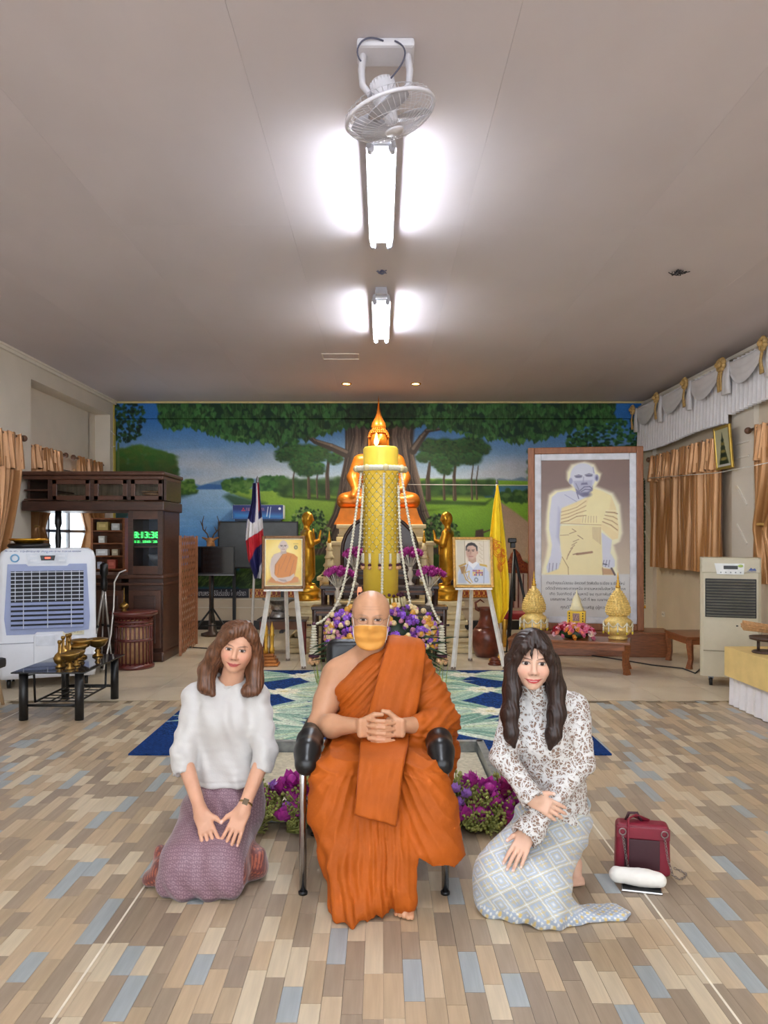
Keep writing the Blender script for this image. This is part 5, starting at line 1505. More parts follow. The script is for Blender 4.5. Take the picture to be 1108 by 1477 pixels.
# ---- beige air cooler
cy0 = 7.72
cl_ = thing('air_cooler', 'beige upright air cooler with black louvres by the right wall', 'air cooler', (X(1054, cy0), cy0, 0), -.38)
mBeige = M('beige_plastic', (196, 188, 164), .45, var=.03)
cw, ch_, cd = .56, 1.30, .42
o = MB()
o.prismz([(-cw / 2, cd), (-cw / 2, .03), (-cw / 2 + .03, 0), (cw / 2 - .03, 0), (cw / 2, .03), (cw / 2, cd)], .10, ch_)
o.build('body', mBeige, cl_)
MB().box((0, .0, ch_ - .08), (cw * .96, .02, .14), bev=.008).build('top_panel', mBeige, cl_)
pn = MB().prism([(-.15, 1.245), (-.125, 1.135), (.12, 1.135), (.125, 1.245)], -.02, -.008).build('control_panel', M('panel_white', (228, 230, 228), .35), cl_)
MB().box((.0, -.022, 1.205), (.13, .006, .035)).build('display', mBez, pn)
for k in range(5): MB().ball((-.09 + .045 * k, -.022, 1.155), (.007, .004, .007), 8, 5).build('button', M('grey_button', (140, 144, 150), .4), pn)
MB().ball((.09, -.02, 1.22), (.025, .003, .015), 8, 5).build('leaf_print', M('green_print', (176, 200, 110), .5), pn)
text_mesh('brand_mark', 'MASTERKOOL', .02, M('blue_ink', (70, 90, 150), .5), cl_, (.19, -.013, 1.165), width=.085)
MB().prism([(.16, 1.175), (.185, 1.205), (.2, 1.19), (.22, 1.2), (.235, 1.175)], -.0125, -.0105).build('mountain_mark', M('blue_ink'), cl_)
gz0, gz1, gw = .70, 1.09, .47
MB().box((0, .002, (gz0 + gz1) / 2), (gw, .012, gz1 - gz0), bev=.004).build('grille_recess', M('grille_black', (20, 20, 22), .5), cl_)
for k in range(13):
    zz = gz0 + .02 + (gz1 - gz0 - .04) * k / 12
    MB().box((0, -.012, zz), (gw - .02, .026, .009), rot=(.35, 0, 0)).build('louvre', M('louvre_grey', (112, 110, 100), .4), cl_)
for k in range(9): MB().box((-gw / 2 + .05 + k * .047, .004, (gz0 + gz1) / 2), (.004, .01, gz1 - gz0 - .02)).build('vertical_vane', M('grille_black'), cl_)
MB().box((0, -.003, .36), (cw * .9, .008, .012)).build('seam', M('dark_beige', (150, 142, 120), .6), cl_)  # seam drawn as a strip of darker beige
MB().box((.06, -.006, .62), (.02, .006, .012)).build('lock', mBez, cl_)
for sx in (-1, 1):
    for yy in (.07, cd - .07):
        w_ = MB().cyl((sx * (cw / 2 - .1) - .015, yy, .045), (sx * (cw / 2 - .1) + .015, yy, .045), .045, n=16).build('caster', mBez, cl_)
        MB().box((sx * (cw / 2 - .1), yy, .085), (.05, .05, .035)).build('caster_fork', mAlu, w_)

# ---- skirted table with incense and ceramics
tx0, tx1, ty0, ty1, tz_ = 3.13, 4.12, 5.3, 6.92, .515
dt = thing('skirted_table', 'low table under a yellow cloth and white satin skirt', 'table', ((tx0 + tx1) / 2, (ty0 + ty1) / 2, 0))
hw, hd = (tx1 - tx0) / 2, (ty1 - ty0) / 2
MB().box((0, 0, tz_ - .012), (2 * hw, 2 * hd, .024), bev=.006).build('tabletop', mTeak, dt)
for sx in (-1, 1):
    for sy in (-1, 1): MB().box((sx * (hw - .08), sy * (hd - .08), tz_ / 2 - .015), (.05, .05, tz_ - .03)).build('leg', mTeak, dt)
mYel = M('yellow_tablecloth', (226, 196, 128), .65, var=.05)
mSatinW = M('white_satin', (232, 228, 230), .35, sheen=.4, var=.03)
def skirt(z0, z1, off, amp, fr, nm, mat, rows=8):
    per = []
    pts = [(-hw, hd), (-hw, -hd), (hw, -hd), (hw, hd), (-hw, hd)]
    for i in range(4):
        a, b = Vector(pts[i]), Vector(pts[i + 1]); d = b - a; n = max(4, int(d.length / .012)); nr = Vector((d.y, -d.x)).normalized()
        for j in range(n): per.append((a + d * j / n, nr, i * 3 + j * .012))
    per.append(per[0])
    rws = []
    for r in range(rows):
        t = r / (rows - 1)
        rws.append([Vector((p.x - nr.x * -1 * (off + amp * (.3 + t) * (1 + math.sin(q * fr + 2 * math.sin(q * 7) * t))), p.y - nr.y * -1 * (off + amp * (.3 + t) * (1 + math.sin(q * fr + 2 * math.sin(q * 7) * t))), z1 + (z0 - z1) * t)) for p, nr, q in per])
    MB().sheet(rws).build(nm, mat, dt)
skirt(.006, tz_ - .03, -.012, .008, 55, 'satin_skirt', mSatinW)
ct = MB().box((0, 0, tz_ + .003), (2 * hw + .05, 2 * hd + .05, .006)); ct.build('cloth_top', mYel, dt)
for (a, b, c_, d_) in ((-hw - .026, 0, .006, 2 * hd + .05), (hw + .026, 0, .006, 2 * hd + .05), (0, -hd - .026, 2 * hw + .05, .006), (0, hd + .026, 2 * hw + .05, .006)):
    MB().box((a, b, tz_ - .125), (c_, d_, .256)).build('cloth_drop', mYel, dt)
ins = thing('incense_stand', 'dark wooden footed tray on the skirted table', 'stand', (3.28, 6.55, tz_ + .006))
mDkWood = M('dark_wood', (72, 48, 34), .45, var=.2, scale=14)
MB().lathe([(.11, 0), (.115, .01), (.1, .02)], n=20).build('foot_ring', mDkWood, ins)
for k in range(3):
    a = 2 * PI * k / 3 + .5; MB().cyl((.06 * math.cos(a), .06 * math.sin(a), .015), (.06 * math.cos(a), .06 * math.sin(a), .10), .013, n=8).build('leg', mDkWood, ins)
MB().lathe([(.07, .10), (.13, .115), (.135, .14), (.12, .135), (.001, .12)], n=20).build('tray', mDkWood, ins)
mInc = M('incense_tan', (186, 140, 92), .7, var=.2, scale=50)
ib = thing('incense_bundle', 'tan bundle of incense sticks lying on the dark footed tray', 'incense', (3.28, 6.55, tz_ + .155))
R = random.Random(11)
for k in range(46):
    a = k * 2.4; q = math.sqrt(k / 46) * .042
    yy, zz = q * math.cos(a) * 1.3, .045 + q * math.sin(a)
    MB().tube([(-.19 + R.uniform(-.008, .008), yy, zz + .04), (.17, yy * .7, zz * .75)], .0055, 5).build('stick', mInc, ib)
mChina = M('blue_white_china', (224, 226, 232), .2, col2=(70, 90, 160), scale=22, coat=.4)
o = thing('china_bowl', 'blue and white china bowl on a foot on the skirted table', 'bowl', (3.40, 6.38, tz_ + .006))
MB().lathe([(.06, 0), (.065, .01), (.03, .03), (.028, .05)], n=20).build('foot', M('clear_foot', (150, 130, 130), .2), o)
MB().lathe([(.028, .05), (.09, .07), (.125, .11), (.13, .16), (.12, .16), (.09, .09), (.001, .07)], n=28).build('bowl', mChina, o)
for k in range(16):
    a = k * 2.4; q = math.sqrt(k / 16) * .1
    MB().ball((q * math.cos(a), q * math.sin(a), .17 + .035 * (1 - q * 8) + .02 * (k % 2)), (.026, .026, .018), 7, 5).build('dried_flower', [M('dry_cream', (206, 190, 150), .7), M('dry_brown', (120, 76, 56), .7), M('dry_white', (228, 222, 210), .7)][k % 3], o)

# ---- curtains and valances
mSatin = M('bronze_satin', (176, 124, 70), .28, metal=.25, var=.04, scale=8, sheen=.3, stretch=(1, 4, .3))
mSatinL = M('bronze_satin_left', (172, 122, 74), .3, metal=.25, var=.04, scale=8, sheen=.3, stretch=(1, 4, .3))
mRodB = M('rod_brown', (110, 76, 56), .4)
def curtain(xw, side, y0, y1, ztop, zbot, zval, lab, mat, tie=None, seed=0, inset=.10):
    """xw wall plane, side +1: hangs on the right wall (faces -x)"""
    x0 = xw - side * inset
    t = thing('curtain', lab, 'curtain', (x0, (y0 + y1) / 2, zbot if zbot else 0))
    oz = t.location.z; oy = t.location.y
    R = random.Random(seed); ph = [R.uniform(0, 6) for _ in range(5)]
    def wave(s, z): return .040 * math.sin(s * 44 + ph[0] + .5 * math.sin(z * 2)) + .018 * math.sin(s * 97 + ph[1] + z) + .025 * math.sin(s * 15 + ph[2])
    n = int((y1 - y0) / .012); rows = []
    for k in range(26):
        z = zval + (zbot - zval) * k / 25 + .12 * (1 - k / 25)
        row = []
        for j in range(n + 1):
            s = j / n; yy = y0 + (y1 - y0) * s
            am = 1.0
            if tie:
                tz, ty, tw = tie
                g = max(0, 1 - abs(z - tz) / (abs(zval - tz) if z > tz else max(.3, tz - zbot) * 1.6)) ** 1.3
                yy = yy * (1 - g * .8) + (ty + (s - .5) * tw) * g * .8
                am = 1 + .5 * g
            row.append(Vector((-side * (wave(s * (y1 - y0), z) * am + .02), yy - oy, z - oz)))
        rows.append(row)
    MB().sheet(rows).build('drape', mat, t)
    rows = []
    for k in range(8):
        z = ztop + .03 + (zval - ztop - .03) * k / 7
        f_ = .35 + .65 * k / 7
        rows.append([Vector((-side * (.05 + f_ * wave((y1 - y0) * j / n * 1.3 + 3, z) * 1.1), y0 + (y1 - y0) * j / n - oy, z - oz + .012 * math.sin(j * .5))) for j in range(n + 1)])
    MB().sheet(rows).build('ruffle', mat, t)
    MB().cyl((-side * .03, y0 - oy - .12, ztop - oz), (-side * .03, y1 - oy + .12, ztop - oz), .016, n=10).build('rod', mRodB, t)
    for yy in (y0 - .14, y1 + .14): MB().ball((-side * .03, yy - oy, ztop - oz), .04, 12, 8).build('finial', mRodB, t)
    if tie:
        tz, ty, tw = tie
        MB().tube([(-side * (.02 + .05 * math.cos(a)) - side * .02, ty - oy + (tw * .3 + .05) * math.sin(a), tz - oz + .03 * math.cos(a)) for a in np.linspace(0, 2 * PI, 18, endpoint=False)], .016, 7, closed=True).build('tieback', M('gold_cord', (196, 156, 84), .5), t)
    return t
curtain(XR, 1, 9.45, 11.85, 2.72, 1.06, 2.36, 'closed bronze satin curtain on the right wall under the white swags', mSatin, seed=1)
curtain(XR, 1, 7.4, 8.6, 2.72, 1.0, 2.36, 'tied back bronze satin curtain on the right wall behind the skirted table', mSatin, (1.62, 8.35, .35), seed=2)
curtain(XL, -1, 6.6, 9.05, 2.69, .66, 2.30, 'tied back bronze curtain on the left wall above the white cooler', mSatinL, (1.38, 8.3, .4), seed=3, inset=.06)
curtain(XLR, -1, 9.72, 10.75, 2.67, 1.0, 2.40, 'tied back bronze curtain at the near side of the left window', mSatinL, (1.62, 9.85, .3), seed=4)
curtain(XLR, -1, 11.3, 12.3, 2.67, 1.0, 2.40, 'tied back bronze curtain at the far side of the left window', mSatinL, (1.62, 12.15, .3), seed=5)
# white pleated valance with swags and gold rosettes
mVal = M('white_valance', (228, 224, 224), .45, sheen=.3, var=.03)
mRos = M('gold_rosette', (196, 160, 100), .45, var=.2, scale=50)
def valance(y0, y1, lab, drop, nsw):
    x0 = XR - .14; zt_ = 3.60
    t = thing('valance', lab, 'valance', (x0, (y0 + y1) / 2, zt_ - drop)); oy, oz = t.location.y, t.location.z
    n = int((y1 - y0) / .01); rows = []
    for k in range(5):
        rows.append([Vector((-.0 - (.018 + .006 * k) * math.sin(j * .01 * 62), y0 - oy + (y1 - y0) * j / n, zt_ - oz + (-drop + .02 * math.sin(j * .02)) * k / 4)) for j in range(n + 1)])
    MB().sheet(rows).build('pleats', mVal, t)
    MB().cyl((0, y0 - oy, zt_ - oz + .01), (0, y1 - oy, zt_ - oz + .01), .014, n=8).build('rod', mTrim, t)
    L = (y1 - y0) / nsw
    for i in range(nsw):
        a = y0 + L * i - oy
        rows = []
        for k in range(9):
            q = k / 8
            rows.append([Vector((-.045 - .05 * math.sin(PI * s) * (.4 + .6 * math.sin(q * PI * 3.5) ** 2), a + L * s, zt_ - oz - (.03 + q * .30) * math.sin(PI * s) ** .8 * (1) - .02)) for s in np.linspace(0, 1, 17)])
        MB().sheet(rows).build('swag', mVal, t)
    for i in range(nsw + 1):
        a = y0 + L * i - oy
        r_ = MB()
        for k in range(7):
            b = 2 * PI * k / 7; r_.ball((-.10, a + .05 * math.cos(b), zt_ - oz - .03 + .05 * math.sin(b)), (.03, .035, .035), 7, 5)
        r_.ball((-.13, a, zt_ - oz - .03), .035, 8, 6); ro = r_.build('rosette', mRos, t)
        MB().tube([(-.09, a + .02, zt_ - oz - .06), (-.1, a + .05, zt_ - oz - .2), (-.09, a + .04, zt_ - oz - .34)], [.03, .03, .045], 6, sx=.4).build('ribbon_tail', mRos, ro)
        MB().tube([(-.06, a - .08, zt_ - oz - .02), (-.08, a - .09, zt_ - oz - .2), (-.07, a - .08, zt_ - oz - .4)], [.035, .05, .07], 8, sx=.5).build('jabot', mVal, t)
valance(9.22, 12.42, 'white pleated valance with three swags over the closed curtain', .72, 3)
valance(7.2, 9.16, 'white pleated valance with two swags nearer the skirted table', .62, 2)
# small gilt picture tipped forward on the column
c = Canvas(0, 0, 20, 40, 3.0, (196, 190, 150))
c.poly([(3, 38), (6, 26), (8, 16), (10, 4), (12, 16), (14, 26), (17, 38)], (58, 62, 34), soft=.8)
for k in range(7): c.ell(10, 12 + k * 4, 2 + k * .5, 1.6, (150, 130, 60) if k % 2 else (36, 44, 26), soft=.6)
c.line([(2, 39), (18, 39)], 2.5, (210, 206, 200))
gpic = picture('gilt_picture', 'small gilt framed spire picture tipped forward high on the right column', (XR - .12, 9.02, 2.36), PI / 2 * -1, 0, .44, .52, .035, c, M('bright_gilt', (206, 170, 80), .3, .7), d=.03)
gpic.rotation_euler = (.08, 0, -PI / 2); gpic.location = (XR - .16, 9.26, 2.33)
# sacred white thread
pts = [Vector((.2, 12.2, 2.35)), P(760, 700, 12.4), P(924, 697, 12.4), Vector((XR - .2, 11.9, Z(690, 11.9))), Vector((XR - .22, 9.3, 2.29)), Vector((XR - .2, 7.0, 2.3))]
tag(MB().tube(pts, .005, 5).build('white_thread', M('thread_white', (230, 226, 218), .6)), 'thin white sacred thread running along the mural to the right wall', 'thread')
# dark leafy string beside the portrait and a wall socket
pts = [P(929, 690, 12.35), P(930, 760, 12.35), P(930, 830, 12.35), P(932, 872, 12.35)]
gs = thing('leaf_garland', 'thin dark green leaf string with a gold bell at the mural edge', 'garland', pts[-1])
q0 = pts[-1]
o = strand_mb([p - q0 for p in pts], .022, .05).build('leaf_string', mLeaf, gs)
MB().lathe([(.035, -.06), (.03, -.03), (.012, 0), (.001, .01)], n=12).build('bell', mGold, gs)
sk0 = thing('wall_socket', 'small white electric socket low on the right wall near the plinth', 'socket', (XR - .001, 11.7, .34))
MB().box((-.006, 0, 0), (.012, .12, .08), bev=.004).build('plate', mTrim, sk0)
for s_ in (-1, 1): MB().box((-.0125, s_ * .025, 0), (.003, .012, .022)).build('slot', mBez, sk0)
# cable on the tiles
pts = [P(760, 925, 9.2) * 1, ]
pts = [Vector((X(px, YF(py)), YF(py), .008)) for px, py in ((700, 944), (760, 938), (820, 942), (880, 950), (940, 960), (985, 965), (1003, 972), (1010, 966))]
tag(MB().tube(pts, .008, 6).build('power_cable', mDark), 'black power cable trailing over the tiles to the right wall', 'cable')
# ================================================================== LEFT SIDE
mMahog = M('dark_mahogany', (66, 40, 30), .38, var=.25, scale=7, stretch=(1, 1, 6), coat=.15)
mMahogL = M('mahogany_moulding', (84, 52, 38), .36, var=.2, scale=9, coat=.15)
CYF, CYB, CXL, CXR = 9.3, 10.1, -4.33, -2.63
cb = thing('bar_cabinet', 'large dark mahogany cabinet with an overhead row of glass doors', 'cabinet', ((CXL + CXR) / 2, CYF, 0))
ox = (CXL + CXR) / 2; cwid = CXR - CXL; cdep = CYB - CYF
def cx(px): return X(px, CYF) - ox
zU0, zU1, zC = Z(737, CYF), Z(680, CYF), Z(832, CYF)
txl = cx(183)
MB().box(((txl + cwid / 2) / 2 - .0, cdep / 2, (zC) / 2 + .05), (cwid / 2 - txl - .03, cdep - .04, zC - .10)).build('tower_base', mMahog, cb)
MB().box((cx(100) + .0, cdep / 2, zC / 2), (txl - cx(36), cdep - .08, zC - .02)).build('counter_base', mMahog, cb)
MB().box((0, cdep / 2, zC + .0), (cwid, cdep + .04, .05), bev=.015).build('counter_top', mMahogL, cb)
MB().box((0, cdep / 2, zC - .09), (cwid, cdep + .02, .03), bev=.008).build('counter_moulding', mMahogL, cb)
MB().box((0, cdep / 2, .06), (cwid, cdep + .03, .12), bev=.02).build('skirting', mMahog, cb)
for (a, b) in ((cx(186), cx(232)), (cx(140), cx(178)), (cx(88), cx(134))):
    d = MB().box(((a + b) / 2, -.0, zC * .5), (b - a, .03, zC * .68), bev=.006).build('door', mMahogL, cb)
    MB().box(((a + b) / 2, -.012, zC * .5), (b - a - .12, .02, zC * .68 - .12), bev=.008).build('door_panel', mMahog, d)
# tower with glass door
wT = cwid / 2 - txl - .03; cT = (txl + cwid / 2) / 2
for s in (-1, 1):
    MB().box((cT + s * (wT / 2 - .03), .03, (zC + zU0) / 2), (.06, .06, zU0 - zC)).build('tower_stile', mMahog, cb)
    MB().box((cT + s * (wT / 2 - .015), cdep / 2 + .03, (zC + zU0) / 2), (.03, cdep - .1, zU0 - zC)).build('tower_side', mMahog, cb)
for zz in (zC + .08, zU0 - .05): MB().box((cT, .03, zz), (wT - .12, .05, .10)).build('tower_rail', mMahogL, cb)
MB().box((cT, cdep - .05, (zC + zU0) / 2), (wT - .02, .02, zU0 - zC)).build('tower_back', M('pale_back', (150, 168, 190), .5, var=.1), cb)
MB().box((cT, cdep * .5, zC + .36), (wT - .06, cdep - .15, .015)).build('glass_shelf', mMahogL, cb)
mGl = M('cabinet_glass', (200, 214, 220), .05, trans=1.0, var=0, alpha=.25)
gd = MB().box((cT, .012, (zC + zU0) / 2), (wT - .12, .006, zU0 - zC - .24)).build('glass_door', mGl, cb)
# overhead unit
zu = (zU0 + zU1) / 2
MB().box((0, cdep / 2, zU1 - .025), (cwid + .04, cdep + .10, .05), bev=.02).build('cornice', mMahogL, cb)
MB().box((0, cdep / 2, zU1 - .075), (cwid, cdep + .05, .05), bev=.015).build('cornice_moulding', mMahogL, cb)
MB().box((0, cdep / 2, zU0 + .06), (cwid + .02, cdep + .06, .12), bev=.015).build('overhead_base', mMahog, cb)
MB().box((0, cdep - .02, zu), (cwid - .04, .02, zU1 - zU0 - .1)).build('overhead_back', M('curtain_reflection', (196, 176, 146), .4, var=.3, scale=5, stretch=(6, 1, .5)), cb)  # reflections in the panes put into the back panel's colour
zA, zB = zU0 + .13, zU1 - .10
for px in (73, 132, 186, 238): MB().box((cx(px) - .02 if px == 238 else cx(px), .03, (zA + zB) / 2), (.07, .06, zB - zA)).build('overhead_stile', mMahog, cb)
MB().box((cwid / 2 - .015, cdep / 2, (zA + zB) / 2), (.03, cdep, zB - zA)).build('overhead_side', mMahog, cb)
for (a, b) in ((76, 130), (136, 184), (189, 235)):
    xa, xb = cx(a), cx(b)
    d = thing_d = MB()
    fr = .055
    d.box((xa + fr / 2, .0, (zA + zB) / 2), (fr, .03, zB - zA), bev=.005); d.box((xb - fr / 2, .0, (zA + zB) / 2), (fr, .03, zB - zA), bev=.005)
    d.box(((xa + xb) / 2, .0, zA + fr / 2), (xb - xa, .03, fr), bev=.005); d.box(((xa + xb) / 2, .0, zB - fr / 2), (xb - xa, .03, fr), bev=.005)
    d = d.build('glass_door', mMahogL, cb)
    MB().box(((xa + xb) / 2, .002, (zA + zB) / 2), (xb - xa - 2 * fr, .006, zB - zA - 2 * fr)).build('pane', mGl, d)
for zz in (zA + (zB - zA) * .0 + .01, (zA + zB) / 2): MB().box((cx(52), cdep / 2, zz), (cx(72) - cx(34), cdep - .05, .02), bev=.005).build('open_shelf', mMahogL, cb)
MB().box((cx(36), cdep / 2, (zA + zB) / 2), (.03, cdep - .2, zB - zA)).build('overhead_end', mMahog, cb)
zp0, zp1 = zC + .025, zU0
MB().lathe([(.035, zp0), (.04, zp0 + .05), (.022, zp0 + .08), (.04, zp0 + .2), (.028, zp0 + .3), (.038, zp0 + .45), (.024, zp0 + .56), (.042, zp0 + .62), (.036, zp1)], c=(cx(78), .12, 0), n=14).build('turned_post', mBez, cb)
# basket behind the right overhead door
bk = thing('woven_basket', 'brown woven basket behind the glass of the overhead cabinet', 'basket', (cx(213) + ox, CYF + .3, zU0 + .121))
MB().lathe([(.12, 0), (.15, .08), (.16, .13), (.15, .13), (.12, .02)], n=20).build('bowl', M('wicker', (176, 130, 86), .7, var=.3, scale=60), bk)
for k in range(4): MB().tube([((.125 + .01 * k) * math.cos(a), (.125 + .01 * k) * math.sin(a), .02 + .03 * k) for a in np.linspace(0, 2 * PI, 24, endpoint=False)], .008, 6, closed=True).build('weave_band', M('dark_wicker', (90, 60, 40), .7), bk)
# led clock in the tower
ck = thing('led_clock', 'black digital clock with glowing green figures behind the cabinet glass', 'clock', (cT + ox - .02, CYF + .12, zC + .368))
MB().box((0, .02, .10), (.36, .05, .20), bev=.006).build('case', mBez, ck)
mLed = M('green_led', (60, 255, 110), .5, emit=(70, 255, 110), estr=1.2, var=0)
text_mesh('figures', '8:13:38', .115, mLed, ck, (0, -.008, .135), width=.31, ext=.001)
text_mesh('date_figures', '5 2 . 2565  28', .04, mLed, ck, (-.01, -.008, .055), width=.28, ext=.001)
MB().box((0, -.007, .012), (.32, .004, .008)).build('lower_strip', mBez, ck)
gx = thing('crystal_bowl', 'cut glass bowl on the lower shelf behind the cabinet glass', 'bowl', (cT + ox + .06, CYF + .25, zC + .026))
MB().lathe([(.05, 0), (.05, .01), (.015, .03), (.015, .1), (.07, .16), (.10, .24), (.09, .24), (.01, .12)], n=20).build('bowl', M('crystal', (196, 206, 216), .1, trans=.5), gx)

# shelf of boxes behind
by = 10.95
bw0, bw1, bzt = X(131, by), X(180, by), Z(747, by)
bc = thing('bookcase', 'narrow brown bookcase behind the bar cabinet by the window', 'bookcase', ((bw0 + bw1) / 2, by, 0))
bwid = bw1 - bw0
for s in (-1, 1): MB().box((s * (bwid / 2 - .015), .15, bzt / 2), (.03, .30, bzt)).build('side', mTeak, bc)
MB().box((0, .29, bzt / 2), (bwid - .06, .02, bzt)).build('back', mTeak, bc)
shz = [.05, .45, .9, 1.06, 1.25, 1.43, 1.61, bzt]
for zz in shz: MB().box((0, .15, zz - .01), (bwid - .06, .28, .02)).build('shelf', mTeak, bc)
bcol = [((186, 160, 90), 'yellow tin'), ((206, 206, 202), 'white box'), ((226, 224, 220), 'white carton'), ((196, 180, 150), 'tan carton'), ((190, 90, 70), 'red packet'), ((176, 176, 190), 'grey packet'), ((140, 170, 110), 'green packet'), ((150, 80, 70), 'brick red packet'), ((216, 212, 200), 'ivory tin')]
pl_ = [(4 + 2, -.09, .16, .12, 0), (4 + 2, .10, .12, .10, 1), (3 + 2, -.10, .09, .10, 8), (2 + 2, -.10, .17, .09, 2), (2 + 2, .09, .09, .09, 3), (1 + 2, .04, .12, .13, 4), (1 + 2, -.13, .07, .10, 5), (0 + 2, .09, .11, .08, 6), (0 + 2, -.10, .10, .07, 7)]
for si, dx, w_, h_, ci in pl_:
    zz = shz[si]
    t = thing('shelf_box', bcol[ci][1] + ' on the brown bookcase, shelf %s' % ['', '', 'lowest in view', 'second from the lowest in view', 'above the packets', 'with the white ornament', 'topmost'][si], 'box', (bc.location.x + dx, by + .08, zz), group='boxes on the bookcase')
    MB().box((0, 0, h_ / 2), (w_, .10, h_), bev=.006).build('carton', M('box_%d' % ci, bcol[ci][0], .6, var=.08), t)
    MB().box((0, -.052, h_ * .55), (w_ * .6, .003, h_ * .35)).build('sticker', M('sticker_%d' % ci, tuple(min(255, v + 26) for v in bcol[ci][0]), .5), t)

# white air cooler
wy = 7.72
wc = thing('air_cooler', 'big white air cooler with a blue framed grille on the left', 'air cooler', (X(69, wy), wy, 0), .36)
mWhiteP = M('white_plastic', (226, 230, 238), .35, var=.02)
mBlueP = M('blue_grey_plastic', (150, 162, 200), .4, var=.03)
W2, H2, D2 = .465, 1.40, .58
def cooler_rows():
    prof = [(0.10, .445), (.16, .455), (.45, .465), (.46, .455), (1.3, .45), (1.36, .43), (1.395, .38)]
    rows = []
    for z, hw_ in prof:
        r = .05; row = []
        for (qx, qy, a0) in ((-1, 0, PI), (1, 0, 1.5 * PI), (1, 1, 0), (-1, 1, .5 * PI)):
            cxx = qx * (hw_ - r); cyy = r if qy == 0 else D2 - r
            for a in np.linspace(a0, a0 + PI / 2, 5): row.append(Vector((cxx + r * math.cos(a), cyy + r * math.sin(a), z)))
        row.append(row[0]); rows.append(row)
    return rows
rw = cooler_rows(); mb = MB().sheet(rw); n_ = len(rw[0]) - 1
mb.f.append(tuple(len(rw[0]) * (len(rw) - 1) + i for i in range(n_))); mb.sm.append(False)
mb.f.append(tuple(reversed(range(n_)))); mb.sm.append(False)
mb.build('body', mWhiteP, wc)
g0, g1, gw_ = .60, 1.17, .345
fr_ = MB()
out = [(-gw_ - .03, g0 - .06), (-gw_ - .05, g0 + .1), (-gw_ - .02, g1 + .07), (-.2, g1 + .07), (-.18, g1 + .05), (.18, g1 + .05), (.2, g1 + .07), (gw_ + .02, g1 + .07), (gw_ + .05, g0 + .1), (gw_ + .04, g0 - .03), (.16, g0 - .06), (.14, g0 - .04), (-.1, g0 - .04), (-.12, g0 - .06)]
fr_.prism(out, -.012, .01).build('grille_frame', mBlueP, wc)
MB().box((0, -.012, (g0 + g1) / 2), (2 * gw_ - .02, .008, g1 - g0)).build('grille_recess', M('recess_dark', (26, 28, 38), .6), wc)
mBar = M('white_bar', (196, 202, 216), .4)
zmid = g0 + (g1 - g0) * .47
for k in range(8): MB().box((0, -.024, zmid + .02 + (g1 - zmid - .03) * k / 7), (2 * gw_ - .02, .012, .008)).build('grille_bar', mBar, wc)
for k in range(9): MB().box((-gw_ + .05 + (2 * gw_ - .1) * k / 8, -.020, (zmid + g1) / 2), (.006, .008, g1 - zmid)).build('vertical_bar', mBar, wc)
for k in range(6):
    l = MB().box((0, -.028, g0 + .012 + (zmid - g0 - .02) * k / 5.3), (2 * gw_ - .02, .03, .006), rot=(.9, 0, 0)).build('louvre', mBlueP, wc)
for k in range(3): MB().box((-.22 + .22 * k, -.036, (g0 + zmid) / 2), (.008, .006, zmid - g0)).build('louvre_link', mBar, wc)
pn = MB().prism([(-.20, 1.345), (-.18, 1.245), (.17, 1.245), (.19, 1.345)], -.012, -.004).build('control_panel', M('panel_pale', (212, 218, 228), .35), wc)
MB().prism([(-.07, 1.325), (-.06, 1.275), (.06, 1.275), (.07, 1.325)], -.016, -.011).build('display', mBez, pn)
MB().box((0, -.0175, 1.30), (.05, .003, .014)).build('red_digits', M('red_led', (255, 70, 50), .5, emit=(255, 70, 50), estr=1.5, var=0), pn)
for a, b in ((-.13, 1.32), (-.13, 1.275), (.13, 1.32), (.13, 1.275)): MB().box((a, -.014, b), (.06, .004, .018), bev=.001).build('button', mWhiteP, pn)
MB().tube([(-.30 + .035 * math.cos(a), -.008, 1.30 + .035 * math.sin(a)) for a in np.linspace(0, 2 * PI, 24, endpoint=False)], .007, 6, closed=True).build('ring_logo', M('pale_blue_logo', (120, 176, 216), .4), wc)
mBlueInk = M('blue_ink'); 
text_mesh('owner_lettering', 'ที่ระลึกถวาย วัดบูรพาราม ศรัทธาธรรม', .05, mBlueInk, wc, (.03, .0, 1.372), rot=(PI / 2 - .5, 0, 0), width=.56)
text_mesh('owner_initials', 'ร.ร.ส.', .03, mBlueInk, wc, (-.33, .0, 1.372), rot=(PI / 2 - .5, 0, 0), width=.12)
dr = MB().box((-.02, -.003, .36), (.22, .02, .34), bev=.02).build('water_door', mWhiteP, wc)
MB().box((-.02, -.014, .47), (.18, .006, .10), bev=.004).build('door_latch', M('panel_pale'), dr)
MB().ball((-.02, -.014, .24), (.018, .01, .018), 8, 6).build('drain_knob', M('grey_knob', (90, 92, 100), .4), dr)
MB().box((0, -.002, .455), (.92, .012, .008)).build('seam_line', M('seam_grey', (150, 154, 166), .5), wc)
lb = MB().box((.24, -.006, .545), (.20, .004, .05)).build('paper_label', M('cream_label', (220, 216, 190), .6), wc)
text_mesh('label_lettering', 'วัดบูรพาราม  087-9876921', .018, M('brown_ink', (120, 96, 60), .6), wc, (.24, -.0085, .545), width=.17)
for sx in (-1, 1):
    for yy in (.09, D2 - .09):
        w_ = MB().cyl((sx * .36 - .018, yy, .05), (sx * .36 + .018, yy, .05), .05, n=16).build('caster', mBez, wc)
        MB().box((sx * .36, yy, .09), (.06, .06, .03)).build('caster_fork', mAlu, w_)
ty = thing('gold_tray', 'gold rimmed tray on a black cushion on top of the white cooler', 'tray', (X(42, 7.98), 7.98, H2 - .004))
MB().lathe([(.19, 0), (.21, .02), (.2, .045), (.15, .05)], n=24).build('black_cushion', mBez, ty)
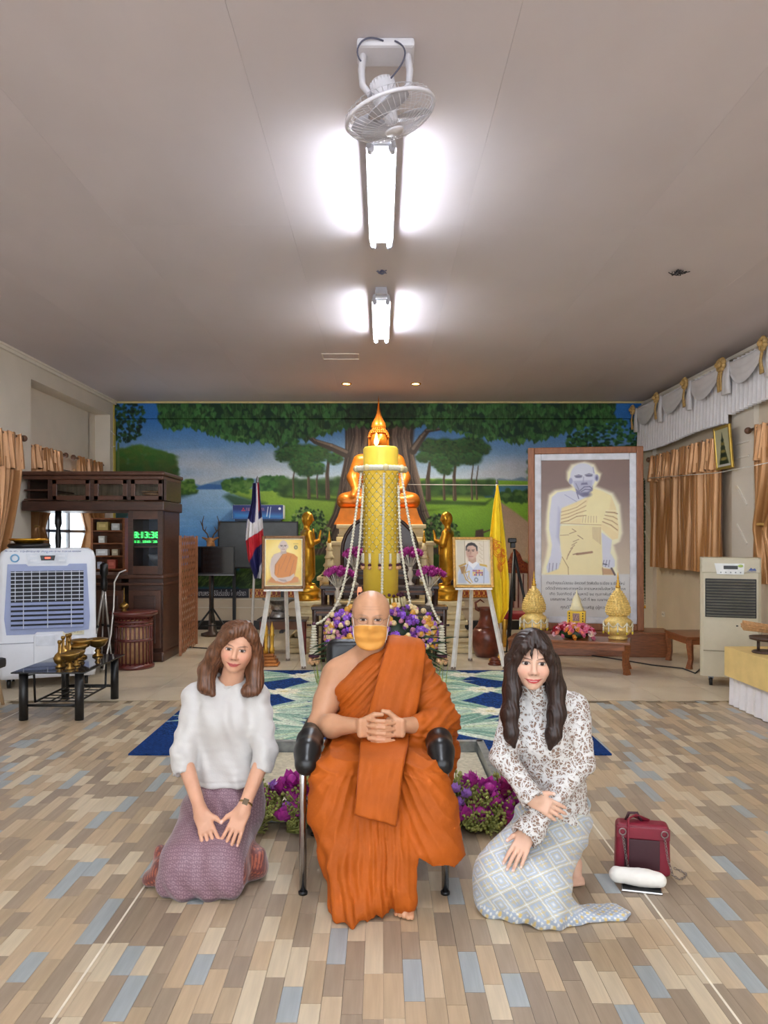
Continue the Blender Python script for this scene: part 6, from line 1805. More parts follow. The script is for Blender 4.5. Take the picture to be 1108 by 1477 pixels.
MB().lathe([(.13, .05), (.15, .07), (.19, .08), (.195, .095), (.17, .10), (.001, .095)], n=28).build('tray', mGold, ty)

# black glass coffee table with brass vessels
gy0, gy1, gxl, gxr, gh = 6.28, 7.24, -3.0, -2.44, .405
gt = thing('glass_coffee_table', 'low coffee table with black tubular legs and dark glass top', 'table', ((gxl + gxr) / 2, (gy0 + gy1) / 2, 0))
hx_, hy_ = (gxr - gxl) / 2, (gy1 - gy0) / 2
mBlk = M('black_steel', (18, 18, 20), .4)
MB().box((0, 0, gh - .006), (2 * hx_ + .04, 2 * hy_ + .04, .012), bev=.004).build('glass_top', M('smoked_glass', (34, 40, 46), .06, spec=.7, var=0), gt)
for sx in (-1, 1):
    for sy in (-1, 1): MB().cyl((sx * (hx_ - .05), sy * (hy_ - .06), 0), (sx * (hx_ - .05), sy * (hy_ - .06), gh - .012), .036, n=16).build('leg', mBlk, gt)
    MB().tube([(sx * (hx_ - .05), -hy_ + .1, .36), (sx * (hx_ - .1), -hy_ + .14, .36), (sx * (hx_ - .1), -hy_ + .16, .13), (sx * (hx_ - .1), hy_ - .16, .13), (sx * (hx_ - .1), hy_ - .14, .36), (sx * (hx_ - .05), hy_ - .1, .36)], .010, 8).build('side_rail', mBlk, gt)
for k in range(7): MB().cyl((-hx_ + .1, -hy_ + .18 + k * .12, .13), (hx_ - .1, -hy_ + .18 + k * .12, .13), .005, n=6).build('shelf_wire', mBlk, gt)
for s in (-1, 0, 1): MB().cyl((s * .06, -hy_ + .18, .13), (s * .06, hy_ - .18, .13), .005, n=6).build('shelf_wire', mBlk, gt)
for s in (-1, 1): MB().cyl((-hx_ + .06, s * (hy_ - .06), .12), (hx_ - .06, s * (hy_ - .06), .12), .012, n=8).build('end_rail', mBlk, gt)
mBr = M('old_brass', (150, 116, 58), .3, .85, var=.2, scale=30)
def flask(x_, y_, sc, lab):
    t = thing('brass_flask', lab, 'flask', (x_, y_, gh), group='brass water flasks on the glass table')
    MB().lathe([(.03 * sc, 0), (.034 * sc, .01 * sc), (.018 * sc, .022 * sc), (.04 * sc, .045 * sc), (.05 * sc, .075 * sc), (.035 * sc, .105 * sc), (.014 * sc, .125 * sc), (.011 * sc, .19 * sc)], n=16).build('belly', mBr, t)
    MB().lathe([(.011 * sc, .19 * sc), (.017 * sc, .2 * sc), (.017 * sc, .215 * sc), (.012 * sc, .22 * sc)], n=12).build('mouth', mBr, t)
def goblet(x_, y_, sc, lab):
    t = thing('brass_goblet', lab, 'goblet', (x_, y_, gh), group='brass goblets on the glass table')
    MB().lathe([(.042 * sc, 0), (.045 * sc, .01 * sc), (.016 * sc, .03 * sc), (.026 * sc, .048 * sc), (.014 * sc, .07 * sc)], n=16).build('stem', mBr, t)
    MB().lathe([(.014 * sc, .07 * sc), (.06 * sc, .09 * sc), (.082 * sc, .13 * sc), (.088 * sc, .15 * sc), (.08 * sc, .148 * sc), (.001, .09 * sc)], n=20).build('cup', mBr, t)
LB = 'brass water flask with a tall thin neck in the cluster on the glass table'
for px, yy, sc in ((86, 6.5, 1.05), (91, 6.78, 1.05), (97, 6.92, 1.05), (100, 6.66, 1.0), (101, 7.06, 1.0)): flask(X(px, yy), yy, sc, LB)
LG = 'small brass footed goblet in the cluster on the glass table'
for px, yy, sc in ((101, 6.42, .9), (110, 6.6, .85), (113, 6.9, .9), (118, 7.05, 1.1)): goblet(X(px, yy), yy, sc, LG)
goblet(X(141, 7.12), 7.12, 1.1, 'brass goblet standing apart at the far corner of the glass table')

# slatted drum stand with a brass sprinkler
dy_ = 8.92
dm = thing('drum_stand', 'round dark red slatted wooden drum stand before the cabinet', 'stand', (X(193, dy_), dy_, 0))
mRedWood = M('red_brown_lacquer', (92, 34, 30), .28, var=.2, scale=10, coat=.4)
MB().lathe([(.23, 0), (.235, .03), (.21, .05), (.2, .07)], n=28).build('base_ring', mRedWood, dm)
MB().lathe([(.19, .05), (.185, .58)], n=24).build('inner_drum', M('tan_bamboo', (176, 138, 96), .6, var=.15, scale=20), dm)
for k in range(26):
    a = 2 * PI * k / 26; MB().cyl((.205 * math.cos(a), .205 * math.sin(a), .05), (.20 * math.cos(a), .20 * math.sin(a), .60), .011, n=6).build('slat', mRedWood, dm)
for zz in (.33, .50, .54): MB().lathe([(.212, zz - .016), (.216, zz), (.212, zz + .016), (.2, zz + .016), (.2, zz - .016), (.212, zz - .016)], n=28).build('hoop', mRedWood, dm)
MB().lathe([(.2, .57), (.22, .60), (.27, .62), (.275, .645), (.27, .655), (.001, .657)], n=32).build('top', mRedWood, dm)
sp_ = thing('brass_sprinkler', 'small round brass vessel with a tall spike on the drum stand', 'vessel', (X(179, 8.88), 8.88, .657))
MB().lathe([(.04, 0), (.02, .015), (.05, .04), (.055, .06), (.04, .085), (.012, .10)], n=18).build('belly', mBr, sp_)
MB().lathe([(.012, .10), (.006, .14), (.004, .26), (.001, .27)], n=8).build('spike', mBr, sp_)

# silver tripod and white cord beside the white cooler
st = thing('light_tripod', 'silver and black folding tripod between the white cooler and the drum stand', 'tripod', (X(150, 8.66), 8.66, 0))
mSil = M('tripod_silver', (170, 166, 162), .35, .7)
apx = Vector((0, 0, .98))
MB().lathe([(.03, .9), (.04, .95), (.04, 1.0), (.03, 1.06), (.045, 1.10), (.045, 1.2), (.02, 1.22)], n=12).build('head', mBez, st)
for e in ((-.06, -.25, .012), (.12, -.06, .012), (-.10, .20, .012)):
    e = Vector(e); m_ = apx.lerp(e, .48)
    l = MB().tube([apx, m_], [.014, .014], 8).build('leg', mSil, st)
    MB().tube([m_, e], [.010, .009], 8).build('lower_leg', mSil, l); MB().ball(m_, .019, 8, 6).build('clamp', mBez, l); MB().ball(e, .014, 8, 6).build('foot_tip', mBez, l)
pts = [P(182, 822, 9.25), P(172, 826, 9.2), P(165, 840, 8.9), P(164, 875, 8.75), P(160, 915, 8.6), P(153, 950, 8.55), P(150, 965, 8.5), Vector((X(146, 8.7), 8.7, .01))]
tag(MB().tube(pts, .009, 7).build('power_cable', M('cord_white', (220, 216, 210), .5)), 'white power cord hanging down in front of the dark cabinet', 'cord')
# folding lattice
la = thing('lattice_screen', 'folding wooden trellis screen standing beside the dark cabinet', 'screen', (-2.54, 9.72, 0), math.atan2(1.12, -.06))
mLat = M('lattice_wood', (156, 104, 72), .6, var=.15, scale=20)
LL, LH = 1.10, 1.52
for s in (-1, 1):
    k = -12
    while k < 14:
        c0 = k * .115 - .02
        # line z = s*slope*x + c
        sl = 1.55
        pts = []
        for xx in np.linspace(0, LL, 40):
            zz = (sl * xx + c0 * 1.55) if s > 0 else (sl * (LL - xx) + c0 * 1.55)
            if .0 <= zz <= LH: pts.append((xx, zz))
        if len(pts) > 3:
            a, b = pts[0], pts[-1]
            d = Vector((b[0] - a[0], 0, b[1] - a[1])); an = math.atan2(d.z, d.x)
            MB().box(((a[0] + b[0]) / 2, .008 * s, (a[1] + b[1]) / 2 + .01), (d.length, .010, .024), rot=(0, -an, 0)).build('slat', mLat, la)
        k += 1
MB().box((LL, 0, LH / 2 + .01), (.03, .03, LH)).build('end_post', mLat, la); MB().box((0, 0, LH / 2 + .01), (.03, .03, LH)).build('end_post', mLat, la)
# edge of a stool at the frame
so = thing('stool', 'dark seated stool with light wooden legs beside the glass table', 'stool', (-3.62, 6.75, 0))
MB().box((0, 0, .38), (.48, .40, .09), bev=.03).build('seat', mBez, so)
for sx in (-1, 1):
    for sy in (-1, 1): MB().tube([(sx * .16, sy * .13, .34), (sx * .215, sy * .17, 0)], [.022, .016], 8).build('leg', M('light_wood', (176, 146, 110), .5), so)
# dark cord on the tiles by the lattice
pts = [Vector((X(px, YF(py)), YF(py), .008)) for px, py in ((270, 934), (300, 936), (330, 930), (356, 934), (372, 928))]
tag(MB().tube(pts, .008, 6).build('floor_cable', mDark), 'dark cable on the tiles below the small television', 'cable')

# ================================================================== FLOOR MIDDLE: carpet, metal tray, flowers
def paint_carpet():
    x0, x1, y0, y1 = -1.745, 1.59, 5.30, 8.66
    c = Canvas(x0, 0, x1, y1 - y0, 95, (22, 52, 104))         # y down = towards the camera
    R = random.Random(6)
    r2 = np.random.default_rng(3)
    c.a *= (1 + .25 * r2.standard_normal((c.h, c.w, 1))).astype(np.float32)
    def leaf(cx, cy, L, wd, an, col):
        pts = []
        for t in np.linspace(0, 1, 9): pts.append((t * L, wd * math.sin(PI * t ** .8)))
        for t in np.linspace(1, 0, 9)[1:-1]: pts.append((t * L, -wd * math.sin(PI * t ** .8)))
        ca_, sa_ = math.cos(an), math.sin(an)
        c.poly([(cx + a * ca_ - b * sa_, cy + a * sa_ + b * ca_) for a, b in pts], col, soft=.006)
        c.line([(cx, cy), (cx + L * ca_, cy + L * sa_)], .012, (236, 238, 220), soft=.006, op=.7)
    pal = [(176, 198, 176), (150, 180, 160), (206, 216, 196), (120, 158, 140), (190, 206, 170)]
    for (cx, cy, dr) in ((-.9, .35, 1), (.95, .30, -1), (-1.0, 1.2, 1), (1.05, 1.1, -1), (-1.1, 2.1, 1), (1.0, 2.05, -1), (0, .8, 1), (0, 1.8, -1), (-.4, 2.7, 1), (.5, 2.65, -1)):
        for k in range(17):
            a = (-.95 + 1.9 * k / 16) + R.uniform(-.08, .08)
            leaf(cx, cy, R.uniform(.6, 1.0), R.uniform(.045, .085), a if dr > 0 else PI - a, R.choice(pal))
        for k in range(15):
            a = (-.7 + 1.4 * k / 14)
            leaf(cx, cy + .05, R.uniform(.45, .8), R.uniform(.04, .075), (PI - a) if dr > 0 else a, R.choice(pal))
        for k in range(9):
            a = 2 * PI * k / 9
            c.ell(cx + dr * .06 + .09 * math.cos(a), cy + .08 * math.sin(a), .085, .04, (232, 228, 204), soft=.008, ang=a)
        c.ell(cx + dr * .06, cy, .045, .04, (214, 206, 160), soft=.01)
    for yy in (.02, y1 - y0 - .03): c.line([(x0, yy), (x1, yy)], .05, (20, 48, 98), soft=.01)
    c.poly([(x0, y1 - y0 - .55), (-1.0, y1 - y0 - .25), (-.85, y1 - y0), (x0, y1 - y0)], (22, 52, 106), soft=.03)
    c.poly([(x1, y1 - y0 - .55), (.95, y1 - y0 - .25), (.85, y1 - y0), (x1, y1 - y0)], (22, 52, 106), soft=.03)
    c.grain(.10, 4)
    return c, x0, x1, y0, y1
c, kx0, kx1, ky0, ky1 = paint_carpet()
cp = c.mesh('carpet', lambda u, v: np.stack([kx0 + (kx1 - kx0) * u, ky1 + (ky0 - ky1) * v, np.full_like(u, .012)], 1), M('carpet_pile', vcol=True, rough=.95, var=.2, scale=160, bump=.8, bscale=260, spec=.1), thick=.011)
tag(cp, 'large blue carpet with pale green leaf and lily pattern', 'carpet')
# galvanised tray
tr = thing('metal_tray', 'shallow galvanised metal tray with pale sand in front of the carpet', 'tray', (-.036, 4.66, 0))
mGalv = M('galvanised', (150, 156, 158), .35, .7, var=.2, scale=18)
th_, tl_ = .70, .61
MB().box((0, 0, .012), (2 * th_, 2 * tl_, .01)).build('floor_pan', mGalv, tr)
MB().box((0, 0, .025), (2 * th_ - .03, 2 * tl_ - .03, .02)).build('sand_bed', M('pale_sand', (196, 186, 160), .9, var=.15, scale=40, bump=.6, bscale=120), tr)
for s in (-1, 1):
    MB().box((s * th_, 0, .055), (.014, 2 * tl_, .10)).build('side_wall', mGalv, tr); MB().box((0, s * tl_, .055), (2 * th_, .014, .10)).build('end_wall', mGalv, tr)
    MB().box((s * (th_ + .015), 0, .105), (.05, 2 * tl_ + .06, .006)).build('side_rim', mGalv, tr); MB().box((0, s * (tl_ + .015), .105), (2 * th_ + .06, .05, .006)).build('end_rim', mGalv, tr)
# silk lotus clusters
mMag = M('silk_magenta', (186, 56, 160), .5, var=.35, scale=25)
mMag2 = M('silk_plum', (160, 40, 110), .5, var=.35, scale=25)
mLil = M('silk_lilac', (190, 140, 220), .5, var=.3, scale=25)
mSprig = M('olive_sprig', (156, 160, 84), .6, var=.35, scale=30)
def silk(r, m, nm):
    mb = MB(); mb.ball((0, 0, r * .5), (r * .4, r * .4, r * .55), 8, 6)
    petal_mb(5, r * 1.15, r * .42, .45, mb); petal_mb(6, r * 1.1, r * .46, .75, mb, up=.85); petal_mb(6, r * .9, r * .44, 1.0, mb, up=.5)
    o = mb.build(nm, m); me = o.data; bpy.data.objects.remove(o); return me
sk_ = [(silk(.074, mMag, 'magenta_lotus'), 'magenta_lotus'), (silk(.068, mMag2, 'plum_lotus'), 'plum_lotus'), (silk(.046, mLil, 'lilac_bloom'), 'lilac_bloom')]
sg = MB()
for k in range(9):
    a = k * 2.4; sg.tube([(0, 0, 0), (.03 * math.cos(a), .03 * math.sin(a), .04), (.05 * math.cos(a), .05 * math.sin(a), .075 + .01 * (k % 3))], [.004, .006, .002], 4)
    sg.ball((.05 * math.cos(a), .05 * math.sin(a), .078), .009, 5, 4); sg.ball((.032 * math.cos(a + .4), .032 * math.sin(a + .4), .055), .008, 5, 4)
o = sg.build('sprig', mSprig); sgm = o.data; bpy.data.objects.remove(o)
R = random.Random(21)
for (xa, xb, lab) in ((-.66, -.36, 'cluster of magenta silk lotus flowers on the floor beside the white blouse'), (.30, .72, 'cluster of magenta silk lotus flowers on the floor beside the pale blue skirt'), (-.34, .28, 'cluster of magenta silk lotus flowers on the floor behind the chair')):
    fc = thing('silk_flowers', lab, 'flowers', ((xa + xb) / 2, 4.0, 0))
    w_ = xb - xa
    nfl = int(w_ * 46); nsp = int(w_ * 140)
    for k in range(nfl):
        u = (k + .5) / nfl; zz = .05 + .17 * ((k * .618) % 1.0)
        ki = R.choices([0, 1, 2], [.5, .3, .2])[0]
        o = bpy.data.objects.new(sk_[ki][1], sk_[ki][0]); link(o, fc)
        o.location = ((u - .5) * w_ + R.uniform(-.02, .02), -.11 + .09 * (zz / .22) + R.uniform(-.03, .03), zz)
        o.rotation_euler = (R.uniform(.5, 1.3) - zz * 2, R.uniform(-.5, .5), R.uniform(0, 6))
    for k in range(nsp):
        zz = R.uniform(.0, .18); o = bpy.data.objects.new('sprig', sgm); link(o, fc)
        o.location = (R.uniform(-.5, .5) * w_, -.10 + .1 * (zz / .2) + R.uniform(-.02, .04), zz); o.rotation_euler = (R.uniform(.2, 1.3), R.uniform(-.6, .6), R.uniform(0, 6)); o.scale = [R.uniform(.7, 1.2)] * 3

# ================================================================== CHAIR
mLeather = M('black_leather', (20, 20, 22), .3, var=.1, bump=.15, bscale=90, spec=.5)
mChrome = M('chrome', (200, 200, 204), .15, 1.0, var=.02)
ch = thing('arm_chair', 'black leather armchair with chrome tube legs under the seated monk', 'chair', (-.03, 3.55, 0))
MB().box((0, -.01, .435), (.50, .56, .09), bev=.035).build('seat', mLeather, ch)
rows = []
S = Sdf((-.32, .2, .42), (.32, .5, 1.02), .011)
S.box((0, .33, .73), (.25, .045, .26), R=Euler((-.14, 0, 0)).to_matrix(), rd=.044)
co, Q = S.mesh(2); np_mesh('backrest', co, Q, mLeather, ch)
for s in (-1, 1):
    x_ = s * .285
    MB().tube([(s * .30, -.31, 0), (s * .30, -.31, .5), (s * .295, -.29, .565), (s * .29, -.2, .585), (s * .29, .26, .585)], .0155, 12).build('front_leg', mChrome, ch)
    MB().tube([(s * .305, .33, 0), (s * .29, .29, .45), (s * .285, .27, .60)], .0155, 12).build('rear_leg', mChrome, ch)
    MB().tube([(s * .30, -.31, .38), (s * .24, -.2, .39)], .012, 8).build('seat_bracket', mChrome, ch)
    for e in ((s * .30, -.31), (s * .305, .33)): MB().lathe([(.019, 0), (.02, .012), (.016, .014)], c=(e[0], e[1], 0), n=12).build('foot_cap', mBlk, ch)
    S = Sdf((x_ - .09, -.42, .46), (x_ + .09, .2, .70), .007)
    S.limb([(x_, .14, .605), (x_, -.16, .605), (x_, -.27, .590), (x_, -.315, .55)], [.05, .056, .055, .05], k=.02)
    co, Q = S.mesh(2); np_mesh('arm_pad', co, Q, mLeather, ch)
    MB().tube([(x_ - s * .052, y_, z_) for y_, z_ in ((.12, .60), (-.16, .60), (-.27, .585), (-.33, .54))], .005, 6).build('piping', M('grey_piping', (150, 150, 150), .5), ch)
for yy in (-.29, .30): MB().cyl((-.29, yy, .385), (.29, yy, .385), .012, n=8).build('cross_tube', mChrome, ch)

# ================================================================== HANDBAG, WHITE ROLL, PHONE
hb_ = thing('handbag', 'burgundy leather handbag with a chain strap on the floor', 'handbag', (1.165, 3.43, 0), -.22)
mBurg = M('burgundy_leather', (124, 28, 46), .4, var=.1, bump=.1, bscale=120)
mBurgD = M('dark_burgundy', (62, 26, 34), .5, var=.1)
S = Sdf((-.16, -.08, -.01), (.16, .10, .26), .006)
S.box((0, .02, .115), (.118, .045, .113), rd=.02)
co, Q = S.mesh(1); co[:, 0] *= 1 - .25 * (co[:, 2:3].ravel() - .05); np_mesh('body', co, Q, mBurg, hb_)
MB().box((-.005, -.031, .100), (.15, .006, .13), bev=.003).build('back_pocket', mBurgD, hb_)
MB().box((0, -.033, .195), (.225, .008, .05), bev=.003).build('flap_edge', mBurg, hb_)
MB().tube([(-.065, -.03, .02), (-.065, -.042, .1), (-.065, -.04, .2), (-.062, -.01, .245), (-.03, .03, .25), (.03, .04, .225)], [.016] * 6, 6, sx=.3).build('leather_strap', mBurg, hb_)
MB().tube([(-.07, .03, .22), (-.055, .03, .26), (-.02, .03, .262), (.0, .03, .225)], .007, 8).build('top_handle', mBurgD, hb_)
mChain = M('chain_metal', (150, 140, 136), .3, .9)
for x_ in (-.088, .088):
    MB().tube([(x_ + .014 * math.cos(a), -.045, .20 + .014 * math.sin(a)) for a in np.linspace(0, 2 * PI, 14, endpoint=False)], .003, 6, closed=True).build('ring', mChain, hb_)
def chain(pts, nm):
    mb = MB(); P_ = [Vector(p) for p in pts]; k = 0
    for i in range(len(P_) - 1):
        d = P_[i + 1] - P_[i]; n = max(1, int(d.length / .011))
        for j in range(n):
            q = P_[i] + d * (j + .5) / n; t_ = d.normalized(); s_ = t_.orthogonal().normalized(); b_ = t_.cross(s_)
            if k % 2: s_ = b_
            mb.tube([q + t_ * .008 * math.cos(a) + s_ * .005 * math.sin(a) for a in np.linspace(0, 2 * PI, 8, endpoint=False)], .0017, 4, closed=True); k += 1
    mb.build(nm, mChain, hb_)
chain([(-.088, -.048, .186), (-.075, -.05, .1), (-.06, -.055, .02)], 'chain')
chain([(.088, -.048, .186), (.10, -.05, .1), (.12, -.055, .03), (.15, -.04, .008), (.175, -.01, .006), (.19, .03, .006), (.165, .06, .008), (.14, .05, .02)], 'chain')
ph = thing('phone', 'black phone with a silver edge lying under the white roll', 'phone', (1.11, 3.28, 0), -.25)
MB().box((0, 0, .006), (.165, .085, .010), bev=.004).build('silver_edge', mChrome, ph); MB().box((0, 0, .0118), (.155, .075, .002)).build('screen', M('phone_glass', (14, 14, 18), .08), ph)
S = Sdf((-.13, -.06, -.01), (.13, .06, .09), .005)
S.cap((-.085, 0, .036), (.085, -.006, .032), .034, .031); S.ell((.02, -.005, .036), (.07, .036, .033), k=.02)
co, Q = S.mesh(1); co += normals(co, Q) * (vnoise(co, 60, 2)[:, None] * .0015)
o = np_mesh('tissue_roll', co, Q, M('white_tissue', (230, 226, 218), .8, var=.03)); o.location = (1.10, 3.295, .0135); o.rotation_euler = (0, 0, -.25)
tag(o, 'rolled white tissue pack lying on the phone before the handbag', 'tissue pack')
# ================================================================== PEOPLE
def V3(*a): return np.array(a, float)
def unit(v): v = np.array(v, float); return v / np.linalg.norm(v)
def rot(yaw=0, roll=0, pitch=0):
    """local (x right, y back, z up) -> world; roll leans the crown to +x, yaw turns the face to +x, pitch nods down"""
    Mx = Euler((pitch, 0, 0)).to_matrix(); My = Matrix.Rotation(roll, 3, 'Y'); Mz = Matrix.Rotation(yaw, 3, 'Z')
    return np.array(Mz @ My @ Mx)
def add_head(S, c, R, s=1.0, male=False, nose=1.0):
    c = np.array(c, float)
    def W(x, y, z): return c + R @ (np.array((x, y, z)) * s)
    E = lambda p, r, k=.012, sub=False: S.ell(W(*p), tuple(v * s for v in r), R=R, k=k * s, sub=sub)
    C = lambda a, b, ra, rb=None, k=.01: S.cap(W(*a), W(*b), ra * s, None if rb is None else rb * s, k=k * s)
    E((0, .016, .032), (.0775, .093, .084), .01)
    if male: E((0, .012, .048), (.080, .090, .072), .02)
    if male: E((0, -.012, -.030), (.069, .074, .082), .04); E((0, -.05, -.088), (.034, .026, .024), .03)
    else: E((0, -.016, -.028), (.070, .069, .074), .035); E((0, -.056, -.086), (.024, .021, .018), .03)
    for sx in (-1, 1):
        E((sx * .036, -.058, -.026), (.026, .024, .026), .02)
        E((sx * .0315, -.0985, .008), (.020, .016, .0105), .012, True)
        E((sx * .0315, -.0745, .0065), (.0145, .0125, .0105), .004)
        E((sx * .0125 * nose, -.0885, -.033), (.0085 * nose, .010, .0075), .006)
        E((sx * .077, .012, -.004), (.0085, .019, .030), .008)
    C((0, -.084, .012), (0, -.1005, -.024), .0065, .010 * nose, .014)
    E((0, -.1005, -.028), (.0105 * nose, .0095, .008), .006)
    C((-.030, -.079, .024), (.030, -.079, .024), .007, k=.016)
    C((-.016, -.0775, -.0585), (.016, -.0775, -.0585), .0058, k=.008)
    C((-.012, -.0775, -.068), (.012, -.0775, -.068), .0064, k=.008)
    return W
def paint_head(co, col, c, R, s, skin, brow, lip, male=False, squint=1.0, open_mouth=0.0, hairline=None, blush=.35):
    """writes eyes, brows, lips into the per-vertex sRGB array"""
    L = ((co - np.array(c)) @ R) / s
    x, y, z = L[:, 0], L[:, 1], L[:, 2]
    fr = (np.abs(x) < .075) & (y < -.035) & (z > -.125) & (z < .12)
    def mixc(m, cc, a=1.0):
        a = (np.clip(m, 0, 1) * a)[:, None]; col[:] = col * (1 - a) + np.array(cc, float) * a
    sm = lambda d, w: np.clip(.5 - d / w, 0, 1)
    for sx in (-1, 1):
        dx, dz = x - sx * .0315, z - .0065
        # cheeks
        mixc(np.exp(-((x - sx * .040) ** 2 + (z + .030) ** 2) / (2 * .015 ** 2)) * fr, (226, 132, 116), blush)
        # darker skin round the eye, white, iris, catchlight painted into its colour, lash line
        hgt = .0076 * squint * np.sqrt(np.clip(1 - (dx / .0150) ** 2, 0, 1))
        mixc(np.exp(-((dx / .017) ** 2 + ((dz - .004) / .010) ** 2)) * fr, tuple(v * .72 for v in skin), .55)
        eye = sm(np.abs(dz) - hgt, .0016) * (np.abs(dx) < .0152) * fr
        mixc(eye, (224, 214, 208))
        mixc(eye * sm(np.hypot(dx - .0004, dz) - .0078, .0016), (36, 22, 18))
        mixc(eye * sm(np.hypot(dx - .002, dz - .002) - .0012, .0012), (240, 240, 240), .6)
        up = sm(np.abs(dz - hgt) - .0014, .0014) * (np.abs(dx) < .0165) * (dz > -.001) * fr
        mixc(up, (34, 22, 20), .95)
        mixc(sm(np.abs(dz + hgt) - .0005, .0012) * (np.abs(dx) < .015) * fr, (110, 70, 60), .5)
        # brows
        bz = .0262 + (dx * sx) * .07 - 9.0 * (dx * sx) ** 2
        th = .0028 * np.clip(1.15 - np.abs(dx) / .024, .25, 1)
        mixc(sm(np.abs(z - bz) - th, .0025) * (np.abs(dx) < .023) * fr, brow, .35 if male else .8)
        mixc(np.exp(-((x - sx * .007) ** 2 + (z + .0375) ** 2) / (2 * .0026 ** 2)) * fr, (96, 48, 40), .8)
    # lips, a smile with rising corners
    if not male:
        ax = np.abs(x); cz = -.0640 + 6.5 * ax ** 2
        wl = .0335
        upz = cz + .0065 * np.clip(1 - (ax / wl) ** 2, 0, 1) - .0016 * np.exp(-(ax / .004) ** 2)
        loz = cz - .0100 * np.clip(1 - (ax / wl) ** 2, 0, 1)
        lips = sm(np.maximum(z - upz, loz - z), .0016) * (ax < wl) * fr
        mixc(lips, lip)
        mixc(sm(np.abs(z - cz) - .0009, .0014) * (ax < wl + .003) * fr, (104, 36, 34), .85)
        if open_mouth: mixc(sm(np.abs(z - cz + .0012) - .0016 * np.clip(1 - (ax / .022) ** 2, 0, 1), .001) * (ax < .022) * fr, (238, 230, 224), open_mouth)
    mixc(np.exp(-((x / .02) ** 2 + ((z + .046) / .004) ** 2)) * fr, tuple(v * .85 for v in skin), .35)
def add_hand(S, wrist, d, n, thumb_to, s=1.0, bend=(.15, .2, .2), spread=.05, thumb=(.55, .85, -.15), tips=None, k=.004):
    """wrist, direction of the fingers, back-of-hand normal, rough direction of the thumb side"""
    wrist = np.array(wrist, float); d = unit(d); n = unit(np.array(n) - d * np.dot(n, d)); lat = np.cross(d, n)
    if np.dot(lat, thumb_to) < 0: lat = -lat
    R = np.stack([lat, d, n], 1)
    S.box(wrist + d * .046 * s, (.036 * s, .046 * s, .0125 * s), R=R, rd=.012 * s, k=.014)
    S.cap(wrist - d * .01, wrist + d * .02 * s, .026 * s, .024 * s, k=.02)
    lf = (.95, 1.06, .99, .78)
    for i in range(4):
        b = wrist + d * (.084 + (-.001, .003, 0, -.009)[i]) * s + lat * (.0285 - .0195 * i) * s
        f = unit(d + lat * spread * (1.5 - i)); a = 0.0; p = b
        for j, l in enumerate((.043, .027, .021)):
            a += bend[j]; q = p + (math.cos(a) * f - math.sin(a) * n) * l * lf[i] * s
            S.cap(p, q, (.0090, .0082, .0074)[j] * s, (.0082, .0074, .0062)[j] * s, k=k if j else .006); p = q
        if tips is not None: tips.append((p, n))
    b = wrist + d * .022 * s + lat * .026 * s; f = unit(d * thumb[0] + lat * thumb[1] + n * thumb[2])
    m = b + f * .040 * s; f2 = unit(f + d * .5); e = m + f2 * .030 * s
    S.cap(b, m, .013 * s, .0105 * s, k=.012); S.cap(m, e, .0105 * s, .0075 * s, k=k)
    if tips is not None: tips.append((e, n))
def skin_col(co, base, seed=0):
    v = vnoise(co, 14, seed)[:, None] * 4 + vnoise(co, 50, seed + 1)[:, None] * 2
    return np.clip(np.tile(np.array(base, float), (len(co), 1)) + v * np.array([1, 1.1, 1.1]), 0, 255)
def nails(co, col, tips, cc, r=.0062):
    for p, n in tips:
        d = np.linalg.norm(co - (p + n * .005), axis=1); a = np.clip(1.4 - d / r, 0, 1)[:, None] * .8
        col[:] = col * (1 - a) + np.array(cc, float) * a
mSkinM = M('skin_monk', vcol=True, rough=.36, var=.03, scale=30, spec=.4, sss=.08)
mSkinW = M('skin_woman', vcol=True, rough=.48, var=.02, scale=30, spec=.35, sss=.08)
def cloth_mesh(name, S, mat, parent, disp=None, colf=None, smooth=1):
    co, Q = S.mesh(smooth)
    if disp is not None:
        nr = normals(co, Q); co = co + nr * disp(co, nr)[:, None]
    col = None if colf is None else colf(co, normals(co, Q))
    return np_mesh(name, co, Q, mat, parent, col)

# ------------------------------------------------------------------ MONK
HM = V3(-.049, 3.60, 1.122); RM = rot(0, .02, .03); SM = 1.06
mk = thing('person', 'seated monk in an orange robe and orange face mask, hands clasped', 'person', (-.03, 3.4, 0))
mk_off = np.array(mk.location)
def place(o): o.location = -Vector(mk_off); return o
S = Sdf((-.40, 2.98, .002), (.38, 3.90, 1.27), .0065, fx=[(-.145, .135, .0030)], fy=[(3.27, 3.36, .0032), (3.46, 3.72, .0034)], fz=[(.60, .76, .0028), (.98, 1.26, .0025)])
S.ell((-.03, 3.70, .74), (.185, .125, .21), k=.05); S.ell((-.025, 3.64, .57), (.185, .15, .16), k=.06)
S.cap((-.20, 3.695, .850), (.14, 3.695, .860), .062, k=.05)
for sx in (-1, 1): S.cap((-.04 + sx * .03, 3.67, .97), (-.04 + sx * .15, 3.69, .875), .042, .05, k=.05)
S.cap((-.047, 3.635, 1.03), (-.040, 3.675, .90), .060, .066, k=.03)
S.ell((-.12, 3.625, .80), (.085, .05, .07), k=.05)
S.limb([(-.222, 3.69, .835), (-.258, 3.63, .73), (-.287, 3.555, .635)], [.068, .058, .050], k=.03)
S.limb([(-.287, 3.555, .635), (-.22, 3.455, .655), (-.11, 3.365, .680)], [.050, .049, .032], k=.03)
S.limb([(.165, 3.69, .84), (.215, 3.62, .73), (.262, 3.55, .635), (.20, 3.455, .655), (.105, 3.365, .682)], [.066, .056, .049, .048, .032], k=.03)
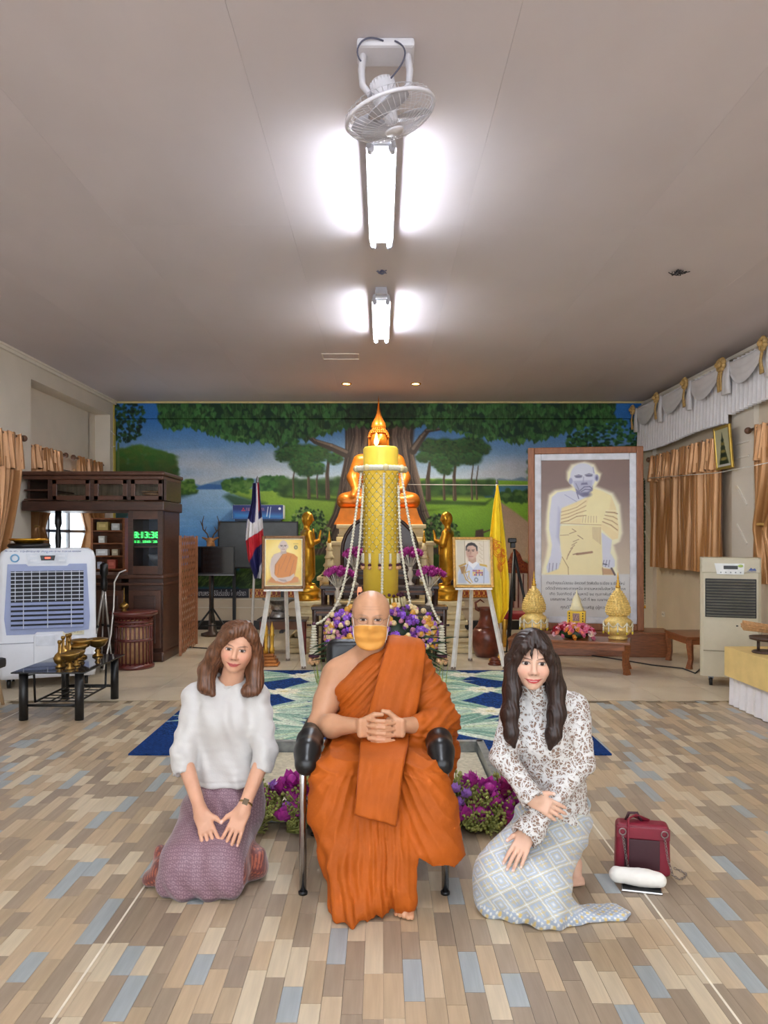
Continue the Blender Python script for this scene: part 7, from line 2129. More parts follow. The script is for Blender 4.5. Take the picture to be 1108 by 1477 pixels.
# clasped hands
for sx in (-1, 1):
    S.box((sx * .062 , 3.338, .678), (.044, .016, .043), R=np.array(Euler((0, 0, sx * -.35)).to_matrix()), rd=.015, k=.02)
for i in range(4):
    zl = .715 - .0265 * i; zr = .702 - .0265 * i
    S.limb([(-.052, 3.322, zl), (-.020, 3.302, zl - .001), (.014, 3.300, zl - .003), (.040, 3.312, zl - .006)], [.0105, .0100, .0095, .0080], k=.001)
    S.limb([(.052, 3.322, zr), (.020, 3.304, zr - .001), (-.014, 3.303, zr - .003), (-.040, 3.316, zr - .006)], [.0105, .0098, .0092, .0080], k=.001)
S.limb([(-.070, 3.338, .712), (-.030, 3.325, .736), (.004, 3.318, .738)], [.013, .011, .0085], k=.006)
S.limb([(.070, 3.338, .712), (.034, 3.335, .742), (.006, 3.333, .750)], [.013, .011, .0085], k=.006)
# legs and feet
for sx, fx_, fy_ in ((-1, -.085, 3.10), (1, .092, 3.115)):
    S.cap((-.03 + sx * .10, 3.66, .52), (-.01 + sx * .175, 3.24, .49), .085, .060, k=.03)
    S.cap((-.01 + sx * .175, 3.24, .47), (fx_, fy_ + .04, .095), .052, .036, k=.03)
    S.cap((fx_, fy_ + .05, .06), (fx_, fy_ + .075, .035), .034, .032, k=.02); S.limb([(fx_, fy_ + .04, .07), (fx_ - .003, fy_ - .03, .040), (fx_ - .006, fy_ - .07, .026)], [.038, .034, .026], k=.02)
    for i in range(5): S.cap((fx_ - .03 + .0145 * i, fy_ - .075 + .006 * abs(i - (3 if sx > 0 else 1)), .024), (fx_ - .032 + .0150 * i, fy_ - .108 + .010 * abs(i - (3.5 if sx > 0 else .5)), .014), .0115, .0105, k=.003)
add_head(S, HM, RM, SM, male=True, nose=1.15)
co, Q = S.mesh(0)
SKM = (198, 148, 114)
col = skin_col(co, SKM, 1)
L = ((co - HM) @ RM) / SM
hz_ = np.clip((L[:, 2] - .02) / .05, 0, 1) * np.clip((L[:, 1] + .03) / .06, 0, 1)
col = col * (1 - .10 * hz_[:, None]); 
fold = np.exp(-((L[:, 2] - .050 - .05 * L[:, 0] ** 2 * 20) / .0016) ** 2) + np.exp(-((L[:, 2] - .062) / .0016) ** 2)
col *= (1 - .06 * (fold * (np.abs(L[:, 0]) < .04) * (L[:, 1] < -.03)))[:, None]
paint_head(co, col, HM, RM, SM, SKM, (110, 92, 84), (170, 90, 80), male=True, squint=.62, blush=.12)
place(np_mesh('body', co, Q, mSkinM, mk, col))
# face mask
mMask = M('orange_mask', (226, 160, 74), .7, var=.05, scale=20)
mMaskW = M('mask_white', (236, 230, 220), .7)
rows = []
for v in np.linspace(0, 1, 22):
    row = []
    for u in np.linspace(-1, 1, 33):
        th = u * 1.22
        zz = -.012 - .112 * v + .016 * (u * u) * (1 - v) * -1 + .022 * u * u * v
        rx = .0765 - .012 * v ** 3; ry = .0900 - .010 * v ** 2.2
        yy = -.018 - ry * math.cos(th) ** .85 - .024 * math.exp(-(u / .22) ** 2) * math.exp(-((v - .12) / .32) ** 2)
        yy -= .0030 * math.sin(v * PI * 5) * (1 - u ** 4)
        row.append(HM + RM @ (V3(rx * math.sin(th), yy, zz) * SM))
    rows.append(row)
place(MB().sheet([[Vector(p) for p in r] for r in rows]).build('face_mask', mMask, mk, solid=.002))
for j in (0, 32): place(MB().tube([Vector(r[j]) for r in rows[1:-2]], .0026, 6).build('mask_edge', mMaskW, mk))
place(MB().tube([Vector(p) for p in rows[0][2:-2]], .0024, 6).build('mask_edge', M('mask_trim', (238, 200, 150), .7), mk))
for sx in (-1, 1):
    place(MB().tube([Vector(HM + RM @ (V3(sx * x_, y_, z_) * SM)) for x_, y_, z_ in ((.072, -.052, -.028), (.081, -.01, .018), (.086, .024, .012), (.083, .028, -.02), (.078, -.0, -.05), (.070, -.045, -.085))], .0016, 5).build('ear_loop', mMaskW, mk))
# thin spectacles
mSpec = M('spectacle_wire', (120, 110, 104), .3, .8)
for sx in (-1, 1):
    place(MB().tube([Vector(HM + RM @ (V3(sx * .033 + .023 * math.cos(a), -.1035 - .006 * math.cos(a) * sx * -1, .004 + .015 * math.sin(a)) * SM)) for a in np.linspace(0, 2 * PI, 22, endpoint=False)], .0007, 4, closed=True).build('spectacle_rim', mSpec, mk))
    place(MB().tube([Vector(HM + RM @ (V3(*p) * SM)) for p in ((sx * .056, -.098, .008), (sx * .078, -.05, .012), (sx * .082, .01, .014))], .0009, 4).build('spectacle_temple', mSpec, mk))
# robe
mRobe = M('saffron_robe', (176, 85, 14), .66, var=.09, scale=6, bump=.25, bscale=140, spec=.3)
S = Sdf((-.40, 2.90, .002), (.40, 3.95, 1.06), .0062)
S.ell((-.03, 3.695, .74), (.212, .158, .228), k=.05); S.ell((-.12, 3.618, .80), (.10, .062, .085), k=.05); S.ell((-.02, 3.635, .57), (.205, .172, .175), k=.06)
S.cap((-.17, 3.70, .84), (.14, 3.695, .868), .078, k=.05)
S.limb([(-.02, 3.68, .985), (.05, 3.685, .945), (.15, 3.69, .880)], [.058, .062, .075], k=.04)
S.limb([(-.14, 3.635, .80), (-.03, 3.635, .90), (.05, 3.65, .975)], [.085, .072, .058], k=.04)
A_, B_ = V3(.045, 3.57, 1.036), V3(-.19, 3.57, .808)
S.plane((-.70, -.10, .72), A_ + V3(-.008, 0, .008), k=.01)
S.cap((-.04, 3.63, 1.10), (-.035, 3.67, .93), .070, .074, k=.012, sub=True)
S.limb([(-.222, 3.69, .835), (-.258, 3.63, .73), (-.287, 3.555, .635)], [.076, .066, .058], k=.01, sub=True)
# sleeve drape over the far arm
S.limb([(.160, 3.69, .862), (.222, 3.63, .75), (.275, 3.56, .65)], [.088, .090, .088], k=.05)
S.limb([(.275, 3.56, .64), (.225, 3.47, .648), (.168, 3.42, .664)], [.082, .072, .054], k=.04)
S.limb([(.285, 3.60, .62), (.322, 3.62, .50), (.318, 3.60, .36)], [.065, .045, .022], k=.04)
# hips, lap and legs
S.ell((-.03, 3.70, .52), (.235, .17, .12), k=.05)
for sx in (-1, 1): S.cap((-.03 + sx * .105, 3.62, .52), (-.012 + sx * .178, 3.235, .485), .115, .098, k=.06)
S.box((-.02, 3.42, .50), (.16, .20, .075), rd=.04, k=.06)
S.limb([(-.195, 3.235, .47), (-.20, 3.20, .36), (-.165, 3.14, .20), (-.135, 3.06, .035)], [.105, .098, .078, .072], k=.05)
S.limb([(-.135, 3.06, .045), (-.115, 2.985, .022)], [.070, .040], k=.05)
S.limb([(-.01, 3.26, .45), (.025, 3.17, .32), (.062, 3.13, .20), (.072, 3.085, .10)], [.085, .085, .085, .084], k=.05)
S.limb([(.072, 3.085, .10), (.095, 3.06, .060)], [.078, .050], k=.04)
S.limb([(.178, 3.235, .47), (.20, 3.21, .36), (.215, 3.19, .24)], [.108, .112, .118], k=.05)
S.limb([(.215, 3.19, .24), (.235, 3.19, .15)], [.118, .118], k=.03)
S.limb([(-.08, 3.20, .36), (-.055, 3.14, .22), (-.040, 3.09, .10), (-.035, 3.05, .05)], [.075, .075, .07, .055], k=.05)
# open hem of the far leg
S.plane((0, 0, -1), (0, 0, .004), k=.0)
S.cap((.20, 3.21, .29), (.235, 3.16, .06), .092, .125, k=.01, sub=True)
w = S.win((.09, 3.0, -.01), (.40, 3.5, .5))
sl, gx, gy, gz = w
d = (.196 + .10 * np.clip((.24 - gx) / .2, -.1, .6) - .03 * np.sin((gx - .1) * 14) - gz) + 0 * gy
msk = (gx > .15)
S.F[sl] = np.where(msk, np.maximum(S.F[sl], d), S.F[sl])
def robe_disp(co, nr):
    x, y, z = co[:, 0], co[:, 1], co[:, 2]
    wv = vnoise(co, 7, 5)
    # diagonal pleats over the chest
    q = (x - .045) * .70 - (z - 1.036) * .72
    m1 = np.clip((.12 - x) / .08, 0, 1) * np.clip((z - .62) / .05, 0, 1) * np.clip((q - .004) / .03, 0, 1)
    cr = lambda t: 1 - 2 * np.abs(np.sin(t / 2)) ** .75
    d = m1 * (.0048 * cr(q * 250 + 2.2 * wv + 10 * x) + .0015 * cr(q * 460 + 3 * wv))
    # waist gathers
    m2 = np.clip((.66 - z) / .03, 0, 1) * np.clip((z - .50) / .04, 0, 1)
    d += m2 * .006 * cr(z * 150 + x * 34 + 2 * wv)
    # sleeve wraps
    m3 = np.clip((x - .15) / .05, 0, 1) * np.clip((z - .52) / .05, 0, 1)
    d += m3 * (.0042 * cr(z * 120 - x * 90 + 2.5 * wv) + .0018 * cr(z * 230 - x * 120 + 3 * wv))
    # lap and knees: radiating creases
    m4 = np.clip((.56 - z) / .04, 0, 1)
    an = np.arctan2(x + .02, .75 - z)
    cent = np.exp(-((x - .01) / .085) ** 2) * np.clip((.42 - z) / .06, 0, 1)
    d += m4 * (.0032 * cr(an * 60 + 2.4 * wv + z * 10) * (1 - cent) + cent * .006 * cr(x * 230 + 1.2 * wv + z * 6))
    d += m4 * .004 * vnoise(co, 22, 9) + .0015 * vnoise(co, 45, 11)
    # hanging folds of the near leg towards the floor
    m5 = np.clip((.28 - z) / .1, 0, 1) * np.clip((.10 - x) / .05, 0, 1)
    d += m5 * .0075 * np.sin(x * 105 + z * 24 + 2 * wv)
    return d
place(cloth_mesh('robe', S, mRobe, mk, robe_disp))
# folded shoulder cloth running down over the lap
def PP(px, py, Y): return np.array(P(px, py, Y))
ctrl = [((566, 916, 3.72), (606, 922, 3.74)), ((562, 919, 3.64), (612, 929, 3.65)), ((557, 935, 3.573), (613, 946, 3.585)), ((547, 970, 3.53), (609, 980, 3.535)), ((538, 1005, 3.475), (603, 1014, 3.485)),
        ((531, 1035, 3.445), (597, 1040, 3.45)), ((523, 1062, 3.40), (590, 1060, 3.40)), ((520, 1075, 3.30), (588, 1074, 3.29)), ((519, 1093, 3.175), (584, 1092, 3.17)), ((517, 1115, 3.115), (580, 1116, 3.11)), ((515, 1142, 3.09), (576, 1150, 3.08)), ((512, 1173, 3.075), (571, 1191, 3.06))]
Lc = np.array([PP(*a) for a, b in ctrl]); Rc = np.array([PP(*b) for a, b in ctrl])
def cspl(Pn, n):
    out = []
    for t in np.linspace(0, len(Pn) - 1.0001, n):
        i = int(t); f_ = t - i; p0, p1, p2, p3 = Pn[max(i - 1, 0)], Pn[i], Pn[i + 1], Pn[min(i + 2, len(Pn) - 1)]
        out.append(.5 * (2 * p1 + (p2 - p0) * f_ + (2 * p0 - 5 * p1 + 4 * p2 - p3) * f_ ** 2 + (3 * p1 - p0 - 3 * p2 + p3) * f_ ** 3))
    return np.array(out)
Ls, Rs = cspl(Lc, 90), cspl(Rc, 90)
rows = []
for i in range(90):
    row = []
    for u in np.linspace(0, 1, 22):
        p = Ls[i] * (1 - u) + Rs[i] * u
        p = p + V3(0, -.010 - .018 * math.sin(PI * u) * (1 if i < 50 else .3), .004 * math.sin(PI * u)) + V3(0, -1, 0) * (.0024 * math.sin(u * 26 + i * .12) + .0030 * math.sin(i * .5 + u * 5) + .0035 * math.sin(i * .23 - u * 7 + 2))
        row.append(Vector(p))
    rows.append(row)
place(MB().sheet(rows).build('shoulder_cloth', mRobe, mk, solid=.010))
edge = M('robe_hem', (150, 62, 10), .6)
place(MB().tube([r[0] for r in rows[4:]], .0028, 6).build('cloth_hem', edge, mk)); place(MB().tube([r[-1] for r in rows[4:]], .0028, 6).build('cloth_hem', edge, mk)); place(MB().tube(rows[-1], .003, 6).build('cloth_hem', edge, mk))
# ------------------------------------------------------------------ WOMAN IN WHITE BLOUSE
w1 = thing('person', 'kneeling woman in a white silk blouse and mauve patterned skirt', 'person', (-.71, 3.4, 0))
off1 = Vector(w1.location)
def pl1(o): o.location = -off1; return o
H1 = V3(-.645, 3.45, 1.004); R1 = rot(.06, .16, .02); S1 = .94
SK1 = (210, 160, 132)
tips = []
S = Sdf((-1.02, 3.08, .01), (-.40, 3.80, 1.15), .0065, fx=[(-.80, -.55, .0028)], fy=[(3.16, 3.34, .0034), (3.34, 3.50, .0030)], fz=[(.17, .36, .0030), (.87, 1.12, .0023)])
W_ = add_head(S, H1, R1, S1)
S.cap(W_(0, .018, -.075), (-.695, 3.525, .80), .048, .056, k=.02)
S.ell((-.71, 3.54, .68), (.145, .09, .18), k=.04); S.cap((-.84, 3.53, .79), (-.58, 3.53, .79), .048, k=.04)
S.ell((-.71, 3.57, .40), (.15, .11, .18), k=.05); S.ell((-.72, 3.56, .27), (.165, .14, .12), k=.05)
S.limb([(-.850, 3.52, .780), (-.884, 3.42, .535), (-.768, 3.275, .335)], [.046, .038, .025], k=.02)
S.limb([(-.568, 3.52, .780), (-.516, 3.42, .545), (-.588, 3.285, .345)], [.046, .038, .025], k=.02)
for kx in (-.83, -.665):
    S.cap((kx * .4 - .71 * .6, 3.52, .24), (kx, 3.23, .13), .09, .07, k=.03); S.cap((kx, 3.23, .08), (kx * .7 - .71 * .3, 3.62, .07), .055, .045, k=.03)
add_hand(S, (-.768, 3.272, .333), (.42, -.42, -.80), (-.15, -.80, .58), (1, 0, 0), .98, bend=(.05, .12, .12), spread=.07, thumb=(.75, .65, -.1), tips=tips)
add_hand(S, (-.588, 3.282, .343), (-.34, -.45, -.82), (.15, -.80, .58), (-1, 0, 0), .98, bend=(.05, .12, .12), spread=.07, thumb=(.75, .65, -.1), tips=tips)
co, Q = S.mesh(0); col = skin_col(co, SK1, 3)
paint_head(co, col, H1, R1, S1, SK1, (96, 66, 52), (182, 84, 80), blush=.3, squint=.76)
nails(co, col, tips, (240, 200, 190))
pl1(np_mesh('body', co, Q, mSkinW, w1, col))
# blouse
mSilk = M('white_silk', (198, 195, 192), .42, var=.02, sheen=.3, bump=.2, bscale=150)
S = Sdf((-1.0, 3.25, .36), (-.42, 3.75, .90), .005)
S.ell((-.71, 3.535, .68), (.172, .118, .185), k=.04); S.cap((-.835, 3.53, .780), (-.585, 3.53, .782), .057, k=.04)
S.cap((-.745, 3.525, .805), (-.655, 3.525, .805), .066, k=.04)
S.ell((-.71, 3.475, .675), (.135, .085, .085), k=.05)
S.cap((-.76, 3.53, .62), (-.765, 3.515, .36), .100, .104, k=.05); S.cap((-.66, 3.53, .62), (-.650, 3.515, .36), .100, .104, k=.05)
for a, b, c_ in (((-.850, 3.52, .780), (-.884, 3.42, .535), (-.858, 3.372, .43)), ((-.568, 3.52, .780), (-.516, 3.42, .545), (-.538, 3.375, .44))):
    S.limb([a, b, c_], [.057, .051, .052], k=.03)
    dd = unit(np.array(c_) - np.array(b)); 
    S.cap(np.array(c_) + dd * .012, np.array(c_) + dd * .09, .068, .068, k=.0, sub=True)
S.cap((-.66, 3.46, .98), (-.697, 3.522, .845), .054, .056, k=.008, sub=True)
S.plane((0, .05, -1), (0, 3.4, .385), k=.0)
def bl_disp(co, nr):
    x, y, z = co[:, 0], co[:, 1], co[:, 2]; wv = vnoise(co, 9, 4)
    d = .0035 * np.sin(x * 70 + z * 26 + 2.5 * wv) + .004 * vnoise(co, 16, 8) + .002 * vnoise(co, 36, 5)
    arm = np.clip((np.abs(x + .70) - .15) / .03, 0, 1)
    d += arm * .0032 * np.sin(z * 85 + 30 * x + 2.2 * wv)
    d += -.002 * np.exp(-((x + .70) / .004) ** 2) * (z > .74) 
    d += .002 * np.exp(-((z - .41) / .004) ** 2) * -1
    return d
pl1(cloth_mesh('blouse', S, mSilk, w1, bl_disp))
MBt = MB().tube([(-.697 + .064 * math.cos(a), 3.515 + .060 * math.sin(a), .838 - .010 * math.sin(a) * -1 + .012 * math.cos(a)) for a in np.linspace(0, 2 * PI, 40, endpoint=False)], .007, 8, closed=True); pl1(MBt.build('collar_band', mSilk, w1))
# skirt
mSkirt1 = M('mauve_brocade', vcol=True, rough=.5, var=.06, scale=12, sheen=.3)
S = Sdf((-1.08, 3.05, .0), (-.42, 3.80, .50), .0046)
S.ell((-.715, 3.56, .36), (.165, .125, .16), k=.05); S.ell((-.72, 3.55, .24), (.185, .165, .14), k=.06)
for kx in (-.835, -.672):
    S.cap((kx * .5 - .715 * .5, 3.50, .255), (kx, 3.25, .140), .118, .088, k=.07); S.cap((kx, 3.25, .09), (kx * .8 - .72 * .2, 3.62, .09), .090, .09, k=.06)
S.box((-.755, 3.38, .12), (.12, .18, .10), rd=.05, k=.08)
S.box((-.755, 3.30, .05), (.175, .13, .05), rd=.045, k=.06)
S.ell((-.955, 3.36, .05), (.05, .085, .055), k=.05); S.ell((-.985, 3.33, .03), (.045, .06, .035), k=.03)
S.ell((-.985, 3.42, .085), (.03, .05, .05), k=.03)
S.ell((-.555, 3.40, .065), (.045, .085, .07), k=.05); S.ell((-.528, 3.38, .08), (.025, .055, .05), k=.03)
S.plane((0, 0, -1), (0, 0, .003))
def sk1_disp(co, nr):
    x, y, z = co[:, 0], co[:, 1], co[:, 2]; wv = vnoise(co, 8, 6)
    an = np.arctan2(x + .72, .62 - z)
    d = .003 * np.sin(an * 26 + 2 * wv) + .004 * vnoise(co, 14, 3)
    low = np.clip((.14 - z) / .08, 0, 1)
    d += low * .006 * np.sin(x * 60 + z * 30 + 2 * wv)
    hip = np.clip((z - .27) / .05, 0, 1); d += hip * .005 * np.sin(z * 60 + x * 60 + wv)
    return d
def sk1_col(co, nr):
    x, y, z = co[:, 0], co[:, 1], co[:, 2]
    v = z * 1.0 + (y - 3.2) * .75
    U, Vv = x / .0200, v / .0185
    row = np.floor(Vv); fu = (U + .5 * (row % 2)) % 1 - .5; fv = Vv - row - .5
    r = np.hypot(fu, fv * 1.1)
    ring = np.exp(-((r - .30) / .10) ** 2); dot = np.exp(-(r / .12) ** 2)
    base = np.array([120, 88, 100.]); lt = np.array([176, 146, 154.]); dk = np.array([72, 44, 58.])
    c = base + (lt - base) * ring[:, None] * .8 + (dk - base) * dot[:, None] * .8
    edge = (x < -.935) | (x > -.572)
    edge = edge & (z < .16)
    mar = np.array([104, 48, 44.]) + np.array([60, 40, 20.]) * (np.sin(x * 240) * np.sin((z - y) * 240) > .3)[:, None]
    c = np.where(edge[:, None], mar, c)
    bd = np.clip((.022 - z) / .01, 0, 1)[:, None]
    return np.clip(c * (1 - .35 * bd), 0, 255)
pl1(cloth_mesh('skirt', S, mSkirt1, w1, sk1_disp, sk1_col))
# hair
mHair1 = M('brown_hair', (98, 62, 40), .38, var=.45, scale=40, stretch=(3, 3, .12), spec=.5)
S = Sdf((-.86, 3.30, .76), (-.48, 3.66, 1.17), .0042)
def HL(x, y, z): return H1 + R1 @ (V3(x, y, z) * S1)
S.ell(HL(0, .020, .045), (.089 * S1, .098 * S1, .090 * S1), R=R1, k=.0)
S.ell(HL(0, .055, -.04), (.082 * S1, .065 * S1, .11 * S1), R=R1, k=.03)
# keep the face open
S.ell(HL(.016, -.075, -.030), (.082 * S1, .094 * S1, .102 * S1), R=R1, k=.012, sub=True)
# swept fringe and side falls
S.limb([HL(.030, -.050, .118), HL(-.030, -.070, .085), HL(-.074, -.044, .030), HL(-.106, -.012, -.045), V3(-.785, 3.465, .90), V3(-.785, 3.455, .835), V3(-.752, 3.435, .800)], [.022, .020, .018, .025, .033, .034, .012], k=.03)
S.limb([HL(-.05, .02, .07), HL(-.092, .01, -.03), V3(-.790, 3.50, .90), V3(-.798, 3.49, .825)], [.04, .034, .036, .020], k=.03)
S.limb([HL(.030, -.045, .118), HL(.066, -.040, .075), HL(.092, -.004, .01), HL(.096, .006, -.06), V3(-.570, 3.47, .885), V3(-.560, 3.455, .835)], [.018, .018, .020, .024, .032, .026], k=.03)
S.limb([V3(-.565, 3.46, .855), V3(-.600, 3.44, .815), V3(-.560, 3.43, .812)], [.03, .022, .016], k=.03)
S.limb([HL(.05, .05, .02), V3(-.59, 3.53, .93), V3(-.575, 3.54, .83)], [.045, .045, .03], k=.03)
S.box(V3(-.675, 3.575, .90), (.095, .03, .085), rd=.03, k=.04)
def hair_disp(c0, R0):
    def f(co, nr):
        L_ = (co - c0) @ R0
        an = np.arctan2(L_[:, 0], -L_[:, 1] + .0)
        t = L_[:, 0] * 330 + L_[:, 1] * 260 
        return .0013 * np.sin(t) + .0008 * np.sin(t * 2.7 + 1)
    return f
pl1(cloth_mesh('hair', S, mHair1, w1, hair_disp(H1, R1), smooth=4))
# ear stud, watch and ring
pl1(MB().ball(HL(.076, -.012, -.036), .0045, 8, 6).build('ear_stud', M('pearl', (238, 232, 222), .2), w1))
wd = unit(V3(-.588, 3.285, .345) - V3(-.508, 3.42, .545)); wp = V3(-.588, 3.285, .345) - wd * .022
a_ = unit(np.cross(wd, (0, 0, 1))); b_ = np.cross(wd, a_)
mWatch = M('watch_gold', (170, 140, 96), .25, .9)
pl1(MB().tube([Vector(wp + a_ * .0285 * math.cos(t) + b_ * .0285 * math.sin(t)) for t in np.linspace(0, 2 * PI, 24, endpoint=False)], .006, 6, closed=True, sx=.5).build('watch_band', mWatch, w1))
fn = unit(V3(.1, -.9, .45)); fn = unit(fn - wd * np.dot(fn, wd)); mb = MB().box((0, 0, 0), (.024, .006, .026), bev=.002)
Rw = Matrix(np.stack([np.cross(fn, wd) * -1, -fn, wd], 1).tolist()).to_4x4(); mb.xf(Matrix.Translation(Vector(wp + fn * .030)) @ Rw)
pl1(mb.build('watch_face', M('watch_dial', (120, 104, 84), .15, .5), w1))
rp, rn = tips[7]
pl1(MB().tube([Vector(rp + V3(.012, .012, .03) + V3(.0088 * math.cos(t), .004 * math.sin(t), .0075 * math.sin(t))) for t in np.linspace(0, 2 * PI, 14, endpoint=False)], .0014, 5, closed=True).build('finger_ring', mWatch, w1))

# ------------------------------------------------------------------ WOMAN IN LACE
w2 = thing('person', 'kneeling woman in white lace with long dark hair and pale blue skirt', 'person', (.68, 3.2, 0))
off2 = Vector(w2.location)
def pl2(o): o.location = -off2; return o
H2_ = V3(.618, 3.15, .995); R2_ = rot(-.10, .03, .03); S2_ = 1.0
SK2 = (220, 178, 154)
tips2 = []
S = Sdf((.36, 2.92, .004), (1.0, 3.60, 1.15), .0065, fx=[(.44, .72, .0028)], fy=[(2.94, 3.20, .0030)], fz=[(.02, .09, .004), (.20, .36, .0032), (.40, .52, .0032), (.87, 1.12, .0023)])
W_ = add_head(S, H2_, R2_, S2_)
S.cap(W_(0, .018, -.075), (.655, 3.225, .80), .045, .052, k=.02)
S.ell((.69, 3.25, .68), (.135, .09, .17), k=.04); S.cap((.58, 3.24, .79), (.80, 3.26, .79), .045, k=.04)
S.ell((.73, 3.28, .45), (.125, .10, .18), k=.05); S.ell((.755, 3.32, .29), (.13, .13, .13), k=.05)
LA = [V3(.560, 3.235, .785), V3(.500, 3.155, .605), V3(.592, 3.035, .476)]
RA = [V3(.828, 3.255, .785), V3(.832, 3.195, .570), V3(.585, 3.035, .345)]
S.limb(LA, [.040, .034, .023], k=.02); S.limb(RA, [.040, .035, .024], k=.02)
add_hand(S, LA[2], (.88, -.10, -.46), (-.15, -.85, .35), (.4, 0, 1), .92, bend=(.18, .30, .30), spread=.04, thumb=(.8, .55, -.1), tips=tips2)
add_hand(S, RA[2], (-.55, -.40, -.74), (-.25, -.75, .62), (-.3, 0, 1), .95, bend=(.10, .18, .18), spread=.05, thumb=(.75, .6, -.2), tips=tips2)
for (kx, ky) in ((.47, 3.08), (.645, 3.02)):
    S.cap((.75, 3.34, .25), (kx, ky, .13), .085, .07, k=.03); S.cap((kx, ky, .08), (kx * .35 + .80 * .65, 3.38, .09), .055, .045, k=.03)
# bare foot resting on its toes
S.limb([(.755, 3.40, .15), (.815, 3.40, .135), (.838, 3.365, .075), (.840, 3.335, .040)], [.040, .036, .036, .030], k=.02)
for i in range(5): S.cap((.813 + .0135 * i, 3.325, .026), (.811 + .0142 * i, 3.290 + .004 * i, .014), .0115, .0098, k=.003)
co, Q = S.mesh(0); col = skin_col(co, SK2, 5)
paint_head(co, col, H2_, R2_, S2_, SK2, (70, 46, 38), (196, 66, 70), open_mouth=.8, blush=.25, squint=.92)
nails(co, col, tips2, (248, 230, 224))
pl2(np_mesh('body', co, Q, mSkinW, w2, col))
# lace blouse
def lace_mat():
    m = bpy.data.materials.new('white_lace'); MATS['white_lace'] = m; m.use_nodes = True
    nt = m.node_tree; N = nt.nodes; Lk = nt.links; b = N['Principled BSDF']; b.inputs['Roughness'].default_value = .7
    tc = N.new('ShaderNodeTexCoord')
    nz = N.new('ShaderNodeTexNoise'); nz.inputs['Scale'].default_value = 16; Lk.new(tc.outputs['Object'], nz.inputs['Vector'])
    mx = N.new('ShaderNodeMix'); mx.data_type = 'VECTOR'; mx.inputs[0].default_value = .06
    Lk.new(tc.outputs['Object'], mx.inputs[4]); Lk.new(nz.outputs['Color'], mx.inputs[5])
    def vor(scale, feat):
        v = N.new('ShaderNodeTexVoronoi'); v.feature = feat; v.inputs['Scale'].default_value = scale
        Lk.new(mx.outputs[1], v.inputs['Vector']); return v
    def ramp(src, a, b_, inv=False):
        r = N.new('ShaderNodeMapRange'); r.inputs[1].default_value = a; r.inputs[2].default_value = b_
        if inv: r.inputs[3].default_value = 1; r.inputs[4].default_value = 0
        Lk.new(src, r.inputs[0]); return r.outputs[0]
    def mth(op, a, b_):
        q = N.new('ShaderNodeMath'); q.operation = op; Lk.new(a, q.inputs[0]); Lk.new(b_, q.inputs[1]); return q.outputs[0]
    fine = ramp(vor(76, 'DISTANCE_TO_EDGE').outputs['Distance'], .07, .13, True)      # net threads
    stem = ramp(vor(24, 'DISTANCE_TO_EDGE').outputs['Distance'], .05, .09, True)      # scroll cords
    blob = ramp(vor(27, 'F1').outputs['Distance'], .24, .30, True)                   # flowers and leaves
    big = ramp(vor(13, 'F1').outputs['Distance'], .58, .62, True)
    pet = mth('MULTIPLY', blob, big)
    al = mth('MAXIMUM', mth('MAXIMUM', fine, stem), pet)
    mc = N.new('ShaderNodeMix'); mc.data_type = 'RGBA'
    mc.inputs[6].default_value = lin((146, 120, 104)); mc.inputs[7].default_value = lin((222, 220, 218))
    Lk.new(al, mc.inputs[0]); Lk.new(mc.outputs[2], b.inputs['Base Color'])
    bp = N.new('ShaderNodeBump'); bp.inputs['Strength'].default_value = .8; bp.inputs['Distance'].default_value = .004
    Lk.new(al, bp.inputs['Height']); Lk.new(bp.outputs[0], b.inputs['Normal'])
    return m
mLace = lace_mat()
S = Sdf((.40, 2.94, .28), (.96, 3.50, .90), .005)
S.ell((.69, 3.25, .68), (.150, .105, .18), k=.04); S.cap((.58, 3.24, .79), (.80, 3.26, .79), .056, k=.05)
S.ell((.675, 3.185, .66), (.115, .075, .08), k=.05)
S.cap((.618, 3.170, .915), (.655, 3.225, .80), .0535, .066, k=.03)
S.limb([(.705, 3.26, .60), (.735, 3.28, .42), (.745, 3.29, .34)], [.125, .125, .135], k=.05)
S.limb(LA[:2] + [LA[1] * .18 + LA[2] * .82], [.054, .048, .040], k=.03)
S.cap(LA[1] * .25 + LA[2] * .75, LA[1] * .02 + LA[2] * .98, .036, .052, k=.02)
d1 = unit(LA[2] - LA[1]); S.cap(LA[2] + d1 * .008, LA[2] + d1 * .09, .036, .075, k=.0, sub=True)
S.limb(RA[:2] + [RA[1] * .15 + RA[2] * .85], [.055, .052, .044], k=.03)
S.cap(RA[1] * .25 + RA[2] * .75, RA[1] * -.02 + RA[2] * 1.02, .040, .062, k=.02)
d2 = unit(RA[2] - RA[1])
S.cap(RA[2] + d2 * .022, RA[2] + d2 * .11, .04, .085, k=.0, sub=True)
S.box((.620, 3.17, .956), (.09, .09, .05), rd=.004, sub=True)
def lc_disp(co, nr):
    x, y, z = co[:, 0], co[:, 1], co[:, 2]; wv = vnoise(co, 9, 4)
    d = .003 * vnoise(co, 16, 8) + .0025 * np.sin(z * 60 + x * 50 + 2 * wv)
    return d + .0022 * vnoise(co, 110, 2)
pl2(cloth_mesh('lace_blouse', S, mLace, w2, lc_disp))
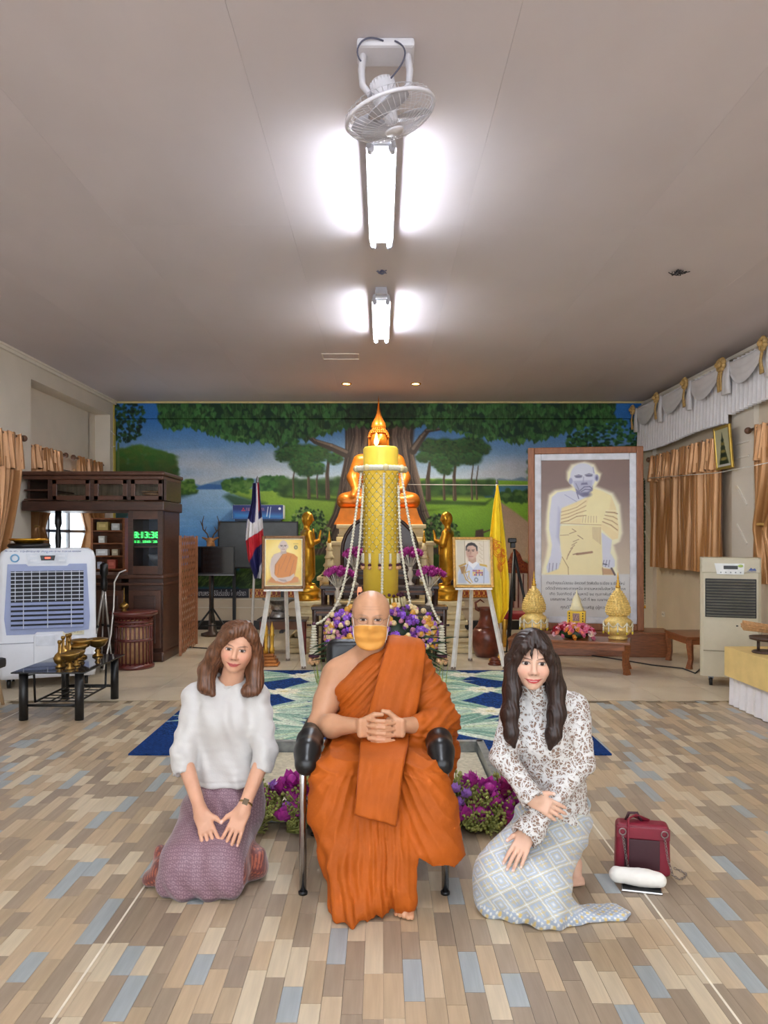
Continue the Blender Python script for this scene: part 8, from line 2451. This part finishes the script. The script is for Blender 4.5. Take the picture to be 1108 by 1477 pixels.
# skirt
mSkirt2 = M('pale_blue_brocade', vcol=True, rough=.42, var=.03, scale=12, sheen=.3)
S = Sdf((.34, 2.88, .0), (1.02, 3.58, .46), .0044)
S.ell((.745, 3.30, .34), (.135, .12, .13), k=.05); S.ell((.750, 3.32, .26), (.115, .14, .13), k=.06)
for (kx, ky) in ((.475, 3.085), (.645, 3.025)):
    S.cap((.74, 3.32, .27), (kx, ky, .150), .128, .098, k=.08); S.cap((kx, ky, .09), (kx * .55 + .70 * .45, 3.26, .09), .088, .075, k=.06)
S.box((.575, 3.12, .12), (.13, .13, .11), R=np.array(Matrix.Rotation(-.55, 3, 'Z')), rd=.05, k=.08)
S.box((.57, 3.08, .04), (.16, .10, .04), R=np.array(Matrix.Rotation(-.5, 3, 'Z')), rd=.035, k=.06)
S.limb([(.66, 2.99, .06), (.70, 3.01, .035), (.78, 3.02, .022)], [.06, .045, .03], k=.05)
S.box((.83, 3.045, .014), (.13, .055, .014), R=np.array(Matrix.Rotation(.10, 3, 'Z')), rd=.012, k=.05)
S.ell((.945, 3.05, .012), (.045, .03, .012), k=.03)
S.limb([(.79, 3.40, .145), (.815, 3.40, .135), (.838, 3.365, .075), (.840, 3.32, .030)], [.046, .042, .042, .040], k=.0, sub=True)
S.plane((0, 0, -1), (0, 0, .003))
def sk2_disp(co, nr):
    x, y, z = co[:, 0], co[:, 1], co[:, 2]; wv = vnoise(co, 8, 6)
    d = .004 * vnoise(co, 12, 3)
    low = np.clip((.10 - z) / .06, 0, 1); d += low * .005 * np.sin(x * 75 + z * 40 + 2 * wv)
    hip = np.clip((z - .28) / .05, 0, 1) + np.clip((x - .72) / .06, 0, 1) * .7
    d += hip * .005 * np.sin(z * 70 + x * 50 + 2 * wv)
    return np.where((x > .72) & (z < .05), d * .35, d)
def sk2_col(co, nr):
    x, y, z = co[:, 0], co[:, 1], co[:, 2]
    # cloth coordinates: across the thighs and along them
    ax = unit(V3(.62, .45, 0)); pr = unit(V3(-.45, .62, 0))
    s_ = (co - V3(.56, 3.1, 0)) @ ax; t_ = (co - V3(.56, 3.1, 0)) @ pr
    v = z * 1.05 + s_ * .55; u = (co - V3(.56, 3.1, 0)) @ unit(V3(.86, .50, 0)) * .55 - t_ * .75
    a = (u + v) / .098; b = (u - v) / .098
    fa, fb = a - np.floor(a) - .5, b - np.floor(b) - .5
    m = np.maximum(np.abs(fa), np.abs(fb)); odd = (np.floor(a) + np.floor(b)) % 2
    base = np.array([162, 176, 196.]); gold = np.array([214, 190, 120.]); wht = np.array([226, 226, 220.])
    c = np.tile(base, (len(co), 1))
    def put(mask, cc, al=1.0):
        k = (mask * al)[:, None]; c[:] = c * (1 - k) + np.array(cc, float) * k
    g = lambda d, w: np.exp(-(d / w) ** 2)
    put(g(m - .5, .035), wht, .95); put(g(m - .43, .022), gold, .85)
    put(g(m - .31, .025) * (odd == 0), wht, .9); put(g(m - .20, .025) * (odd == 0), gold, .8); put(g(m, .09) * (odd == 0), wht, .9)
    cross = np.minimum(np.abs(np.abs(fa) - .14), np.abs(np.abs(fb) - .14))
    put(g(cross, .03) * (m < .33) * (odd == 1), gold, .9); put(g(np.minimum(np.abs(fa), np.abs(fb)), .02) * (m < .33) * (odd == 1), wht, .8)
    low = (z < .055) & (x < .75) | (x > .72) & (z < .05)
    dots = (np.sin(x * 260) * np.sin((y + z) * 260) > .35)
    c[low] = base * 1.0; c[low & dots] = wht
    gd = (np.sin(x * 130 + 1) * np.sin((y + z) * 130) > .6); c[low & gd] = gold
    top = z > .36; c[top] = np.array([150, 168, 180.])
    return np.clip(c, 0, 255)
pl2(cloth_mesh('skirt', S, mSkirt2, w2, sk2_disp, sk2_col))
# long dark hair with a fringe
mHair2 = M('dark_hair', (44, 27, 22), .42, var=.4, scale=40, stretch=(3, 3, .12), spec=.5)
S = Sdf((.42, 2.98, .62), (.86, 3.40, 1.16), .0042)
def HL2(x, y, z): return H2_ + R2_ @ (V3(x, y, z) * S2_)
S.ell(HL2(0, .020, .040), (.085, .102, .094), R=R2_, k=.0); S.ell(HL2(0, .055, -.05), (.086, .068, .12), R=R2_, k=.03)
S.ell(HL2(-.004, -.085, -.030), (.060, .085, .098), R=R2_, k=.010, sub=True)
for sx in (-1, 1):
    S.limb([HL2(sx * .005, -.060, .118), HL2(sx * .040, -.082, .072), HL2(sx * .066, -.062, .025), HL2(sx * .080, -.035, -.05)], [.018, .016, .016, .024], k=.02)
# wispy fringe
for fx_, zz in ((-.046, .026), (-.034, .032), (-.014, .024), (-.008, .022), (.012, .028), (.032, .032), (.044, .026)):
    S.limb([HL2(fx_ * .35, -.066, .112), HL2(fx_ * .8, -.088, .075), HL2(fx_, -.0955, .050), HL2(fx_ * 1.05, -.0945, zz)], [.0070, .0050, .0038, .0022], k=.003)
S.limb([HL2(-.078, -.030, -.03), V3(.536, 3.115, .885), V3(.522, 3.090, .80), V3(.520, 3.075, .72), V3(.530, 3.07, .668)], [.026, .027, .027, .024, .010], k=.03)
S.limb([HL2(-.082, .02, .0), V3(.532, 3.16, .88), V3(.518, 3.14, .78), V3(.518, 3.10, .69)], [.030, .028, .026, .016], k=.03)
S.limb([HL2(.080, -.030, -.03), V3(.712, 3.125, .885), V3(.708, 3.105, .79), V3(.692, 3.090, .71), V3(.676, 3.085, .655)], [.028, .032, .033, .028, .010], k=.03)
S.limb([HL2(.085, .02, .0), V3(.722, 3.17, .88), V3(.722, 3.15, .78), V3(.705, 3.13, .69)], [.032, .032, .030, .018], k=.03)
S.box(V3(.63, 3.285, .86), (.10, .03, .12), rd=.03, k=.04)
pl2(cloth_mesh('hair', S, mHair2, w2, hair_disp(H2_, R2_), smooth=5))
